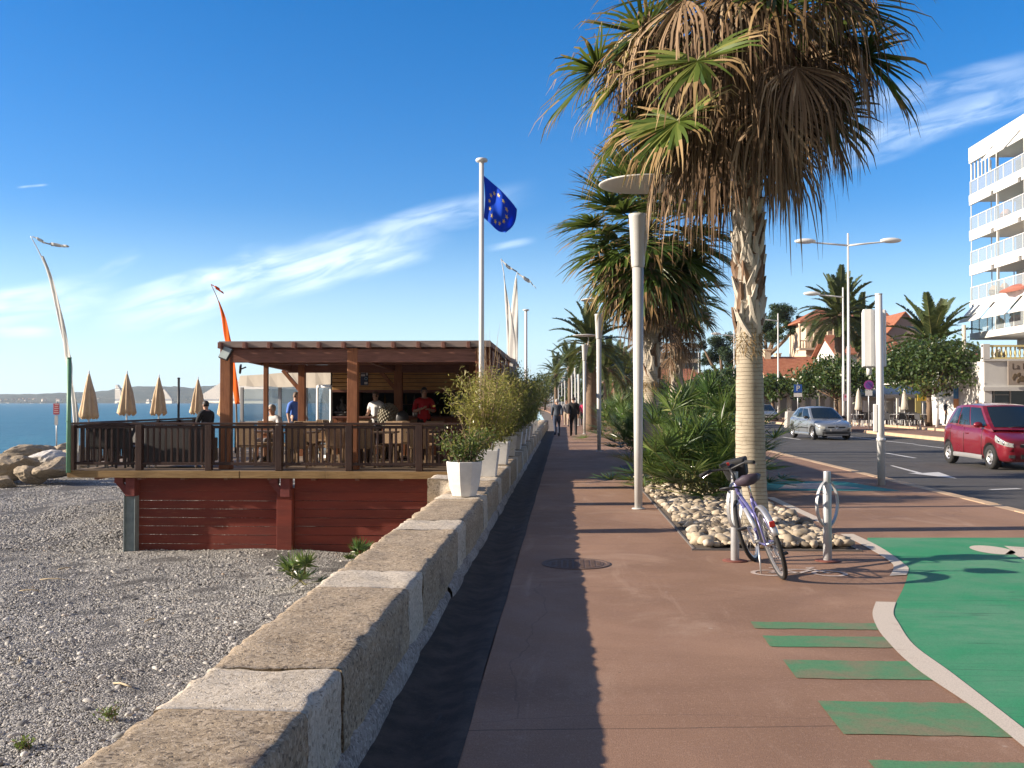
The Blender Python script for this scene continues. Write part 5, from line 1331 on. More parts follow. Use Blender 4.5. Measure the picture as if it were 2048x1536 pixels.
rgp = random.Random(21); mb = MB(); pts = []
cell = {}
tries = 0
while tries < 14000:
    tries += 1
    x = rgp.uniform(bxl + .06, bxr - .06); y = 10.95 + 9.5 * rgp.random() ** 1.25; r_ = rgp.choice((.03, .04, .05, .058, .066, .08)) * rgp.uniform(.85, 1.15)
    if (x - mp0.x) ** 2 + (y - mp0.y) ** 2 < .075: continue
    ok = True; ci, cj = int(x / .12), int(y / .12)
    for i in (ci - 1, ci, ci + 1):
        for j in (cj - 1, cj, cj + 1):
            for (a, b, c_) in cell.get((i, j), ()):
                if (a - x) ** 2 + (b - y) ** 2 < (.72 * (r_ + c_)) ** 2: ok = False; break
            if not ok: break
        if not ok: break
    if not ok: continue
    cell.setdefault((ci, cj), []).append((x, y, r_))
    rot = Matrix.Rotation(rgp.uniform(0, 6.28), 3, 'Z') @ Matrix.Rotation(rgp.uniform(-.4, .4), 3, 'X')
    far = y > 15
    mb.ell((x, y, .03 + r_ * .32 + rgp.uniform(0, .03)), (r_ * rgp.uniform(.95, 1.5), r_ * rgp.uniform(.8, 1.05), r_ * rgp.uniform(.5, .85)), 7 if far else 12, 5 if far else 9, 0, rot, .19, True, rgp.random(), rgp)
tag(mb.build('bed_stones', M['cobble']), 'rounded cream and grey stones covering the palm bed', 'stones', None, 'stuff')

# pale sticks lying on the beach
M['drift'] = simple('driftwood', (.50, .41, .27), .2, 20, .85)
for i, (u, v, L, a) in enumerate(((105, 1162, .42, .1), (58, 1185, .3, .3), (245, 1368, .30, -.5), (130, 1135, .25, .8), (300, 1240, .2, 1.2), (40, 1330, .25, 2.0))):
    p = gp(u, v, -1.44); rg = random.Random(900 + i); d = Vector((math.cos(a), math.sin(a), 0)) * L / 2; mb = MB(); z0 = beach_z(p.x, p.y) + .035
    mb.tube([-d, -d * .3 + Vector((0, .015, .012)), d * .4 + Vector((0, -.01, .015)), d], [.009, .012, .011, .006], 7)
    tag(mb.build('driftwood_stick', M['drift'], loc=(p.x, p.y, z0)), ['long pale stick lying on the pebbles at the far left edge', 'pale stick at the left edge below the longest one', 'bent pale stick lying on the pebbles near the wall', 'short pale stick just above the longest one on the beach', 'small pale stick in the middle of the beach', 'pale stick at the left edge nearest the camera'][i], 'stick')
# ================================================================ promenade lamps
def prom_lamp(label, loc):
    t = thing('street_lamp', label, 'street lamp', loc, 0, 'lamp posts along the promenade')
    mb = MB(); mb.tube([(0, 0, 0), (0, 0, 1.2), (0, 0, 3.62)], [.058, .068, .084], 18)
    mb.lathe([(.10, 0), (.10, .012), (.08, .02)], (0, 0, 0.001), 18); mb.build('pole', M['grey_pole'], t)
    mb = MB(); mb.lathe([(.086, 3.60), (.096, 3.615), (.096, 3.64), (.10, 3.66), (.130, 4.34), (.138, 4.36), (.138, 4.40), (.118, 4.40), (.105, 4.2), (0, 4.2)], (0, 0, 0), 22); mb.build('lamp_head', M['grey_pole'], t)
    mb = MB(); mb.tube([(.075, -.03, 3.75), (.10, -.05, 3.9), (.16, -.05, 4.3), (.20, -.03, 4.62), (.18, 0, 4.80)], [.022, .022, .022, .02, .02], 8); mb.build('arm', M['grey_pole'], t)
    mb = MB(); mb.lathe([(0, 4.80), (.45, 4.81), (.64, 4.835), (.655, 4.85), (.63, 4.865), (.3, 4.90), (0, 4.91)], (.07, 0, 0), 40); mb.build('reflector_disc', M['lamp_disc'], t)
    return t
lx = [(14.9, 1.11)] + [(14.9 + 17.1 * i, None) for i in range(1, 15)]
pxs = {1: 1198, 2: 1169, 3: 1157.5, 4: 1151, 5: 1144, 6: 1137, 7: 1130, 8: 1124, 9: 1117, 10: 1111, 11: 1105, 12: 1100.5, 13: 1097, 14: 1094}
lamp0 = prom_lamp('nearest tall grey lamp post with flat round reflector beside the pebble bed', (gp(1277, 1018).x, gp(1277, 1018).y, 0))
ll = {1: 'second lamp post along the promenade, its disc above the far date palm', 2: 'third lamp post along the promenade, just past the people walking'}
for i in range(1, 15):
    Y = 14.9 + 17.2 * i; dup(lamp0, (gx(pxs[i], Y), Y, 0), rnd.uniform(-.2, .2), ll.get(i, 'slim grey lamp post far down the row along the promenade'))
# ---------------------------------------------------------------- road lamps
def lamp_head(mb, x, z, sg, s_=1.0):
    mb.ell((x + sg * .45 * s_, 0, z), (.62 * s_, .2 * s_, .16 * s_), 14, 8)
def road_lamp(label, loc, H, arms, span, group=None, s_=1.0):
    t = thing('road_lamp', label, 'street lamp', loc, 0, group)
    mb = MB(); mb.tube([(0, 0, -.1), (0, 0, H * .45), (0, 0, H * .45 + .02), (0, 0, H + .45)], [.11 * s_, .095 * s_, .075 * s_, .05 * s_], 12); mb.build('pole', M['white_pole'], t)
    for sg in arms:
        mb = MB(); mb.tube([(0, 0, H - .22), (sg * span * .35, 0, H - .13), (sg * span * .7, 0, H - .05), (sg * span * .8, 0, H)], [.055 * s_, .05 * s_, .04 * s_, .04 * s_], 8); mb.build('arm', M['white_pole'], t)
        mb = MB(); lamp_head(mb, sg * span * .72, H + .04, sg, s_ * .95); mb.build('lamp_head', M['white_paint'], t)
    return t
a = at(1696, 483, 55.6); road_lamp('tall white double headed road lamp standing highest beside the road', (a.x, 55.6, -.1), a.z + .1, (-1, 1), 2.62)
rl = road_lamp('white single armed road lamp just left of the double headed lamp', (at(1686, 588, 69).x, 69, -.1), at(1686, 588, 69).z + .1, (-1,), 2.3, 'single armed road lamps')
for u, v, Y, lab in ((1556, 637, 91, 'white single armed road lamp in front of the right umbrella pine'), (1468, 668, 118, 'white single armed road lamp beside the tall palm trunk'), (1397, 695, 141, 'white single armed road lamp at the left of the left pine'),
                     (1258, 762, 150, 'thin far road lamp above the shrubs of the second bed'), (1283, 752, 170, 'thin far road lamp in front of the long apartment block')):
    b = at(u, v, Y); dup(rl, (b.x, Y, -.1), 0, lab, None, (1, 1, (b.z + .1) / (at(1686, 588, 69).z + .1)))

# ---------------------------------------------------------------- info panel (seen from behind), white pole
ip = gp(1763, 970); t = thing('info_panel', 'white curved information panel seen edge on, on a tall white pole by the kerb', 'sign panel', (ip.x, ip.y, 0), R(-15))
mb = MB(); mb.cyl((0, 0, 0), (-.03, 0, 3.66), .072, .066, 20); mb.lathe([(.07, 0), (.07, .02), (0, .03)], (-.03, 0, 3.655), 18); mb.lathe([(.085, .84), (.085, .90)], (-.005, 0, 0), 18)
mb.build('pole', M['white_pole'], t)
zt, zb_ = at(1740, 614, 19.2).z, at(1740, 731, 19.2).z
mb = MB(); poly = []
for i in range(13):
    q = i / 12; a = -1.15 + 2.3 * q; poly.append((-.10 + .17 * math.sin(a) * 1.0 - .02, .10 + .75 * q - .05 * math.cos(a)))
poly = [(-.32, .08), (-.30, .04), (-.17, .05), (-.10, .10), (-.06, .22), (.10, .22), (.115, .30), (.10, .62), (-.02, .86), (-.30, .86), (-.325, .80)]
mb.prism(poly, zb_, zt); mb.build('panel', M['white_paint'], t, bevel=.01)
mb = MB(); mb.cyl((-.20, .35, zb_ - .16), (-.20, .35, zb_ + .05), .05, .05, 14); mb.build('rear_pole', M['white_pole'], t)
mb = MB(); mb.span((-.14, -.06, 1.02), (-.066, .10, 1.55)); mb.build('junction_box', M['white_paint'], t, bevel=.01)

# ---------------------------------------------------------------- bicycle racks
M['rack'] = simple('grey_rack_steel', (.42, .43, .44), .12, 8, .45, .06, 60, .35)
def rack(label, loc, rz, H):
    t = thing('bike_rack', label, 'bicycle rack', loc, 0, 'bicycle rack posts')
    mb = MB(); mb.cyl((0, 0, 0), (0, 0, H - .12), .042, .042, 20); mb.cyl((0, 0, H - .12), (0, 0, H), .036, .036, 20); mb.build('post', M['rack'], t, bevel=.004)
    mb = MB(); d = Vector((math.cos(rz), math.sin(rz), 0)); pts = []
    n = 40; c = Vector((0, 0, H - .33)); hh, ww = .235, .155
    vs, fs = [], []; nrm = Vector((-d.y, d.x, 0))
    for i in range(n):
        a = 2 * PI * i / n; w_ = ww * abs(math.sin(a)) ** 1.15 * (1 if math.sin(a) > 0 else -1); p = c + d * w_ + Vector((0, 0, 1)) * hh * math.cos(a)
        out = (d * math.sin(a) * 1.2 + Vector((0, 0, math.cos(a) * .7))).normalized()
        for q in ((-.015, -.006), (.015, -.006), (.015, .006), (-.015, .006)): vs.append(p + nrm * q[0] + out * q[1])
    for i in range(n):
        for k in range(4): fs.append((i * 4 + k, i * 4 + (k + 1) % 4, ((i + 1) % n) * 4 + (k + 1) % 4, ((i + 1) % n) * 4 + k))
    mb.add(vs, fs, 0, False); mb.build('loop', M['rack'], t, fix=True)
    mb = MB(); mb.lathe([(.125, 0), (.125, .006), (.05, .010), (0, .010)], (0, 0, .001), 28); mb.build('base_plate', simple('rust_red_base', (.16, .05, .035), .3, 9, .8), t)
    return t
r1 = gp(1470, 1122); r2 = gp(1655, 1122)
rack('grey looped bicycle rack post with the bicycle leaning against it', (r1.x, r1.y, 0), R(55), .90)
rack('free grey looped bicycle rack post to the right of the bicycle', (r2.x, r2.y, 0), R(36), .90)

# ---------------------------------------------------------------- bicycle
def bicycle():
    rw = gp(1566, 1158); rw = Vector((rw.x, rw.y, 0)); hd = Vector((-.03, 1.0, 0)).normalized()
    t = thing('bicycle', 'purple and silver city bicycle leaning on the left rack post', 'bicycle', rw)
    # local frame: +Y forward, lean to the left about the ground line
    ang = math.atan2(hd.y, hd.x) - PI / 2
    t.rotation_mode = 'XYZ'; t.matrix_world = Matrix.Translation(rw) @ Matrix.Rotation(ang, 4, 'Z') @ Matrix.Rotation(R(-17.5), 4, 'Y')
    Rw = .335; wb = 1.06
    blue = simple('purple_blue_frame', (.12, .115, .29), .12, 5, .3, 0, 40, .2, .5, None, .4); silver = simple('silver_frame_paint', (.55, .55, .57), .08, 5, .3, 0, 40, .4)
    spoke = simple('spoke_steel', (.35, .35, .36), .1, 5, .35, 0, 40, .8)
    def wheel(name, y, steer):
        w_ = MB(); w_.ring((0, 0, 0), Rw - .02, .021, (1, 0, 0), 56, 10); tyre_o = w_.build(name, M['rubber'], t); tyre_o.location = (0, y, Rw)
        if steer: tyre_o.rotation_euler = (0, 0, steer)
        m2 = MB(); vs = []; n = 56
        for i in range(n):
            a = 2 * PI * i / n
            for x, r_ in ((-.013, Rw - .036), (.013, Rw - .036), (.011, Rw - .056), (-.011, Rw - .056)): vs.append((x, r_ * math.sin(a), r_ * math.cos(a)))
        m2.add(vs, [(i * 4 + k, i * 4 + (k + 1) % 4, ((i + 1) % n) * 4 + (k + 1) % 4, ((i + 1) % n) * 4 + k) for i in range(n) for k in range(4)]); m2.build('rim', M['alloy'], tyre_o, fix=True)
        m3 = MB()
        for i in range(32):
            a = 2 * PI * i / 32; b = a + (.5 if i % 4 < 2 else -.5); sx = .032 if i % 2 else -.032
            m3.tube([(sx, .02 * math.sin(b), .02 * math.cos(b)), (0, (Rw - .05) * math.sin(a), (Rw - .05) * math.cos(a))], .0013, 4)
        m3.build('spokes', spoke, tyre_o)
        m4 = MB(); m4.cyl((-.05, 0, 0), (.05, 0, 0), .018, .018, 12); m4.build('hub', M['chrome'], tyre_o)
    wheel('rear_wheel', 0, 0); wheel('front_wheel', wb, R(-24))
    bb = Vector((0, .44, .29)); seat_top = Vector((0, .26, .74)); head_t = Vector((0, .86, .84)); head_b = Vector((0, .90, .66)); ra = Vector((0, 0, Rw)); fa = Vector((0, wb, Rw))
    fr = MB(); fr.cyl(bb, seat_top, .017, .017, 10); fr.cyl(bb, head_b, .02, .02, 10); fr.cyl(head_b, head_t, .021, .021, 10)
    fr.tube([bb.lerp(seat_top, .5), Vector((0, .55, .60)), head_t.lerp(head_b, .6)], .018, 10)
    for x in (-.05, .05): fr.tube([bb + Vector((x * .6, -.02, 0)), ra + Vector((x, 0, 0))], .010, 8); fr.tube([seat_top + Vector((x * .3, 0, -.04)), ra + Vector((x, 0, 0))], .009, 8)
    fr.build('frame', blue, t)
    dn = MB(); dn.cyl(bb.lerp(head_b, .28) + Vector((0, 0, .004)), bb.lerp(head_b, .75) + Vector((0, 0, .004)), .0215, .0215, 10); dn.build('frame_sticker', silver, t)
    fk = MB()
    for x in (-.055, .055): fk.tube([head_b + Vector((0, 0, -.02)), head_b + Vector((x, .02, -.06)), fa + Vector((x, -.01, 0))], [.014, .013, .009], 8)
    fk.build('fork', silver, t)
    sp_ = MB(); sp_.cyl(seat_top, Vector((0, .215, .90)), .013, .013, 10); sp_.build('seat_post', M['chrome'], t)
    sd = MB(); vs = []; rows = 12
    for j in range(rows + 1):
        q = j / rows; y = .08 + .29 * q; w_ = .13 * (1 - q) ** .8 + .034 if q > .25 else .13 * (.6 + 1.6 * q) * .93 + .008; z = .925 + .025 * (1 - q) ** 2 - .01 * q
        for k in range(10):
            a = 2 * PI * k / 10; vs.append((w_ * math.cos(a), y, z + (.034 if math.sin(a) > 0 else .07) * math.sin(a)))
    sd.add(vs, [(j * 10 + k, j * 10 + (k + 1) % 10, (j + 1) * 10 + (k + 1) % 10, (j + 1) * 10 + k) for j in range(rows) for k in range(10)] + [tuple(range(10)), tuple(reversed([rows * 10 + k for k in range(10)]))], 0, True)
    sd.build('saddle', simple('dark_purple_saddle', (.055, .04, .06), .2, 9, .6), t, fix=True)
    st = MB(); st.tube([head_t, head_t + Vector((0, -.02, .08)), head_t + Vector((0, .05, .13))], [.016, .016, .015], 10); st.build('stem', M['black_plastic'], t)
    hc = head_t + Vector((0, .05, .13)); hb = MB(); cs, sn = math.cos(R(-24)), math.sin(R(-24))
    def tw(x, y, z): return hc + Vector((x * cs - y * sn, x * sn + y * cs, z))
    hb.tube([tw(-.26, -.12, .03), tw(-.19, -.06, .04), tw(-.1, .0, .02), tw(0, 0, 0), tw(.1, .0, .02), tw(.19, -.06, .04), tw(.26, -.12, .03)], .012, 10); hb.build('handlebar', M['black_plastic'], t)
    for sg in (-1, 1):
        g = MB(); g.tube([tw(sg * .18, -.055, .04), tw(sg * .28, -.135, .028)], .018, 10); g.build('grip', M['rubber'], t)
        g = MB(); g.tube([tw(sg * .17, -.02, .035), tw(sg * .20, .02, .015), tw(sg * .28, -.06, -.01)], [.008, .007, .006], 6); g.build('brake_lever', M['chrome'], t)
        g = MB(); g.tube([tw(sg * .15, -.01, .03), tw(sg * .10, .14, .02), tw(0, .16, -.08), fa.lerp(head_b, .8)], .0035, 5); g.build('brake_cable', M['black_plastic'], t)
    lb = MB(); lb.ell(tw(.0, .09, .0), (.04, .05, .04), 12, 8); lb.box(tw(-.07, .03, .055), (.06, .06, .03)); lb.build('front_light', M['black_plastic'], t)
    lb = MB(); lb.box(tw(-.02, .05, .05), (.025, .025, .03)); lb.build('bell', simple('red_plastic', (.5, .03, .02), .1, 5, .4), t)
    # basket-like bag in front
    bg_ = MB(); bg_.hexa([tw(x, y, z) for x, y, z in ((-.10, .14, -.14), (.10, .14, -.14), (.10, .28, -.12), (-.10, .28, -.12), (-.13, .12, .06), (.13, .12, .06), (.13, .32, .06), (-.13, .32, .06))]); bg_.build('front_bag', simple('black_bag', (.02, .02, .022), .2, 6, .8, .3, 40), t, bevel=.025, seg=3)
    for nm, c, a0, a1, mat in (('rear_mudguard', ra, R(-15), R(150), M['alloy']),):
        m_ = MB(); vs = []; n = 22
        for i in range(n + 1):
            a = a0 + (a1 - a0) * i / n
            if nm == 'rear_mudguard': d = Vector((0, math.cos(a + R(10)), math.sin(a + R(10))))
            else: d = Vector((0, math.cos(a + R(40)), math.sin(a + R(40))))
            for x, r_ in ((-.028, Rw + .008), (-.016, Rw + .020), (.016, Rw + .020), (.028, Rw + .008)): vs.append(c + d * r_ + Vector((x, 0, 0)))
        m_.add(vs, [(i * 4 + k, i * 4 + k + 1, i * 4 + k + 5, i * 4 + k + 4) for i in range(n) for k in range(3)], 0, True); o = m_.build(nm, mat, t); s2 = o.modifiers.new('thick', 'SOLIDIFY'); s2.thickness = .0025
    cg = MB(); cg.lathe([(.085, -.004), (.09, 0), (.085, .004)], bb + Vector((.062, 0, 0)), 28, axis='X'); cg.lathe([(.03, -.06), (.03, .06)], bb, 14, axis='X'); cg.build('chainring', M['dark_metal'], t)
    ck = MB(); ck.beam(bb + Vector((.075, 0, 0)), bb + Vector((.085, -.05, -.16)), .018, .022); ck.beam(bb + Vector((-.075, 0, 0)), bb + Vector((-.085, .05, .16)), .018, .022); ck.build('crank', M['alloy'], t)
    for sg, p in ((1, bb + Vector((.085, -.05, -.16))), (-1, bb + Vector((-.085, .05, .16)))):
        pd = MB(); pd.box(p + Vector((sg * .055, 0, 0)), (.095, .07, .022)); pd.build('pedal', M['black_plastic'], t, bevel=.004)
    chn = MB(); chn.tube([bb + Vector((.062, -.05, .075)), ra + Vector((.055, .02, .035))], .005, 5); chn.tube([bb + Vector((.062, -.05, -.075)), ra + Vector((.055, .02, -.035))], .005, 5); chn.build('chain', M['dark_metal'], t)
    dr_ = MB(); dr_.lathe([(.04, .04), (.045, .05), (.02, .06)], ra, 16, axis='X'); dr_.box(ra + Vector((.065, .02, -.09)), (.014, .03, .13)); dr_.build('derailleur', M['dark_metal'], t)
    ks = MB(); ks.tube([bb + Vector((-.05, -.06, .0)), bb + Vector((-.13, -.16, -.26))], [.009, .007], 8); ks.build('kickstand', M['alloy'], t)
    rf = MB(); rf.box(ra + Vector((0, -.30, .22)), (.05, .02, .05)); rf.build('rear_reflector', simple('red_reflector', (.4, .02, .015), .1, 5, .25), t, bevel=.004)
    lk = MB(); lk.ring(Vector((-.07, .82, .80)), .10, .010, (0.25, .2, 1), 24, 8); lk.build('cable_lock', M['black_plastic'], t)
    return t
bicycle()

# ---------------------------------------------------------------- cars
def catmull(tab, q):
    xs = [r[0] for r in tab]
    if q <= xs[0]: return list(tab[0][1:])
    if q >= xs[-1]: return list(tab[-1][1:])
    i = max(k for k in range(len(xs)) if xs[k] <= q); i = min(i, len(xs) - 2)
    p0, p1, p2, p3 = tab[max(i - 1, 0)], tab[i], tab[i + 1], tab[min(i + 2, len(tab) - 1)]; t_ = (q - xs[i]) / (xs[i + 1] - xs[i])
    out = []
    for k in range(1, len(p1)):
        m1 = (p2[k] - p0[k]) / (p2[0] - p0[0]) if p2[0] != p0[0] else 0; m2 = (p3[k] - p1[k]) / (p3[0] - p1[0]) if p3[0] != p1[0] else 0; h = xs[i + 1] - xs[i]
        out.append((2 * t_ ** 3 - 3 * t_ ** 2 + 1) * p1[k] + (t_ ** 3 - 2 * t_ ** 2 + t_) * h * m1 + (-2 * t_ ** 3 + 3 * t_ ** 2) * p2[k] + (t_ ** 3 - t_ ** 2) * h * m2)
    return out
def car(label, loc, rz, spec, paint, trim, group=None, detail=True):
    """forward is -Y. body stations (y, top z, half width, bottom z); cabin: windscreen base/top, rear"""
    t = thing('parked_car' if not detail else 'car', label, 'car', loc, rz, group); L = spec['L']; W = spec['W'] / 2
    ys = [-L / 2 + L * i / 46 for i in range(47)]; vs = []; nS = 0
    for y in ys:
        zt, w_, zb = catmull(spec['body'], y); w_ *= W; zt0 = zt
        half = [(0, zb), (w_ * .80, zb), (w_ * .93, zb + .05), (w_ * .985, zb + .16), (w_, zb + .45 * (zt - zb)), (w_ * .985, zt - .18 * (zt - zb)), (w_ * .955, zt - .06 * (zt - zb)), (w_ * .88, zt - .006), (w_ * .6, zt + .012), (0, zt + .02)]
        ring = [(x, y, z) for x, z in half] + [(-x, y, z) for x, z in reversed(half[1:-1])]
        nS = len(ring); vs += ring
    fs = [(i * nS + k, i * nS + (k + 1) % nS, (i + 1) * nS + (k + 1) % nS, (i + 1) * nS + k) for i in range(46) for k in range(nS)]
    fs += [tuple(range(nS)), tuple(reversed([46 * nS + k for k in range(nS)]))]
    mb = MB(); mb.add(vs, fs, 0, True); body = mb.build('body', [paint, M['black_plastic']], t, fix=True)
    wr = spec['wr']; wys = spec['wy']
    cut = MB()
    for wy in wys:
        for sg in (-1, 1): cut.lathe([(0, .0), (wr + .05, .0), (wr + .05, .45), (0, .45)] if sg > 0 else [(0, -.45), (wr + .05, -.45), (wr + .05, 0), (0, 0)], (sg * (W - .25), wy, wr), 36, axis='X', smooth=True)
    co = cut.build('cutter', [M['black_plastic']], None, fix=True); co.parent = t
    bo = body.modifiers.new('arches', 'BOOLEAN'); bo.operation = 'DIFFERENCE'; bo.object = co; bo.solver = 'EXACT'
    bo.material_mode = 'TRANSFER'
    bpy.context.view_layer.update(); dg = bpy.context.evaluated_depsgraph_get(); me = bpy.data.meshes.new_from_object(body.evaluated_get(dg)); body.modifiers.clear(); body.data = me; bpy.data.objects.remove(co)
    # cabin
    A0, A1, R1, R0 = spec['ws_base'], spec['ws_top'], spec['rear_top'], spec['rear_base']     # (y, z)
    wb, wt = W * spec['belt_w'], W * spec['roof_w']; zb = spec['belt']
    def side(q, v, off=0.0):    # q 0..1 front..rear, v 0 belt .. 1 roof
        yb = A0[0] + (R0[0] - A0[0]) * q; yt = A1[0] + (R1[0] - A1[0]) * q; z0 = A0[1] + (R0[1] - A0[1]) * q; z1 = A1[1] + (R1[1] - A1[1]) * q + .035 * math.sin(PI * q)
        bul = .03 * math.sin(PI * v); nar = 1 - .10 * (2 * q - 1) ** 2 * (.6 if q < .5 else 1.2)
        return Vector(((wb + (wt - wb) * max(0, v) ** 1.15 + bul * .5 + off) * nar, yb + (yt - yb) * v, z0 + (z1 - z0) * v))
    def front(x, v, off=0.0):
        p = side(0, v); return Vector((p.x * x, p.y - (.10 + off) * (1 - x * x) - off, p.z + (.02 + off) * (1 - x * x) * v + off))
    def rear(x, v, off=0.0):
        p = side(1, v); return Vector((p.x * x, p.y + (.08 + off) * (1 - x * x) + off, p.z + .02 * (1 - x * x) * v))
    def grid(fn, a0, a1, v0, v1, na, nv, mb, off=0.0, mir=False, mi=0, rev=False):
        vs = [fn(a0 + (a1 - a0) * i / na, v0 + (v1 - v0) * j / nv, off) for j in range(nv + 1) for i in range(na + 1)]
        if mir: vs = [Vector((-p.x, p.y, p.z)) for p in vs]
        f = [(j * (na + 1) + i, j * (na + 1) + i + 1, (j + 1) * (na + 1) + i + 1, (j + 1) * (na + 1) + i) for j in range(nv) for i in range(na)]
        if mir != rev: f = [tuple(reversed(q)) for q in f]
        mb.add(vs, f, mi, True)
    def quadpatch(fn, corners, mb, off, mir=False, n=8, rev=False):
        (a, b, c, d) = corners; vs = []
        for j in range(n + 1):
            for i in range(n + 1):
                u_, v_ = i / n, j / n
                q = [(a[k] * (1 - u_) + b[k] * u_) * (1 - v_) + (d[k] * (1 - u_) + c[k] * u_) * v_ for k in range(2)]
                vs.append(fn(q[0], q[1], off))
        if mir: vs = [Vector((-p.x, p.y, p.z)) for p in vs]
        f = [(j * (n + 1) + i, j * (n + 1) + i + 1, (j + 1) * (n + 1) + i + 1, (j + 1) * (n + 1) + i) for j in range(n) for i in range(n)]
        if mir != rev: f = [tuple(reversed(q)) for q in f]
        mb.add(vs, f, 0, True)
    mb = MB(); grid(side, 0, 1, -.12, 1, 18, 6, mb, 0); grid(side, 0, 1, -.12, 1, 18, 6, mb, 0, True); grid(front, -1, 1, -.05, 1, 12, 6, mb, rev=True); grid(rear, -1, 1, -.12, 1, 12, 6, mb)
    vs = []; nx = 12
    for i in range(19):
        for k in range(nx + 1):
            x = -1 + 2 * k / nx; p = side(i / 18, 1); y = p.y
            if i == 0: y = front(x, 1).y
            if i == 18: y = rear(x, 1).y
            vs.append(Vector((p.x * x, y, p.z + (.02 if i in (0, 18) else .045) * (1 - x * x))))
    mb.add(vs, [(i * (nx + 1) + k, (i + 1) * (nx + 1) + k, (i + 1) * (nx + 1) + k + 1, i * (nx + 1) + k + 1) for i in range(18) for k in range(nx)], 0, True)
    mb.build('cabin', paint, t)
    glass = M['car_glass']
    mb = MB(); quadpatch(front, ((-.90, .06), (.90, .06), (.86, .93), (-.86, .93)), mb, .006, rev=True, n=10); mb.build('windscreen', glass, t)
    mb = MB(); quadpatch(rear, ((-.85, .25), (.85, .25), (.80, .9), (-.80, .9)), mb, .006); mb.build('rear_window', glass, t)
    for mir in (False, True):
        for (q0, q1, q2, q3, v0, v1) in spec['windows']:
            mb = MB(); quadpatch(side, ((q0, v0), (q1, v0), (q2, v1), (q3, v1)), mb, .006, mir); mb.build('side_window', glass, t)
    def surf(y, zf):   # point on body flank
        zt, w_, zb_ = catmull(spec['body'], y); return w_ * W, zt, zb_
    for sg in (-1, 1):
        for wy in wys:
            w0 = MB(); pr = [(wr * .60, -.09), (wr * .9, -.10), (wr * .985, -.07), (wr, -.03), (wr, .03), (wr * .985, .07), (wr * .9, .10), (wr * .62, .085)]
            w0.lathe(pr + [(wr * .60, -.09)], (0, 0, 0), 30, axis='X', cap=False); wo = w0.build('wheel', M['rubber'], t); wo.location = (sg * (W - .115), wy, wr)
            r0 = MB(); r0.lathe([(0, .06), (.05, .065), (.07, .05), (wr * .5, .035), (wr * .58, .075), (wr * .63, .088), (wr * .66, .08), (wr * .62, .0), (0, 0)] if sg > 0 else [(0, 0), (wr * .62, 0), (wr * .66, -.08), (wr * .63, -.088), (wr * .58, -.075), (wr * .5, -.035), (.07, -.05), (.05, -.065), (0, -.06)], (0, 0, 0), 30, axis='X'); ro = r0.build('rim', M['alloy'], wo)
            h0 = MB()
            for k in range(spec.get('holes', 7)):
                a = 2 * PI * k / spec.get('holes', 7); h0.box((sg * .052, wr * .43 * math.cos(a), wr * .43 * math.sin(a)), (.03, wr * .15, wr * .18), rot=Matrix.Rotation(a, 3, 'X'))
            h0.build('rim_opening', M['black_plastic'], wo, bevel=.01)
        # mirror
        p = side(spec['mirror'], .06); mb = MB(); mb.ell((sg * (p.x + .13), p.y - .02, p.z + .05), (.115, .075, .075), 14, 9); mb.beam((sg * (p.x - .02), p.y, p.z), (sg * (p.x + .08), p.y, p.z + .03), .05, .04); mb.build('mirror', spec.get('mirror_mat') or paint, t)
        # headlight
        hl = spec['light']; mb = MB(); vs = []; n = 10
        for j in range(n + 1):
            for i in range(n + 1):
                u_, v_ = i / n, j / n; y = hl['y0'] + (hl['y1'] - hl['y0']) * u_; wx, zt, zb_ = surf(y, 0)
                zc0 = hl['z0a'] * (1 - u_) + hl['z0b'] * u_; zc1 = hl['z1a'] * (1 - u_) + hl['z1b'] * u_; z = zc0 + (zc1 - zc0) * v_
                fx_ = wx * (.975 + .02 * math.sin(PI * v_)) + .010; vs.append((sg * fx_, y - .012, z))
        f = [(j * (n + 1) + i, j * (n + 1) + i + 1, (j + 1) * (n + 1) + i + 1, (j + 1) * (n + 1) + i) for j in range(n) for i in range(n)]
        if sg < 0: f = [tuple(reversed(q)) for q in f]
        mb.add(vs, f, 0, True); ho = mb.build('headlight', M['headlight'], t)
        mb = MB()
        for q in (.35, .7):
            y = hl['y0'] + (hl['y1'] - hl['y0']) * q; wx, zt, zb_ = surf(y, 0); zc = (hl['z0a'] + hl['z1a']) / 2 * (1 - q) + (hl['z0b'] + hl['z1b']) / 2 * q
            mb.ell((sg * (wx * .985 + .006), y - .012, zc), (.02, .045, .045), 10, 7)
        mb.build('bulb', M['chrome'], ho)
        # door seams, handle, sill
        mb = MB()
        for y in spec['seams']:
            wx, zt, zb_ = surf(y, 0); pts = [(sg * (wx * k + .002), y + dy, zb_ + (zt - zb_) * v_) for k, v_, dy in ((.985, .14, 0), (1.0, .45, .0), (.99, .75, .0), (.955, .95, .0))]
            mb.tube(pts, .006, 4)
        mb.build('door_seam', M['black_plastic'], t)
        mb = MB(); y0, y1 = wys[0] + wr + .08, wys[1] - wr - .08; vs = []
        for i in range(9):
            y = y0 + (y1 - y0) * i / 8; wx, zt, zb_ = surf(y, 0)
            for q in ((.99, zb_ + .005), (1.005, zb_ + .03), (1.005, zb_ + .09), (.985, zb_ + .115)): vs.append((sg * wx * q[0], y, q[1]))
        mb.add(vs, [(i * 4 + k, i * 4 + k + 1, i * 4 + k + 5, i * 4 + k + 4) for i in range(8) for k in range(3)], 0, True); mb.build('sill', trim, t)
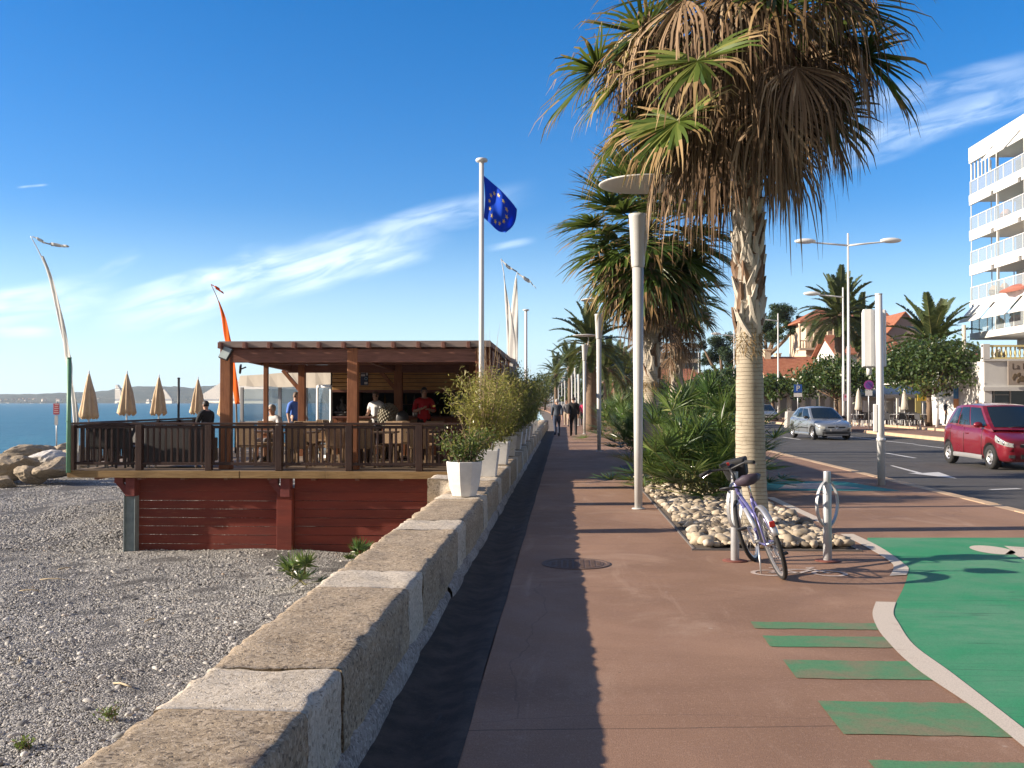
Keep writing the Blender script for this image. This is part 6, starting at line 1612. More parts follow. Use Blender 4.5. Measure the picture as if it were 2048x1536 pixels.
        if spec.get('strip'):
            mb = MB(); vs = []
            for i in range(9):
                y = y0 + .05 + (y1 - y0 - .1) * i / 8; wx, zt, zb_ = surf(y, 0)
                for z in (.50, .55): vs.append((sg * (wx + .008), y, z))
            mb.add(vs, [(i * 2, i * 2 + 1, i * 2 + 3, i * 2 + 2) for i in range(8)], 0); o = mb.build('rub_strip', M['black_plastic'], t); m_ = o.modifiers.new('thick', 'SOLIDIFY'); m_.thickness = .012
        wx, zt, zb_ = surf(.15, 0); mb = MB(); mb.box((sg * (wx * .995), spec['handle'], zb_ + (zt - zb_) * .78), (.03, .17, .03)); mb.build('door_handle', spec.get('mirror_mat') or paint, t, bevel=.008)
    # front details
    yf = -L / 2
    for nm, x0, x1, z0, z1, mat_, dy in spec['front']:
        mb = MB(); n = 10; vs = []
        for i in range(n + 1):
            x = x0 + (x1 - x0) * i / n
            # plan curve of the nose
            lo, hi = yf, yf + .8; zt_ = 0
            for _ in range(22):
                mid = (lo + hi) / 2; wq = catmull(spec['body'], mid)[1] * W * .985
                if wq < abs(x): lo = mid
                else: hi = mid
            y = hi - .012 - dy
            vs += [(x, y, z0), (x, y, z1), (x, y + .05, z1), (x, y + .05, z0)]
        mb.add(vs, [(4 * i + k, 4 * i + (k + 1) % 4, 4 * i + 4 + (k + 1) % 4, 4 * i + 4 + k) for i in range(n) for k in range(4)] + [(0, 1, 2, 3), (4 * n + 3, 4 * n + 2, 4 * n + 1, 4 * n)])
        mb.build(nm, mat_, t, fix=True)
    if detail:
        for sg, x0 in ((1, -.5), (1, .1)):
            a = front(x0, .02, .02); b = front(x0 + .55, .10, .02); mb = MB(); mb.tube([a, a.lerp(b, .5) + Vector((0, -.01, .005)), b], .008, 5); mb.build('wiper', M['black_plastic'], t)
        mb = MB(); mb.span((-.6, -L / 2 + .6, spec['belt'] - .55), (.6, L / 2 - .4, .22)); mb.build('underbody', M['black_plastic'], t)
    return t
def carpaint(name, col, metal=.3):
    s = Mat(name); c0 = s.coord(); f = s.noise(900, 2, .5, c0); dust = s.noise(2.2, 5, .6, c0)
    c = s.mix(s.mr(f, .4, .7, 0, .25), col, tuple(min(1, x * 1.4) for x in col)); c = s.mix(s.mr(dust, .5, .8, 0, .14), c, (.35, .30, .26))
    return s.fin(c, s.mr(dust, .3, .7, .26, .38), metal, .5, .7)
s = Mat('car_window_glass'); M['car_glass'] = s.fin((.014, .020, .022), .04, 0, .8)
s = Mat('headlight_lens'); v = s.noise(30, 3, .5); M['headlight'] = s.fin(s.ramp(v, [(.3, (.25, .26, .25)), (.7, (.60, .60, .56))]), .12, .25, .7, .6)
M['plate'] = simple('blurred_number_plate', (.38, .37, .37), .05, 3, .6)
P_red = carpaint('red_car_paint', (.19, .011, .022), .25); P_sil = carpaint('silver_car_paint', (.30, .325, .345), .55); P_dark = carpaint('dark_car_paint', (.025, .03, .045), .3)
hatch_red = dict(L=3.6, W=1.72, wr=.295, wy=(-1.12, 1.30), belt=.94, belt_w=.93, roof_w=.74, holes=6,
    body=[(-1.80, .64, .66, .30), (-1.74, .70, .80, .22), (-1.6, .76, .90, .19), (-1.35, .84, .965, .19), (-1.0, .92, .99, .20), (-.6, .98, 1.0, .21), (0, 1.0, 1.0, .22), (.7, 1.02, 1.0, .22), (1.2, 1.04, .99, .22), (1.55, 1.03, .96, .25), (1.74, .98, .88, .32), (1.80, .90, .80, .40)],
    ws_base=(-1.06, .97), ws_top=(-.22, 1.52), rear_top=(1.35, 1.50), rear_base=(1.72, 1.0), mirror=.14,
    windows=[(.05, .36, .345, .05, .10, .90), (.385, .64, .63, .37, .10, .90), (.67, .93, .86, .66, .14, .88)],
    light=dict(y0=-1.795, y1=-1.38, z0a=.55, z0b=.66, z1a=.64, z1b=.83), seams=[-.72, .30, 1.12], handle=.12, mirror_mat=None,
    front=[('grille', -.42, .42, .55, .62, M['black_plastic'], 0), ('chrome_bar', -.40, .40, .612, .628, M['chrome'], .012), ('lower_intake', -.40, .40, .28, .38, M['black_plastic'], .004), ('fog_light', -.66, -.54, .30, .37, M['black_plastic'], .004), ('fog_light', .54, .66, .30, .37, M['black_plastic'], .004), ('number_plate', -.26, .26, .42, .52, M['plate'], .016)])
hatch_sil = dict(L=3.98, W=1.72, wr=.30, wy=(-1.25, 1.32), belt=.92, belt_w=.92, roof_w=.70, holes=9, strip=True,
    body=[(-1.99, .58, .58, .28), (-1.93, .66, .76, .22), (-1.78, .73, .89, .19), (-1.5, .81, .96, .18), (-1.1, .89, .99, .19), (-.7, .945, 1.0, .2), (0, .95, 1.0, .21), (.8, .97, 1.0, .21), (1.4, .99, .985, .22), (1.75, .98, .94, .26), (1.93, .92, .86, .33), (1.99, .84, .76, .42)],
    ws_base=(-.98, .92), ws_top=(-.12, 1.44), rear_top=(1.30, 1.42), rear_base=(1.86, .97), mirror=.12, mirror_mat=M['black_plastic'],
    windows=[(.05, .37, .36, .06, .10, .90), (.40, .68, .66, .39, .10, .90), (.71, .88, .82, .70, .2, .84)],
    light=dict(y0=-1.985, y1=-1.45, z0a=.50, z0b=.64, z1a=.60, z1b=.80), seams=[-.68, .38, 1.2], handle=.2,
    front=[('grille', -.40, -.10, .54, .60, M['black_plastic'], .004), ('grille', .10, .40, .54, .60, M['black_plastic'], .004), ('lower_intake', -.62, .62, .26, .38, M['black_plastic'], .004), ('number_plate', -.26, .26, .40, .50, M['plate'], .014), ('bumper_strip', -.55, .55, .225, .25, M['alloy'], .012)])
f0 = gp(1990, 940, -.126); f1 = gp(1915, 925, -.126)
car('small tall red hatchback driving towards the camera at the right edge', (gp(2005, 921, -.126).x - 1.15, gp(1992, 938, -.126).y + 1.10, -.126), R(2), hatch_red, P_red, simple('grey_sill', (.22, .22, .22), .1, 5, .6)).scale = (1.04, 1.04, 1.06)
sc_ = gp(1645, 880, -.126); sil = car('silver hatchback with a dark lower grille driving towards the camera', (sc_.x + .32, sc_.y + 1.75, -.126), R(7), hatch_sil, P_sil, P_sil)
mb = MB(); d = [(-.075, .57), (0, .66), (.075, .57), (0, .48)]; di = [(-.035, .57), (0, .615), (.035, .57), (0, .525)]
vs = [(x, -2.02 - .012 * (1 - abs(z - .57) * 4), z) for x, z in d] + [(x, -2.02, z) for x, z in di]; vs += [(x, -1.96, z) for x, y, z in vs[:8]]
mb.add(vs, [(i, (i + 1) % 4, 4 + (i + 1) % 4, 4 + i) for i in range(4)] + [(8 + i, 8 + (i + 1) % 4, (i + 1) % 4, i) for i in range(4)] + [(4 + i, 4 + (i + 1) % 4, 12 + (i + 1) % 4, 12 + i) for i in range(4)]); mb.build('emblem', M['chrome'], sil, fix=True)
car('dark car parked far back behind the tall palm trunk', (gx(1463, 72), 72, -.126), R(3), hatch_sil, P_dark, P_dark, None, False)
car('grey car parked far back beyond the silver hatchback', (gx(1528, 86), 86, -.126), R(2), hatch_sil, P_sil, P_sil, None, False)
# ---------------------------------------------------------------- bench end beyond the first lamp, concrete block, signs
bn = gp(1257, 852); bt = thing('bench', 'dark bench end showing just left of the first lamp post', 'bench', (bn.x + .35, bn.y, 0))
mb = MB(); mb.span((-.5, -.25, .40), (.5, .25, .46)); mb.build('seat', M['dark_metal'], bt, bevel=.01); mb = MB(); mb.span((-.5, .22, .46), (.5, .27, .85)); mb.build('backrest', M['dark_metal'], bt, bevel=.01)
for x in (-.45, .41): mb = MB(); mb.span((x, -.22, 0), (x + .04, .25, .40)); mb.build('leg', M['dark_metal'], bt)
def sheet_poly_mesh(poly, mat, name, parent, y, t_=.012):
    mb = MB(); mb.slab([(p[0], y, p[1]) for p in poly], (0, t_, 0)); return mb.build(name, mat, parent, fix=True)
blue = simple('sign_blue', (.02, .09, .36), .05, 3, .4)
Y = 75; k = Y / F
sg = thing('parking_sign', 'blue square parking sign with a white letter beside the silver car', 'sign', (gx(1596, Y), Y, -.1))
zc = at(1596, 777, Y).z + .1
mb = MB(); mb.cyl((0, .04, 0), (0, .04, zc + .45), .04, .04, 10); mb.build('pole', M['galv'], sg)
pl_ = sheet_poly_mesh([(-.30, zc - .30), (.30, zc - .30), (.30, zc + .30), (-.30, zc + .30)], blue, 'sign_plate', sg, -.02)
me = text_mesh('P', .55); me.materials.append(M['white_paint']); o = bpy.data.objects.new('letter', me); COL.objects.link(o); o.parent = pl_; o.rotation_euler = (PI / 2, 0, 0); o.location = (0, -.026, zc)
sheet_poly_mesh([(-.30, zc - .62), (.30, zc - .62), (.30, zc - .34), (-.30, zc - .34)], M['white_paint'], 'lower_plate', sg, -.02)
def round_sign(label, u, v, Y, r_, rim, face):
    zc = at(u, v, Y).z + .1; t = thing('round_sign', label, 'sign', (gx(u, Y), Y, -.1)); mb = MB(); mb.cyl((0, .05, 0), (0, .05, zc + r_), .035, .035, 10); mb.build('pole', M['galv'], t)
    mb = MB(); mb.lathe([(0, 0), (r_, 0), (r_, .02), (0, .02)], (0, -.01, zc), 28, axis='Y', smooth=False); mb.build('rim', rim, t, fix=True); mb = MB(); mb.lathe([(0, 0), (r_ * .74, 0), (r_ * .74, .004), (0, .004)], (0, -.016, zc), 28, axis='Y', smooth=False); mb.build('face', face, t, fix=True)
    mb = MB(); mb.beam((-r_ * .55, -.019, zc + r_ * .55), (r_ * .55, -.019, zc - r_ * .55), .006, r_ * .2, up=(0, 1, 0)); mb.build('bar', rim, t)
    sheet_poly_mesh([(-.2, zc - r_ - .35), (.2, zc - r_ - .35), (.2, zc - r_ - .04), (-.2, zc - r_ - .04)], M['white_paint'], 'lower_plate', t, -.01)
red_s = simple('sign_red', (.42, .02, .08), .05, 3, .5); purple = simple('faded_sign_purple', (.35, .06, .30), .08, 3, .5)
round_sign('round no parking sign on a thin pole just left of the info panel', 1738, 770, 60, .28, purple, simple('sign_face_violet', (.14, .07, .34), .05, 3, .5))
t = thing('small_sign', 'small pink and grey sign plate on a post in front of the double lamp', 'sign', (gx(1691, 62), 62, -.1)); zc = at(1691, 795, 62).z + .1
mb = MB(); mb.cyl((0, .03, 0), (0, .03, zc), .03, .03, 8); mb.build('post', M['dark_metal'], t); sheet_poly_mesh([(-.15, zc - .22), (.15, zc - .22), (.15, zc + .22), (-.15, zc + .22)], simple('pink_plate', (.5, .36, .4), .06, 3, .5), 'plate', t, -.01)
mb = MB(); mb.ell((0, -.012, zc + .06), (.06, .006, .07), 12, 8); mb.build('mark', red_s, t)
wpst = gx(1874, 64); mb = MB(); mb.cyl((0, 0, 0), (0, 0, 2.0), .11, .10, 14); mb.lathe([(.12, 0), (.08, .06), (0, .08)], (0, 0, 2.0), 14); tag(mb.build('white_post', M['white_pole'], loc=(wpst, 64, 0)), 'thick white post on the far pavement right of the street tree trunk', 'post')
up = gx(1929, 70); mb = MB(); mb.cyl((0, 0, 0), (0, 0, at(1929, 650, 70).z), .16, .13, 12); tag(mb.build('utility_pole', simple('concrete_pole', (.55, .50, .42), .1, 3, .8), loc=(up, 70, 0)), 'pale concrete utility pole rising above the street tree before the white block', 'pole')
cb = gp(1590, 838, -.1); mb = MB(); mb.hexa([(-.45, -.4, 0), (.45, -.4, 0), (.45, .4, 0), (-.45, .4, 0), (-.38, -.33, 1.0), (.38, -.33, 1.0), (.38, .33, 1.0), (-.38, .33, 1.0)]); tag(mb.build('concrete_planter', simple('grey_concrete', (.38, .36, .33), .12, 4, .9), loc=(gx(1585, 62), 62, -.01), bevel=.03), 'grey concrete tub at the pavement edge left of the silver car', 'planter')

# ================================================================ flags
def pole_flag(name, label, u, v, Y, base_z, r_=.05, cap=.10):
    p = at(u, v, Y); t = thing(name, label, 'flagpole', (gx(u, Y), Y, base_z)); h = p.z - base_z
    mb = MB(); mb.tube([(0, 0, 0), (0, 0, h)], [r_, r_ * .85], 16); mb.build('pole', M['white_pole'], t); mb = MB(); mb.lathe([(r_, 0), (cap, .02), (cap * 1.05, .05), (cap * .9, .075), (0, .085)], (0, 0, h), 18); mb.build('cap', M['white_pole'], t); return t, h
YP = 19.55
fpole, fh = pole_flag('flagpole', 'tall white flagpole flying the blue starred flag beside the pergola', 963, 325, YP, -.3, .055, .115)
fm = leafmat('flag_blue', [(0, (.022, .12, .74)), (1, (.025, .13, .78))], .5, .8, .15, 0.0); stm = simple('flag_yellow', (.75, .58, .16), .06, 3, .7)
ft = thing('flag', 'limp blue flag with a ring of yellow stars hanging from the tall white pole', 'flag', (gx(963, YP) + .05, YP, 0))
ox = gx(963, YP) + .05
TL, TR_, BR, BL = [at(u, v, YP) for u, v in ((967, 351), (1031, 419), (1012, 468), (967, 438))]
def fp_(u_, v_):
    p = (TL * (1 - u_) + TR_ * u_) * (1 - v_) + (BL * (1 - u_) + BR * u_) * v_
    b = u_ * (1 - u_)
    p = p + Vector((.03 * math.sin(3 * v_), 0, .05 * b * 4 * (1 - v_)))
    p = p + Vector((.035 * math.sin(2.4 * v_ + 1) * u_, .15 * math.sin(6.5 * u_ + 3.2 * v_) * u_ + .06 * math.sin(11 * u_ - 5 * v_) * u_, .03 * math.sin(5 * u_ + 2 * v_) * v_))
    return Vector((p.x - ox, p.y - YP, p.z))
mb = MB(); n, m_ = 26, 20; mb.add([fp_(i / n, j / m_) for j in range(m_ + 1) for i in range(n + 1)], [(j * (n + 1) + i, j * (n + 1) + i + 1, (j + 1) * (n + 1) + i + 1, (j + 1) * (n + 1) + i) for j in range(m_) for i in range(n)], 0, True)
cl = mb.build('cloth', fm, ft); sd_ = cl.modifiers.new('thick', 'SOLIDIFY'); sd_.thickness = .004; sd_.offset = 0
for k in range(12):
    a = 2 * PI * k / 12; cu, cv = .46 + .30 * math.sin(a), .53 + .33 * math.cos(a); mb = MB(); vs = []
    for sd2 in (-1, 1):
        for i in range(10):
            rr = .062 if i % 2 == 0 else .025; b = PI * i / 5; uu, vv = cu + rr * math.sin(b) * .9, cv - rr * math.cos(b); p = fp_(uu, vv)
            nn = (fp_(uu + .01, vv) - p).cross(fp_(uu, vv + .01) - p).normalized(); vs.append(p + nn * .006 * sd2)
    cc = fp_(cu, cv); nn = (fp_(cu + .01, cv) - cc).cross(fp_(cu, cv + .01) - cc).normalized(); vs += [cc - nn * .008, cc + nn * .008]
    mb.add(vs, [(i, (i + 1) % 10, 20) for i in range(10)] + [(10 + (i + 1) % 10, 10 + i, 21) for i in range(10)] + [(i, 10 + i, 10 + (i + 1) % 10, (i + 1) % 10) for i in range(10)]); mb.build('star', stm, cl, fix=True)
pole_flag('flagpole', 'bare white flagpole beyond the white curved banners', 1052, 622, 44, -.2, .07, .14)
def banner(label, pts_uv, Y, cloth_uv, mat, base_z, tail, pr=.018):
    """curved bamboo pole with a long narrow cloth along it"""
    P3 = [at(u, v, Y) for u, v in pts_uv]; o = Vector((P3[-1].x, Y, base_z)); t = thing('curved_banner', label, 'banner', o)
    P3 = smooth_line(P3, 5); P3 = [p - o for p in P3]; nP = len(P3)
    mb = MB(); mb.tube(P3 + [Vector((P3[-1].x, 0, 0))] if P3[-1].z > .05 else P3, [.008 + (pr - .008) * i / nP for i in range(nP)] + ([pr] if P3[-1].z > .05 else []), 8); mb.build('pole', M['white_pole'] if mat is not M['orange'] else M['twig'], t)
    L = smooth_line([at(a, b, Y) for a, b, c, d in cloth_uv], 6); Rr = smooth_line([at(c, d, Y) for a, b, c, d in cloth_uv], 6); n = len(L); vs = []
    for i in range(n):
        for j in range(6):
            q = j / 5; p = L[i] * (1 - q) + Rr[i] * q - o; vs.append(p + Vector((0, -.55 * q * (Rr[i] - L[i]).length + .02 * math.sin(7 * q + .5 * i), 0)))
    mb = MB(); mb.add(vs, [(i * 6 + j, i * 6 + j + 1, (i + 1) * 6 + j + 1, (i + 1) * 6 + j) for i in range(n - 1) for j in range(5)], 0, True); c = mb.build('cloth', mat, t); m2 = c.modifiers.new('thick', 'SOLIDIFY'); m2.thickness = .004
    if tail:
        T = smooth_line([at(a, b, Y) - o for a, b, w_ in tail], 5); Wd = [w_ for a, b, w_ in tail]; n = len(T); vs = []
        for i in range(n):
            w_ = Wd[min(i // 5, len(Wd) - 1)] * Y / F; vs += [T[i] + Vector((0, .04 * math.sin(i), w_ / 2)), T[i] + Vector((0, .04 * math.sin(i) + .03, -w_ / 2))]
        mb = MB(); mb.add(vs, [(2 * i, 2 * i + 1, 2 * i + 3, 2 * i + 2) for i in range(n - 1)], 0, True); c = mb.build('tail', mat, t); m2 = c.modifiers.new('thick', 'SOLIDIFY'); m2.thickness = .004
    return t
M['banner_white'] = leafmat('white_banner_cloth', [(0, (.78, .77, .73)), (1, (.80, .79, .75))], .45, .9, .1, 0.0); M['orange'] = leafmat('orange_banner_cloth', [(0, (.85, .19, .035)), (1, (.88, .21, .04))], .45, .9, .1, 0.0)
banner('tall curved white banner at the seaward front corner of the deck', [(61, 472), (82, 512), (104, 570), (118, 640), (133, 705), (143, 770), (150, 848), (156, 930)], 20.35,
       [(82, 513, 88, 512), (100, 566, 112, 566), (115, 630, 128, 630), (127, 690, 141, 690), (132, 722, 148, 722), (137, 760, 148, 758), (146, 805, 156, 800), (152, 850, 160, 848), (153, 905, 160, 905)], M['banner_white'], DZ, [(64, 473, 2), (76, 478, 7), (88, 485, 3), (100, 488, 7), (120, 491, 5), (138, 493, 1)], .042)
banner('curved orange banner behind the seaward corner of the pergola', [(422, 569), (436, 600), (446, 640), (458, 690), (466, 740), (472, 800), (474, 880)], 24.5,
       [(436, 602, 438, 602), (444, 640, 455, 640), (450, 680, 464, 680), (458, 710, 470, 710), (463, 760, 477, 760), (470, 808, 482, 808)], M['orange'], DZ, [(422, 569, 2), (432, 575, 7), (440, 581, 4), (446, 586, 1)], .025)
banner('left curved white banner of the pair behind the pergola', [(1002, 518), (1008, 550), (1011, 600), (1015, 660), (1016, 720), (1017, 800)], 28,
       [(1007, 550, 1008, 552), (1011, 595, 1016, 595), (1014, 640, 1026, 640), (1015, 690, 1032, 690), (1016, 760, 1034, 755)], M['banner_white'], DZ, [(1002, 518, 3), (1012, 530, 7), (1022, 537, 3), (1034, 543, 1)], .03)
banner('right curved white banner of the pair behind the pergola', [(1034, 545), (1029, 570), (1024, 620), (1024, 680), (1025, 740), (1026, 810)], 30,
       [(1031, 556, 1034, 556), (1025, 600, 1036, 600), (1023, 650, 1037, 650), (1024, 700, 1036, 700), (1025, 770, 1034, 765)], M['banner_white'], DZ, [(1034, 545, 3), (1048, 556, 8), (1060, 563, 3), (1066, 570, 1), (1072, 576, 5)], .03)
# beach warning sign and breakwater rocks
Y = 39; sgx = gx(113, Y); t = thing('warning_sign', 'red and white beach warning sign on a thin pole above the rocks', 'sign', (sgx, Y, -.6))
z = lambda v: at(113, v, Y).z + .6
mb = MB(); mb.cyl((0, .03, -.6), (0, .03, z(803)), .028, .028, 8); mb.build('pole', M['galv'], t)
sheet_poly_mesh([(-.125, z(829)), (.125, z(829)), (.125, z(807)), (-.125, z(807))], simple('faded_red_plate', (.42, .06, .08), .08, 4, .5), 'red_plate', t, -.01)
mb = MB()
for i, q in enumerate((.14, .32, .52, .70, .87)): mb.span((-.10 + .01 * i, -.016, z(829) + (z(807) - z(829)) * q), (.10 - .015 * (i % 2), -.0105, z(829) + (z(807) - z(829)) * q + .028))
mb.build('lettering', simple('sign_lettering', (.62, .45, .45), .1, 5, .6), t)
sheet_poly_mesh([(-.07, z(850)), (.07, z(850)), (.07, z(831)), (-.07, z(831))], simple('grey_white_plate', (.5, .5, .5), .12, 9, .5), 'lower_plate', t, -.01)
M['rock'] = stone_mat('breakwater_rock', (.40, .33, .24), (.29, .235, .165), (.5, .43, .34), (.17, .14, .10)); M['rock_white'] = stone_mat('white_rock', (.66, .64, .60), (.5, .47, .43), (.74, .72, .69), (.33, .3, .27))
rocks = [(18, 935, 34.5, 1.0, .62, 0, 'brown boulder at the left edge of the breakwater'), (88, 918, 35.5, .75, .38, 1, 'white angular boulder in the middle of the breakwater'), (112, 938, 34, .8, .42, 0, 'flat tan boulder against the deck corner post'), (40, 908, 38, .9, .38, 0, 'low brown boulder at the waterline left of the sign'),
         (58, 950, 33.6, .55, .30, 0, 'small brown boulder at the foot of the breakwater'), (5, 965, 33.2, .5, .32, 0, 'small dark boulder in the left corner of the breakwater'), (100, 906, 39, .9, .3, 0, 'flat boulder by the foot of the warning sign'), (140, 905, 39.5, .8, .4, 0, 'boulder behind the green post'), (-30, 930, 35, 1.0, .6, 0, 'boulder just past the left edge of the picture'), (165, 915, 37, .9, .5, 0, 'boulder glimpsed through the railing at the deck corner')]
for i, (u, v, Y, w_, h, wh, lab) in enumerate(rocks):
    p = at(u, v, Y); rg = random.Random(700 + i); bm = bmesh.new(); bmesh.ops.create_icosphere(bm, subdivisions=4, radius=1)
    cut_n = [Vector((rg.gauss(0, 1), rg.gauss(0, 1), rg.gauss(0, 1))).normalized() for _ in range(11)]
    for vv in bm.verts:
        c = vv.co.copy()
        for nn in cut_n:
            dd = c.dot(nn) - rg.uniform(.60, .62)
            if dd > 0: c -= nn * dd * .9
        c += c.normalized() * (.10 * mnoise.noise(c * 2.3 + Vector((i, 0, 0))) - .09 * abs(mnoise.noise(c * 3.9 + Vector((0, i, 0)))) + .03 * mnoise.noise(c * 9))
        vv.co = Vector((c.x * w_ * 1.2, c.y * w_ * 1.0, c.z * h * 1.05))
    me = bpy.data.meshes.new('boulder'); bm.to_mesh(me); bm.free(); me.materials.append(M['rock_white'] if wh else M['rock']); o = bpy.data.objects.new('boulder', me); COL.objects.link(o); o.location = p; o.rotation_euler = (rg.uniform(-.3, .3), rg.uniform(-.2, .2), rg.uniform(0, 6)); tag(o, lab, 'boulder', 'breakwater boulders')
# ================================================================ people
M['skin'] = simple('skin', (.50, .30, .21), .08, 9, .55); M['hair_dark'] = simple('dark_hair', (.03, .022, .018), .3, 40, .6); M['hair_grey'] = simple('grey_hair', (.42, .39, .36), .2, 40, .7); M['hair_brown'] = simple('brown_hair', (.10, .06, .035), .3, 40, .6)
def cloth(name, col): return simple(name, col, .15, 7, .85, .25, 40)
def person(label, loc, rz, pose, top, legs, hair, H=1.74, scale=1.0, top_low=.93, sleeve=3, hair_long=False, shoe=None):
    """one continuous skinned body facing +Y, with clothing and hair as child meshes"""
    t = thing('person', label, 'person', loc, rz)
    J, E, Rr, Rg = [], [], [], []
    def add(p, r_, par, reg):
        J.append(Vector(p)); Rr.append(r_); Rg.append(reg)
        if par is not None: E.append((par, len(J) - 1))
        return len(J) - 1
    sit = pose.get('sit', False); hz = .50 if sit else .94; dz = hz - .94; ln = pose.get('lean', 0)
    def tp(x, y, z): return (x, y + ln * (z - .94), z + dz)
    pel = add((0, 0, hz), (.155, .115), None, 'pelvis'); sp = add(tp(0, .0, 1.10), (.145, .105), pel, 'torso'); ch = add(tp(0, .0, 1.30), (.165, .115), sp, 'torso'); up = add(tp(0, -.01, 1.43), (.13, .09), ch, 'torso')
    nk = add(tp(0, 0, 1.50), (.058, .058), up, 'neck'); h1 = add(tp(0, .02, 1.565), (.066, .075), nk, 'head'); h2 = add(tp(0, .025, 1.645), (.076, .097), h1, 'head'); h3 = add(tp(0, .01, 1.715), (.07, .085), h2, 'head'); add(tp(0, .0, 1.75), (.035, .045), h3, 'head')
    for sg, key in ((-1, 'L'), (1, 'R')):
        el, wr = pose.get('arm' + key, ((sg * .225, -.02, 1.14), (sg * .215, .05, .90)))
        s_ = add(tp(sg * .185, -.01, 1.41), (.068, .068), up, 'arm0'); e_ = add(tp(*el), (.047, .047), s_, 'arm1'); m_ = add(tp(*[(el[k] * .45 + wr[k] * .55) for k in range(3)]), (.041, .041), e_, 'arm2'); w_ = add(tp(*wr), (.029, .025), m_, 'hand')
        d = (Vector(wr) - Vector(el)).normalized(); side = Vector((0, 1, 0)) if abs(d.y) < .7 else Vector((1, 0, 0)); side = (side - d * side.dot(d)).normalized(); nr = d.cross(side)
        pm = add(tp(*(Vector(wr) + d * .055)), (.032, .018), w_, 'hand')
        for k, (o_, l_) in enumerate(((-.030, .062), (-.010, .075), (.010, .070), (.028, .055))):
            a = add(tp(*(Vector(wr) + d * .10 + side * o_)), (.0095, .0095), pm, 'hand'); b = add(tp(*(Vector(wr) + d * (.10 + l_ * .55) + side * o_ * 1.1 - nr * sg * .012)), (.0085, .0085), a, 'hand'); add(tp(*(Vector(wr) + d * (.10 + l_ * .85) + side * o_ * 1.1 - nr * sg * .035)), (.007, .007), b, 'hand')
        a = add(tp(*(Vector(wr) + d * .045 + side * .045)), (.011, .011), pm, 'hand'); add(tp(*(Vector(wr) + d * .085 + side * .062 - nr * sg * .01)), (.009, .009), a, 'hand')
        kn, an = pose.get('leg' + key, ((sg * .10, .03, .50), (sg * .10, -.02, .09)))
        hp = add((sg * .09, 0, hz - .07), (.092, .10), pel, 'leg0'); th = add([(Vector((sg * .09, 0, hz - .07)) * .5 + Vector(kn) * .5)[k] for k in range(3)], (.082, .086), hp, 'leg1'); k_ = add(kn, (.058, .06), th, 'leg1'); cf = add([kn[k] * .65 + an[k] * .35 for k in range(3)], (.055, .06), k_, 'leg2'); a_ = add(an, (.04, .042), cf, 'foot')
        add((an[0], an[1] - .05, an[2] - .045), (.035, .035), a_, 'foot'); ft = add((an[0] + sg * .015, an[1] + .10, an[2] - .045), (.04, .035), a_, 'foot'); add((an[0] + sg * .02, an[1] + .16, an[2] - .055), (.03, .025), ft, 'foot')
    me = bpy.data.meshes.new('tmp'); me.from_pydata([tuple(p) for p in J], E, []); o = bpy.data.objects.new('tmp', me); COL.objects.link(o)
    o.modifiers.new('skin', 'SKIN'); sk = me.skin_vertices[0].data
    for i in range(len(J)): sk[i].radius = Rr[i]; sk[i].use_root = (i == 0)
    o.modifiers['skin'].use_smooth_shade = True; ss = o.modifiers.new('sub', 'SUBSURF'); ss.levels = 1; ss.render_levels = 1
    dg = bpy.context.evaluated_depsgraph_get(); bm_ = bpy.data.meshes.new_from_object(o.evaluated_get(dg)); bpy.data.objects.remove(o)
    # regions by nearest bone
    seg = [(J[a], J[b], Rg[b]) for a, b in E]
    def region(p):
        best, rb, tb = 9, None, 0
        for a, b, r_ in seg:
            ab = b - a; u_ = max(0, min(1, (p - a).dot(ab) / max(ab.length_squared, 1e-9))); dd = (a + ab * u_ - p).length
            if dd < best: best, rb, tb = dd, r_, u_
        return rb, tb
    V = [v.co.copy() for v in bm_.vertices]; Nn = [v.normal.copy() for v in bm_.vertices]; groups = {'top': [], 'legs': [], 'hair': [], 'shoe': []}
    for pl in bm_.polygons:
        c = pl.center; r_, tb = region(c); f = tuple(pl.vertices); zz_ = c.z - dz
        if r_ == 'torso' or (r_ == 'pelvis') or (r_ == 'arm0') or (r_ == 'arm1' and (sleeve >= 2 or tb < .55)) or (r_ in ('arm2',) and sleeve >= 3) or (r_ == 'neck' and zz_ < 1.47) or (r_ == 'hand' and sleeve >= 3 and tb < .2 and False):
            if zz_ > top_low or r_ not in ('pelvis', 'leg0', 'torso'): groups['top'].append(f)
        if r_ in ('leg0', 'leg1', 'leg2') or (r_ == 'pelvis') or (r_ == 'foot' and c.z > .11 and not sit): groups['legs'].append(f)
        if r_ == 'foot' and c.z <= .14: groups['shoe'].append(f)
        if r_ == 'head':
            hy = c.y - (.025 + ln * (1.64 - .94))
            if zz_ > 1.70 or (hy < .035 and zz_ > 1.60) or (hair_long and hy < .0 and zz_ > 1.50): groups['hair'].append(f)
    bm_.materials.clear(); bm_.materials.append(M['skin'])
    # facial features joined into the body mesh
    mb = MB(); mb.v = [tuple(v) for v in V]; mb.f = [tuple(p.vertices) for p in bm_.polygons]; mb.m = [0] * len(mb.f); mb.sm = [True] * len(mb.f); mb.t = [.5] * len(mb.f)
    hc = Vector(tp(0, .025, 1.645)); mb.ell(hc + Vector((0, .098, -.012)), (.013, .02, .024), 8, 6)
    for sg in (-1, 1): mb.ell(hc + Vector((sg * .077, -.005, -.01)), (.012, .022, .032), 8, 6); mb.ell(hc + Vector((sg * .03, .086, .015)), (.014, .010, .008), 8, 5, 1)
    mb.ell(hc + Vector((0, .086, -.052)), (.024, .010, .008), 8, 5, 2)
    mb.build('body', [M['skin'], M['hair_dark'], simple('lips', (.35, .13, .11), .05, 5, .5)], t)
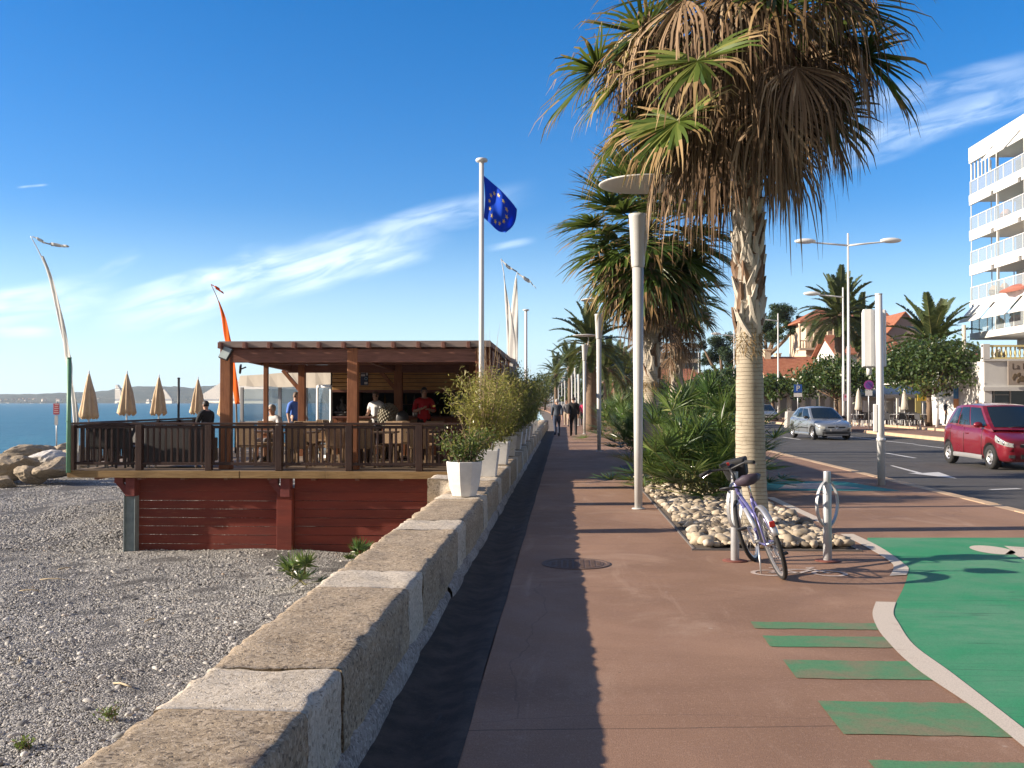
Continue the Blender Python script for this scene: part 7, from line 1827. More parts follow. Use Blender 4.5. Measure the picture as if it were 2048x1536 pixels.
    def garment(name, faces, off, mat):
        if not faces: return
        ids = sorted({i for f in faces for i in f}); mp_ = {k: i for i, k in enumerate(ids)}
        mb = MB(); mb.add([V[k] + Nn[k] * (off + .004 * mnoise.noise(V[k] * 14)) for k in ids], [tuple(mp_[i] for i in f) for f in faces], 0, True); g = mb.build(name, mat, t); sd = g.modifiers.new('thick', 'SOLIDIFY'); sd.thickness = .004
    garment('jacket' if sleeve >= 3 else 'shirt', groups['top'], .020 if sleeve >= 3 else .014, top); garment('trousers', groups['legs'], .010, legs); garment('hair', groups['hair'], .014, hair); garment('shoes', groups['shoe'], .008, shoe or M['black_plastic'])
    t.scale = (scale * H / 1.76,) * 3
    return t
def walk(ph, sw=1.0):
    a = .17 * sw * ph
    return dict(legL=((-.10, .05 + a * .9, .51), (-.10, -.02 + a * 1.6 - (.06 if ph < 0 else 0), .09 + (.06 if ph < 0 else 0))), legR=((.10, .05 - a * .9, .51), (.10, -.02 - a * 1.6 - (.06 if ph > 0 else 0), .09 + (.06 if ph > 0 else 0))),
                armL=((-.225, -.02 - a * .7, 1.14), (-.215, .05 - a * 1.4, .90)), armR=((.225, -.02 + a * .7, 1.14), (.215, .05 + a * 1.4, .90)), lean=.03)
c_black = cloth('black_cloth', (.014, .014, .016)); c_navy = cloth('dark_navy_cloth', (.022, .027, .045)); c_red = cloth('red_cloth', (.50, .012, .02)); c_white = cloth('white_cloth', (.68, .67, .66)); c_blue = cloth('bright_blue_cloth', (.09, .20, .62)); c_grey = cloth('grey_cloth', (.22, .22, .23)); c_beige = cloth('beige_cloth', (.42, .34, .25)); c_pink = cloth('pink_cloth', (.62, .05, .14)); c_denim = cloth('denim', (.03, .045, .085))
# walkers on the promenade (seen from behind unless said otherwise)
p = gp(1147, 873); person('walker in a long black coat and trousers, biggest figure on the promenade', (p.x, p.y, 0), 0, walk(1), c_black, c_black, M['hair_dark'], 1.82, top_low=.62)
p = gp(1114, 873); person('walker in a dark blue grey top and jeans left of the black coat', (p.x, p.y, 0), R(5), walk(-.7), cloth('blue_grey_cloth', (.06, .075, .10)), c_denim, M['hair_grey'], 1.72)
p = gp(1133, 853); person('walker in pale beige trousers between the two dark walkers', (p.x, p.y, 0), PI, walk(.9), c_grey, c_beige, M['hair_brown'], 1.70)
p = gp(1180, 853); person('walker in a red jacket and pale trousers beside the third lamp post', (p.x, p.y, 0), 0, walk(-1), c_red, c_beige, M['hair_brown'], 1.66)
p = gp(1167.5, 852); person('walker in a pink top just left of the red jacket', (p.x - .05, p.y + 1, 0), R(-4), walk(.8), c_pink, c_navy, M['hair_dark'], 1.64)
p = gp(1188, 848); person('walker in black to the right of the red jacket', (p.x + .05, p.y + .6, 0), 0, walk(.6), c_black, c_black, M['hair_dark'], 1.70)
# on the terrace
p = at(848, 840, 24.9); person('waiter in a red shirt and dark trousers holding something in front of the bar', (p.x, 24.9, DZ), PI + .3, dict(armL=((-.26, .02, 1.15), (-.10, .22, 1.20)), armR=((.26, .02, 1.15), (.10, .24, 1.22))), c_red, c_black, M['hair_dark'], 1.76, sleeve=2)
p = at(752, 840, 25.2); person('person in a white shirt standing beside the curly stone head', (p.x, 25.2, DZ), PI - .5, dict(armL=((-.26, .02, 1.15), (-.16, .24, 1.08)), armR=((.26, .02, 1.15), (.14, .24, 1.10))), c_white, c_navy, M['hair_brown'], 1.66, sleeve=1)
p = at(591, 840, 27.0); person('person in a bright blue top standing by the back post of the pergola', (p.x, 27.0, DZ), PI + .9, dict(armL=((-.26, .02, 1.15), (-.20, .22, 1.05)), armR=((.25, -.02, 1.14), (.26, .05, .90))), c_blue, c_denim, M['hair_brown'], 1.66, sleeve=2)
seat = dict(sit=True, legL=((-.11, .42, .50), (-.11, .42, .09)), legR=((.11, .42, .50), (.11, .42, .09)), armL=((-.24, .06, 1.16), (-.12, .30, 1.12)), armR=((.24, .06, 1.16), (.12, .30, 1.12)))
p = at(545, 840, 23.2); person('grey haired person in a pale top seated at a terrace table', (p.x, 23.2, DZ), PI - .4, seat, c_white, c_grey, M['hair_grey'], 1.78)
p = at(412, 860, 26.2); person('person in black clothes seated by the end of the side railing', (p.x, 26.2, DZ + .12), R(60), seat, c_black, c_black, M['hair_dark'], 1.74)
# far pavement
p = at(1895, 840, 68); person('person in a dark jacket on the far pavement behind the red car', (p.x, 68, 0), PI, walk(.5), c_navy, c_black, M['hair_dark'], 1.72)
p = at(1953, 840, 62); person('dark haired person in grey on the far pavement above the red car roof', (p.x, 62, 0), PI, walk(-.5), c_grey, c_black, M['hair_dark'], 1.76)
# ================================================================ buildings across the road
M['wall_white'] = simple('white_render', (.64, .63, .60), .05, 2, .8, .1, 20); M['wall_cream'] = simple('cream_render', (.62, .50, .36), .08, 1, .85, .1, 20); M['wall_pink'] = simple('mauve_render', (.36, .27, .24), .08, 1, .85); M['wall_grey'] = simple('grey_render', (.45, .43, .40), .08, 1, .85)
s = Mat('roof_tiles'); c0 = s.coord(); wv = s.n('ShaderNodeTexWave', bands_direction='X', Scale=2.6, Distortion=.3); s.set(wv.inputs['Vector'], c0); a = s.noise(2.5, 5, .65, c0)
c = s.mix(s.mr(a, .3, .7), (.30, .11, .062), (.40, .175, .10)); c = s.mix(s.mr(wv.outputs['Fac'], .1, .5, .5, 0), c, (.22, .07, .04)); s.bump(wv.outputs['Fac'], .6, .05); M['tiles'] = s.fin(c, .85, 0, .2)
s = Mat('window_glass_dark'); M['dark_glass'] = s.fin((.035, .045, .05), .06, 0, .7)
M['shutter'] = simple('grey_shutter', (.24, .25, .25), .1, 4, .7); M['awning_white'] = simple('white_awning', (.72, .71, .68), .05, 3, .85); M['balcony_glass'] = clear_mat('frosted_balcony_glass', (.88, .93, .94), .22, .1)
# --- white apartment block
BX = 30.0; far_Y = None
e = ray(1940, 500); far_Y = BX / e.x * e.y          # far corner of the facade
FZ = [at(1940, v, far_Y).z for v in (672, 607, 536, 467, 396, 313)]
ap = thing('apartment_block', 'tall white apartment block with glazed balconies on every storey at the right edge', 'building', (BX, far_Y, 0)); near = -26.0
mb = MB(); mb.span((3.2, near, FZ[0] - 1), (13, -.3, FZ[5] - .4)); mb.build('wall', M['wall_white'], ap)
for i, z in enumerate(FZ):
    last = i == len(FZ) - 1
    mb = MB(); mb.span((0, near, z - (.30 if not last else .1)), (3.3, 0, z + (.0 if not last else .55))); mb.span((-.05, near, z - .30), (.04, .02, z + .18 if not last else z + .6)); mb.build('floor_slab' if not last else 'roof_parapet', M['wall_white'], ap)
    if not last:
        h = FZ[i + 1] - z
        mb = MB(); mb.span((3.12, near, z + .02), (3.19, -2.6, z + h - .32)); mb.build('window_wall', M['dark_glass'] if i % 2 else M['wall_cream'], ap)
        Y = -.1
        while Y > near:
            mb = MB(); mb.span((.0, Y - 4.1, z + .22), (.02, Y - .05, z + 1.12)); mb.build('balcony_glass', M['balcony_glass'], ap)
            mb = MB(); mb.span((-.03, Y - 4.15, z + 1.12), (.05, Y, z + 1.17)); mb.build('handrail', M['white_paint'], ap)
            for q in (0, -1.4, -2.8): mb = MB(); mb.span((-.02, Y + q - .05, z + .18), (.03, Y + q, z + 1.12)); mb.build('rail_post', M['white_paint'], ap)
            mb = MB(); mb.span((2.2, Y - 4.2, z), (3.2, Y - 4.1, z + h - .3)); mb.build('partition', M['wall_white'], ap)
            if Y < -1: mb = MB(); mb.span((.1, Y - .14, z), (.24, Y, z + h - .3)); mb.build('column', M['wall_white'], ap)
            if i == 0 or (i == 4 and Y < -3) :
                mb = MB(); d = 1.0; mb.slab([(-.05, Y - 3.9, z + h - .35), (-.05, Y - .2, z + h - .35), (-.05 - d, Y - .2, z + h - 1.5), (-.05 - d, Y - 3.9, z + h - 1.5)], (-.02, 0, .03)); mb.build('awning', M['awning_white'], ap)
            else:
                mb = MB(); mb.span((-.16, Y - 3.9, z + h - .62), (.0, Y - .2, z + h - .36)); mb.build('rolled_awning', M['awning_white'], ap)
            Y -= 4.2
        mb = MB(); mb.span((.06, -.12, z), (.10, -.04, z + h - .3)); mb.span((1.5, -.12, z), (1.56, -.04, z + h - .3)); mb.span((3.1, -.12, z), (3.16, -.04, z + h - .3)); mb.build('end_frame', M['white_paint'], ap)
        if i == 4: 
            for q in range(6): mb = MB(); mb.span((.02, -.3 - .62 * q, z + 1.17), (.10, -.18 - .62 * q, z + h - .55)); mb.build('glazing_bar', M['white_paint'], ap)
        if i in (1, 2, 3, 4): mb = MB(); mb.span((3.05, -2.2 - i * .4, z + .02), (3.11, -1.2 - i * .4, z + 2.1)); mb.build('door', simple('teal_door', (.10, .32, .27), .1, 3, .5) if i in (4, 3) else M['wall_pink'], ap)
# potted things on balconies
for i, (dy, z, c_) in enumerate(((-3.2, FZ[3], (.40, .2, .12)), (-2.9, FZ[1], (.45, .25, .15)), (-4.6, FZ[0], (.6, .3, .28)), (-2.2, FZ[0], (.6, .5, .12)), (-1.4, FZ[1], (.4, .28, .2)))):
    mb = MB(); mb.lathe([(.2, 0), (.3, .4), (.32, .45), (.2, .45)], (0, 0, 0), 12); mb.ell((0, 0, .75), (.35, .35, .38), 10, 7, 0, None, .2); tag(mb.build('balcony_pot', simple('balcony_pot_colour', c_, .3, 4, .8), loc=(BX + 1.2, far_Y + dy, z + .01)), ['terracotta pot with a plant on the fourth storey balcony', 'clay pot with a plant on the second storey balcony', 'pinkish potted plant on the lowest balcony', 'yellow potted plant at the end of the lowest balcony', 'brown potted plant at the end of the second balcony'][i], 'potted plant')
# parasol with tiled-look red cover and blue cloth on the low balcony
mb = MB(); mb.lathe([(1.7, 0), (.9, .38), (0, .62)], (0, 0, 2.0), 10); mb.cyl((0, 0, 0), (0, 0, 2.5), .04); tag(mb.build('balcony_parasol', simple('red_parasol', (.34, .12, .085), .2, 5, .8), loc=(BX + .6, far_Y - 7.6, FZ[0] + .5)), 'open red parasol on the lowest balcony of the white block', 'parasol')
mb = MB(); mb.slab([(0, 0, 0), (0, -1.5, .1), (0, -1.6, 1.0), (0, -.3, .95)], (.03, 0, 0)); tag(mb.build('blue_cloth', simple('sky_blue_cloth', (.16, .48, .62), .1, 4, .8), loc=(BX + .1, far_Y - 6.2, FZ[0] + .9)), 'sky blue cloth hanging under the red parasol on the balcony', 'cloth')
# --- podium with shop
sY = 62.0; sX = at(1968, 700, sY).x
sh = thing('shop_building', 'low white shop building with a yellow balustrade below the apartment block', 'building', (sX, sY, 0)); zt = at(1968, 722, sY).z; zb_ = at(1968, 778, sY).z; zr_ = at(1968, 694, sY).z
mb = MB(); mb.span((0, 0, zb_), (12, 9, zt)); mb.span((0, 0, 0), (.45, 9, zb_)); mb.span((4.2, 0, 0), (4.6, .4, zb_)); mb.span((.45, 2.0, 0), (12, 2.3, zb_)); mb.build('wall', M['wall_white'], sh)
mb = MB(); mb.span((-.12, -.15, zb_ - .12), (12, 0, zb_ + .12)); mb.span((-.1, -.12, zt), (12, .3, zt + .12)); mb.build('cornice', M['wall_white'], sh)
yel = simple('pale_yellow_stone', (.70, .60, .28), .06, 3, .8)
mb = MB(); mb.span((-.1, -.1, zr_), (12, .15, zr_ + .12)); mb.span((-.1, -.1, zt + .12), (12, .15, zt + .22)); mb.build('balustrade_rail', yel, sh)
x = .5; ob = None
while x < 9:
    if ob is None:
        mb = MB(); hb = zr_ - zt - .22; mb.lathe([(.07, 0), (.05, .05), (.09, hb * .35), (.045, hb * .8), (.07, hb)], (0, 0, 0), 8); ob = mb.build('baluster', yel, sh); o = ob
    else: o = ob.copy(); COL.objects.link(o); o.parent = sh
    o.location = (x, .02, zt + .22); x += .27
for x in (0.0, 2.6, 5.2): mb = MB(); mb.span((x - .1, -.13, zt + .1), (x + .3, .2, zr_ + .18)); mb.build('pier', M['wall_white'], sh)
mb = MB(); mb.span((.45, 1.9, .0), (4.2, 1.99, zb_ - .1)); mb.build('shop_window', M['dark_glass'], sh)
for x in (1.3, 2.3, 3.3): mb = MB(); mb.span((x, 1.84, 0), (x + .08, 1.89, zb_ - .1)); mb.build('window_frame', M['white_paint'], sh)
for k in range(4): mb = MB(); mb.span((.7, 1.5, .5 + .5 * k), (2.1, 1.8, .53 + .5 * k)); mb.build('shelf', M['white_paint'], sh)
sbx0, sbz0, sbz1 = at(2012, 770, sY).x - sX, at(2012, 770, sY).z, at(2012, 722, sY).z
sb = thing('shop_sign', 'brown grey shop sign board with curly dark lettering and a plant picture', 'sign', (sX + sbx0, sY - .1, 0))
mb = MB(); mb.span((0, -.2, sbz0), (3.4, -.14, sbz1)); mb.build('board', simple('sign_board_taupe', (.36, .30, .25), .06, 3, .7), sb, bevel=.01)
ink = simple('sign_ink', (.07, .045, .03), .1, 4, .7); me = text_mesh('La Pa', .52); me.materials.append(ink); o = bpy.data.objects.new('lettering', me); COL.objects.link(o); o.parent = sb; o.rotation_euler = (PI / 2, 0, 0); o.location = (.78, -.206, sbz1 - .36); 
mb = MB(); rg = random.Random(2)
for k in range(16): mb.ell((.7 + rg.uniform(-.4, .5), -.205, sbz0 + .42 + rg.uniform(-.25, .22)), (.10, .004, .14), 8, 6, 0, Matrix.Rotation(rg.uniform(-1, 1), 3, 'Y'))
mb.build('emblem', simple('sign_olive', (.14, .10, .06), .2, 6, .7), sb)
for i, x in enumerate((1.2, 1.55, 2.2)):
    mb = MB(); mb.lathe([(.12, 0), (.1, .1), (.16, .3), (.05, .5), (.07, .62), (0, .66)], (0, 0, 0), 10); tag(mb.build('urn', M['wall_grey'], loc=(sX + .2 + x * .55, sY + .4, zb_ + .13 if False else zt - .0 + .12)), 'grey urn standing on the shop terrace behind the balustrade', 'urn', 'urns on the shop terrace')
# --- houses
def gable_house(name, label, Y, uL, uR, v_eave, v_ridge, depth, wallm, ridge_along='X', eave=.4, chim=None, wins=(), hip=False, rz=0.0, cat='house'):
    a, b = at(uL, 803, Y), at(uR, 803, Y); W_ = b.x - a.x; ze, zr2 = at(uL, v_eave, Y).z, at(uL, v_ridge, Y).z
    t = thing(name, label, cat, ((a.x + b.x) / 2, Y, 0), rz); h = W_ / 2
    mb = MB(); mb.span((-h, 0, -.3), (h, depth, ze)); 
    if ridge_along == 'Y': mb.add([(-h, 0, ze), (h, 0, ze), (0, 0, zr2), (-h, depth, ze), (h, depth, ze), (0, depth, zr2)], [(0, 1, 2), (5, 4, 3)])
    elif not hip: mb.add([(-h, 0, ze), (-h, depth, ze), (-h, depth / 2, zr2), (h, 0, ze), (h, depth, ze), (h, depth / 2, zr2)], [(2, 1, 0), (3, 4, 5)])
    mb.build('wall', wallm, t)
    mb = MB(); e = eave
    if hip:
        i_ = min(h, depth / 2) * .75; vs = [(-h - e, -e, ze), (h + e, -e, ze), (h + e, depth + e, ze), (-h - e, depth + e, ze), (-h + i_, depth / 2, zr2), (h - i_, depth / 2, zr2)]
        mb.add(vs + [(x, y, z - .15) for x, y, z in vs[:4]], [(0, 1, 5, 4), (1, 2, 5), (2, 3, 4, 5), (3, 0, 4), (6, 7, 1, 0), (7, 8, 2, 1), (8, 9, 3, 2), (9, 6, 0, 3), (9, 8, 7, 6)])
    elif ridge_along == 'X':
        sl = (zr2 - ze) / (depth / 2)
        for sg in (0, 1):
            y0, y1 = (-e, depth / 2) if sg == 0 else (depth + e, depth / 2)
            mb.slab([(-h - e, y0, ze - e * sl + .03), (h + e, y0, ze - e * sl + .03), (h + e, y1, zr2 + .03), (-h - e, y1, zr2 + .03)], (0, 0, .16))
    else:
        sl = (zr2 - ze) / h
        for sg in (-1, 1): mb.slab([(sg * (h + e), -e, ze - e * sl + .03), (sg * (h + e), depth + e, ze - e * sl + .03), (0, depth + e, zr2 + .03), (0, -e, zr2 + .03)], (0, 0, .16))
    rf = mb.build('roof', M['tiles'], t, fix=True)
    if chim is not None: mb = MB(); mb.span((chim - .35, depth * .45, ze), (chim + .35, depth * .6, zr2 + .9)); mb.span((chim - .45, depth * .43, zr2 + .9), (chim + .45, depth * .62, zr2 + 1.05)); mb.build('chimney', wallm, rf)
    for (x0, z0, w_, hh) in wins:
        mb = MB(); mb.span((x0 - .1, -.06, z0 - .1), (x0 + w_ + .1, .02, z0 + hh + .1)); fr = mb.build('window', M['shutter'], t); mb = MB(); mb.span((x0, -.09, z0), (x0 + w_, -.062, z0 + hh)); mb.build('pane', M['dark_glass'], fr)
    return t
vi = gable_house('villa', 'cream villa with a red hipped roof and a columned upper terrace beside the date palm', 122, 1613, 1720, 642, 612, 9, M['wall_cream'], hip=True, eave=.9, wins=((1.2, 7.2, 1.0, 1.7), (3.4, 7.2, .9, 1.7), (.8, 3.6, 1, 1.6)))
k = 122 / F; vz = at(1610, 697, 122).z
mb = MB(); h = (at(1720, 803, 122).x - at(1613, 803, 122).x) / 2
mb.span((-h - 1.2, -1.6, vz - .25), (0, 0, vz)); mb.build('terrace_floor', M['wall_cream'], vi)
for x in (-h - 1.1, -h + .6, -h + 2.2, -.3): mb = MB(); mb.lathe([(.16, 0), (.13, .3), (.13, 2.6), (.2, 2.9)], (x, -1.45, vz), 10); mb.build('column', M['wall_cream'], vi)
x = -h - 1.0
while x < -.3: mb = MB(); mb.lathe([(.06, 0), (.09, .3), (.05, .7), (.08, .8)], (x, -1.45, vz), 8); mb.build('baluster', M['wall_cream'], vi); x += .3
mb = MB(); mb.span((-h - 1.2, -1.55, vz + .8), (0, -1.35, vz + .92)); mb.build('terrace_rail', M['wall_cream'], vi)
gable_house('house', 'mauve house with a monopitch tiled roof behind the info panel', 118, 1775, 1848, 668, 626, 12, M['wall_pink'], 'Y', .2)
gable_house('house', 'mauve gabled house just left of the info panel with red roof edge', 128, 1700, 1790, 655, 622, 9, M['wall_pink'], 'X', .5)
gable_house('house', 'low house with a bright red tiled roof behind the tall date palm', 108, 1676, 1800, 706, 668, 9, M['wall_white'], 'X', .5, None, ((1, .8, 1.2, 1.2), (3, .8, 1.2, 1.2)))
gable_house('house', 'low house with a long sloping red roof right of the pine trunk', 112, 1545, 1640, 765, 712, 12, M['wall_cream'], 'X', .6, -2.0, ((1.5, .9, .9, 1.2),))
gable_house('house', 'pale house with a red roof partly behind the dark street tree', 145, 1500, 1600, 752, 718, 10, M['wall_cream'], 'X', .6, 1.5)
gable_house('house', 'red roofed house in front of the long apartment block', 200, 1326, 1392, 768, 737, 14, M['wall_cream'], 'X', .6)
gable_house('house', 'small red roofed house at the right end of the long block', 205, 1385, 1440, 766, 745, 10, M['wall_cream'], 'X', .6)
gable_house('house', 'orange house seen between the far lamps and the shrubs', 170, 1215, 1262, 785, 765, 10, simple('ochre_render', (.58, .34, .16), .08, 1, .85), 'X', .6)
gable_house('house', 'tiled house in the gap between the street tree and white block', 90, 1915, 1965, 722, 697, 9, M['wall_cream'], 'X', .6, None, ((.5, 3.0, .9, 1.3),))
# long apartment block far away
Y = 300; a, b = at(1196, 803, Y), at(1402, 803, Y); t = thing('long_apartment_block', 'long low apartment block with striped balconies far behind the fan palms', 'building', ((a.x + b.x) / 2, Y, 0)); h = (b.x - a.x) / 2; ztp = at(1300, 706, Y).z
mb = MB(); mb.span((-h, .6, -.5), (h, 12, ztp)); mb.build('wall', simple('peach_render', (.52, .36, .27), .06, 1, .85), t); n = 5
for i in range(n):
    z = ztp * (i + .1) / n; mb = MB(); mb.span((-h, -.6, z), (h, .6, z + ztp / n * .34)); mb.build('balcony', M['wall_pink'] if i % 2 else M['wall_cream'], t); mb = MB(); mb.span((-h + .3, .50, z + ztp / n * .36), (h - .3, .59, z + ztp / n * .95)); mb.build('window_band', M['dark_glass'], t)
for x in (-h * .5, 0, h * .5): mb = MB(); mb.span((x - .3, -.65, 0), (x + .3, .6, ztp + .4)); mb.build('pier', M['wall_cream'], t)
# restaurant row: white walls with arches, awnings
def row_wall(label, u0, u1, Y, ztop_, openings, mat):
    a, b = gx(u0, Y), gx(u1, Y); t = thing('restaurant_front', label, 'building', (a, Y, 0)); W_ = b - a; x = 0
    mb = MB()
    for (o0, o1, zo) in openings:
        mb.span((x, 0, -.05), (o0 * W_, .3, ztop_)); mb.span((o0 * W_, 0, zo), (o1 * W_, .3, ztop_)); x = o1 * W_
    mb.span((x, 0, -.05), (W_, .3, ztop_)); mb.build('wall', mat, t); mb = MB(); mb.span((0, 5, 0), (W_, 5.2, ztop_)); mb.build('back_wall', mat, t)
    mb = MB(); mb.span((-.15, -.2, ztop_), (W_ + .15, 5.3, ztop_ + .12)); mb.build('roof', M['wall_white'], t); return t, W_
t, W_ = row_wall('white arched wall of a terrace behind the silver car', 1550, 1660, 92, at(1600, 768, 92).z, ((.10, .22, 2.0), (.3, .46, 2.0), (.55, .66, 2.1), (.74, .92, 2.1)), M['wall_white'])
t, W_ = row_wall('grey white restaurant front with wide openings behind the cafe chairs', 1670, 1800, 88, at(1700, 758, 88).z, ((.28, .44, 2.1), (.5, .95, 2.3)), M['wall_white'])
t, W_ = row_wall('pale restaurant veranda with yellow interior behind the street tree trunk', 1800, 1962, 84, at(1850, 768, 84).z, ((.05, .28, 2.2), (.34, .6, 2.3), (.66, .95, 2.2)), M['wall_grey'])
mb = MB(); mb.span((W_ * .35, 3, 0), (W_ * .9, 3.1, 2.2)); mb.build('inner_wall', simple('yellow_inside', (.42, .36, .14), .1, 2, .8), t)
mb = MB(); mb.span((W_ * .45, -.6, 0), (W_ * .8, -.5, .75)); mb.build('low_screen', simple('wine_red_screen', (.2, .03, .04), .1, 3, .7), t)
def slope_awning(label, u0, u1, Y, v0, v1, dep, mat, name='terrace_awning'):
    a, b = gx(u0, Y), gx(u1, Y); z1, z0 = at(u0, v0, Y).z, at(u0, v1, Y).z; t = thing(name, label, 'awning', (a, Y, 0)); W_ = b - a
    mb = MB(); mb.slab([(0, dep, z1), (W_, dep, z1), (W_, 0, z0), (0, 0, z0)], (0, 0, .05)); mb.span((0, -.02, z0 - .25), (W_, 0.01, z0 + .05)); mb.build('canvas', mat, t)
    for x in (.05, W_ - .05): mb = MB(); mb.cyl((x, .05, 0), (x, .05, z0), .04); mb.build('post', M['white_pole'], t)
slope_awning('grey white sloping awning over the cafe chairs left of the info panel', 1712, 1790, 80, 765, 795, 4, M['cream_cloth']); slope_awning('long pale awning over the terrace behind the street tree', 1770, 1850, 78, 772, 790, 3, M['awning_white']); slope_awning('white awning in front of the yellow veranda', 1862, 1905, 76, 770, 786, 3, M['awning_white'])
wc = simple('white_cafe_frame', (.6, .6, .58), .05, 4, .5); wd_ = simple('dark_cafe_seat', (.05, .05, .055), .2, 5, .7)
cf = None; rg = random.Random(8)
for i in range(30):
    u = 1705 + (i % 15) * 9.5 + rg.uniform(-2, 2); Y = (66, 72)[i // 15] + rg.uniform(-1, 1)
    if 1846 < u < 1870: continue
    if cf is None: cf = chair('cafe_chair', 'white framed cafe chair on the terrace across the road', wd_, wc, 'cafe chairs across the road', .85); o = cf; o.location = (gx(u, Y), Y, 0); o.rotation_euler = (0, 0, rg.uniform(0, 6))
    else: dup(cf, (gx(u, Y), Y, 0), rg.uniform(0, 6))
ct = None
for i in range(8):
    u = 1712 + i * 18; Y = 69 + rg.uniform(-1, 1)
    if ct is None: ct = table('white topped cafe table on the terrace across the road', (gx(u, Y), Y, 0), .8, .8, 'cafe tables across the road', M['white_paint'])
    else: dup(ct, (gx(u, Y), Y, 0), 0)
for i, (u, Y, lab) in enumerate(((1717, 70, 'closed cream parasol at the left of the cafe terrace'), (1809, 72, 'closed white parasol in the middle of the cafe terrace'))):
    parasol_t = thing('closed_parasol', lab, 'parasol', (gx(u, Y), Y, 0)); mb = MB(); mb.cyl((0, 0, 0), (0, 0, 2.5), .03); mb.build('pole', M['white_pole'], parasol_t); mb = MB(); mb.lathe([(0, 2.5), (.10, 2.3), (.17, 1.9), (.22, 1.4), (.27, 1.05), (.2, 1.0)], (0, 0, 0), 14); mb.build('cloth', M['cream_cloth'], parasol_t)
for (u, v, Y, rx, rz2, c_, lab) in ((1918, 785, 66, .35, .4, (.08, .25, .55), 'blue and orange poster panel beside the shop entrance'), (1846, 795, 74, .4, .25, (.6, .42, .06), 'small yellow sign hanging in the restaurant terrace')):
    p = at(u, v, Y); mb = MB(); mb.span((-rx, -.03, -rz2), (rx, .03, rz2)); o = tag(mb.build('poster_panel', simple('poster_colour', c_, .15, 3, .6), loc=p), lab, 'sign')
    if u > 1900: mb = MB(); mb.span((-rx, -.035, -rz2 - .6), (rx, .025, -rz2)); mb.build('lower_poster', simple('poster_orange', (.65, .30, .14), .2, 3, .6), o); mb = MB(); mb.cyl((0, .05, -p.z), (0, .05, rz2), .05); mb.build('post', M['white_pole'], o)
    else: mb = MB(); mb.cyl((0, .05, -p.z), (0, .05, rz2), .03); mb.build('post', M['white_pole'], o)
# ================================================================ far shore: stepped marina blocks and hillside houses
M['far_white'] = simple('far_white_concrete', (.62, .56, .48), .05, .02, .85); M['far_shade'] = simple('far_window_band', (.15, .15, .16), .05, .02, .7)
def stepped(label, YD, rows, depth=5):
    """rows of (u_left, u_right, v_top): one storey slab each, set back like terraces"""
    u0 = (rows[0][0] + rows[0][1]) / 2; t = thing('marina_block', label, 'building', (gx(u0, YD), YD, -3), R(-38)); ox = gx(u0, YD); zprev = 0
    mbw, mbd = MB(), MB()
    for i, (ul, ur, v) in enumerate(rows):
        a, b = (gx(ul, YD) - ox) / .79, (gx(ur, YD) - ox) / .79; zt_ = at(u0, v, YD).z + 3; h = zt_ - zprev
        mbw.span((a, 0, zprev), (b, depth, zprev + h * .5)); mbd.span((a + .6, .8, zprev + h * .5), (b - .6, depth, zt_)); zprev = zt_
    mbw.build('terrace_slabs', M['far_white'], t); mbd.build('window_bands', M['far_shade'], t); return t
YD = 2200
stepped('pale upright slab of the marina between the first two parasols', YD, [(226.5, 244 + .02 * i, 797 - i * 2.1) for i in range(9)] + [(227, 243 - 2.2 * i, 778 - i * 2.1) for i in range(1, 5)])
stepped('pale stepped pyramid of the marina beside the third parasol', YD, [(302 + i * 2.6, 351 - i * 2.2, 797 - i * 2.0) for i in range(11)])
stepped('wide stepped marina block sweeping upward behind the fourth parasol', YD, [(360 + i * 5.0, 560 - i * .5, 797 - i * 2.3) for i in range(17)])
stepped('low white quay building at the foot of the marina pyramid', YD - 30, [(290, 300, 801), (292, 299, 798)])
hh = None; rg = random.Random(12); nH = 0
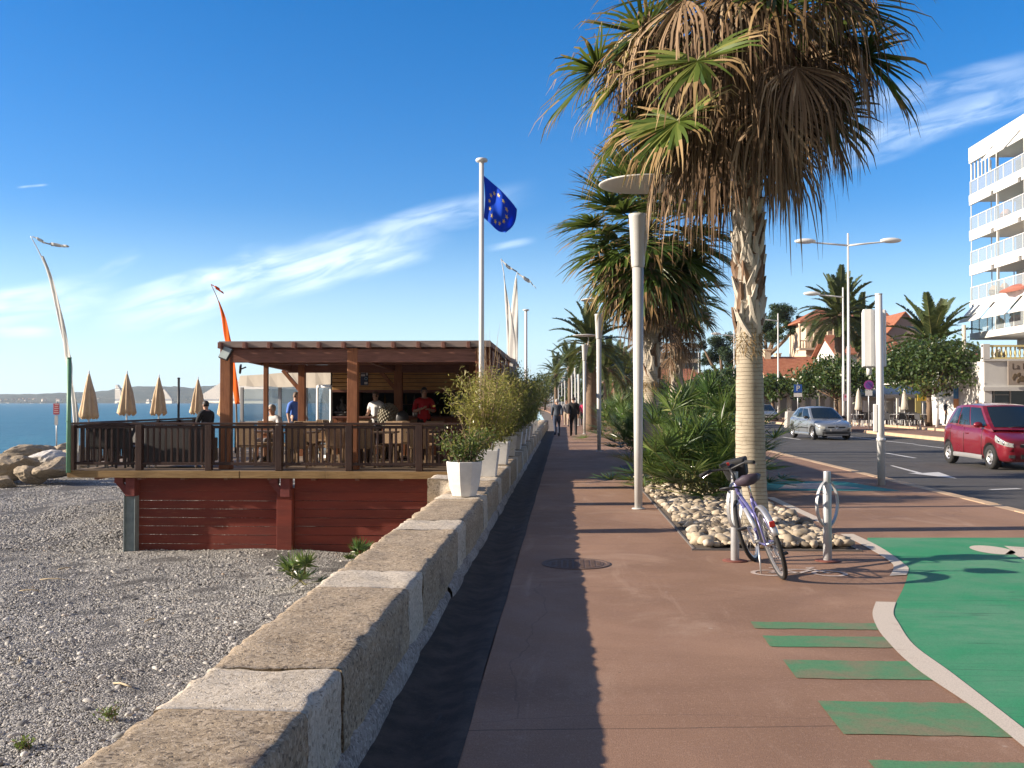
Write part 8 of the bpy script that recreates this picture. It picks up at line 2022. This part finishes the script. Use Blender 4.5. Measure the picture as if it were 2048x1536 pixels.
while nH < 110:
    u = rg.uniform(-30, 450); tp_ = interp(SKY1, u); q = rg.random() ** 1.3; v = 801 - (801 - tp_ - 3) * q
    Y = 2262 + 430 * q; p = at(u, v, Y)
    if hh is None:
        mb = MB(); mb.span((-3.0, -3, -3), (3.0, 3, 3)); mb.add([(-3.4, -3.4, 3), (3.4, -3.4, 3), (3.4, 3.4, 3), (-3.4, 3.4, 3), (0, 0, 4.6)], [(0, 1, 4), (1, 2, 4), (2, 3, 4), (3, 0, 4)], 1)
        hh = tag(mb.build('hillside_house', [M['far_white'], simple('far_roof', (.34, .20, .15), .1, .02, .9)]), 'tiny pale house among trees on the far hillside across the bay', 'house', 'houses on the far hillside'); o = hh
    else: o = hh.copy(); COL.objects.link(o)
    sc = rg.uniform(.45, 1.0); o.location = p; o.scale = (sc * rg.uniform(.8, 2.0), sc, sc * rg.uniform(.6, 1.1)); o.rotation_euler = (0, 0, rg.uniform(0, 3)); nH += 1
mb = MB(); mb.span((-900, 2205, -3), (gx(470, 2205), 2240, -.9)); mb.build('quay', M['far_white'])['kind'] = 'structure'
bo = None
for i in range(36):
    u = rg.uniform(205, 440) if i % 3 else rg.uniform(-10, 90); Y = 2150 + rg.uniform(0, 40)
    if bo is None:
        mb = MB(); mb.hexa([(-2.2, -.8, 0), (2.2, -.8, 0), (2.2, .8, 0), (-2.2, .8, 0), (-3, -1.1, 1.2), (3.2, -.9, 1.2), (3.2, .9, 1.2), (-3, 1.1, 1.2)]); mb.span((-1.2, -.7, 1.2), (.8, .7, 2.2)); mb.cyl((0, 0, 1), (0, 0, 6.5), .1, .05, 6); bo = tag(mb.build('moored_boat', M['far_white']), 'tiny white boat moored along the far marina quay', 'boat', 'boats at the far marina'); o = bo
    else: o = bo.copy(); COL.objects.link(o)
    o.location = (gx(u, Y), Y, -2.7); o.rotation_euler = (0, 0, rg.uniform(-.4, .4)); sc = rg.uniform(.6, 1.3); o.scale = (sc, sc, sc)
# ================================================================ the air over the bay
mb = MB(); mb.span((-6400, -400, -6), (3800, 3400, 90)); s = Mat('air'); s.nt.nodes.remove(s.p)
v = s.n('ShaderNodeVolumePrincipled', Density=.00013, Anisotropy=.3); s.set(v.inputs['Color'], (.82, .92, 1.0)); s.nt.links.new(v.outputs[0], s.out.inputs['Volume'])
hz = mb.build('haze', s.m); hz['kind'] = 'stuff'; hz['label'] = 'thin blue haze over the far bay'
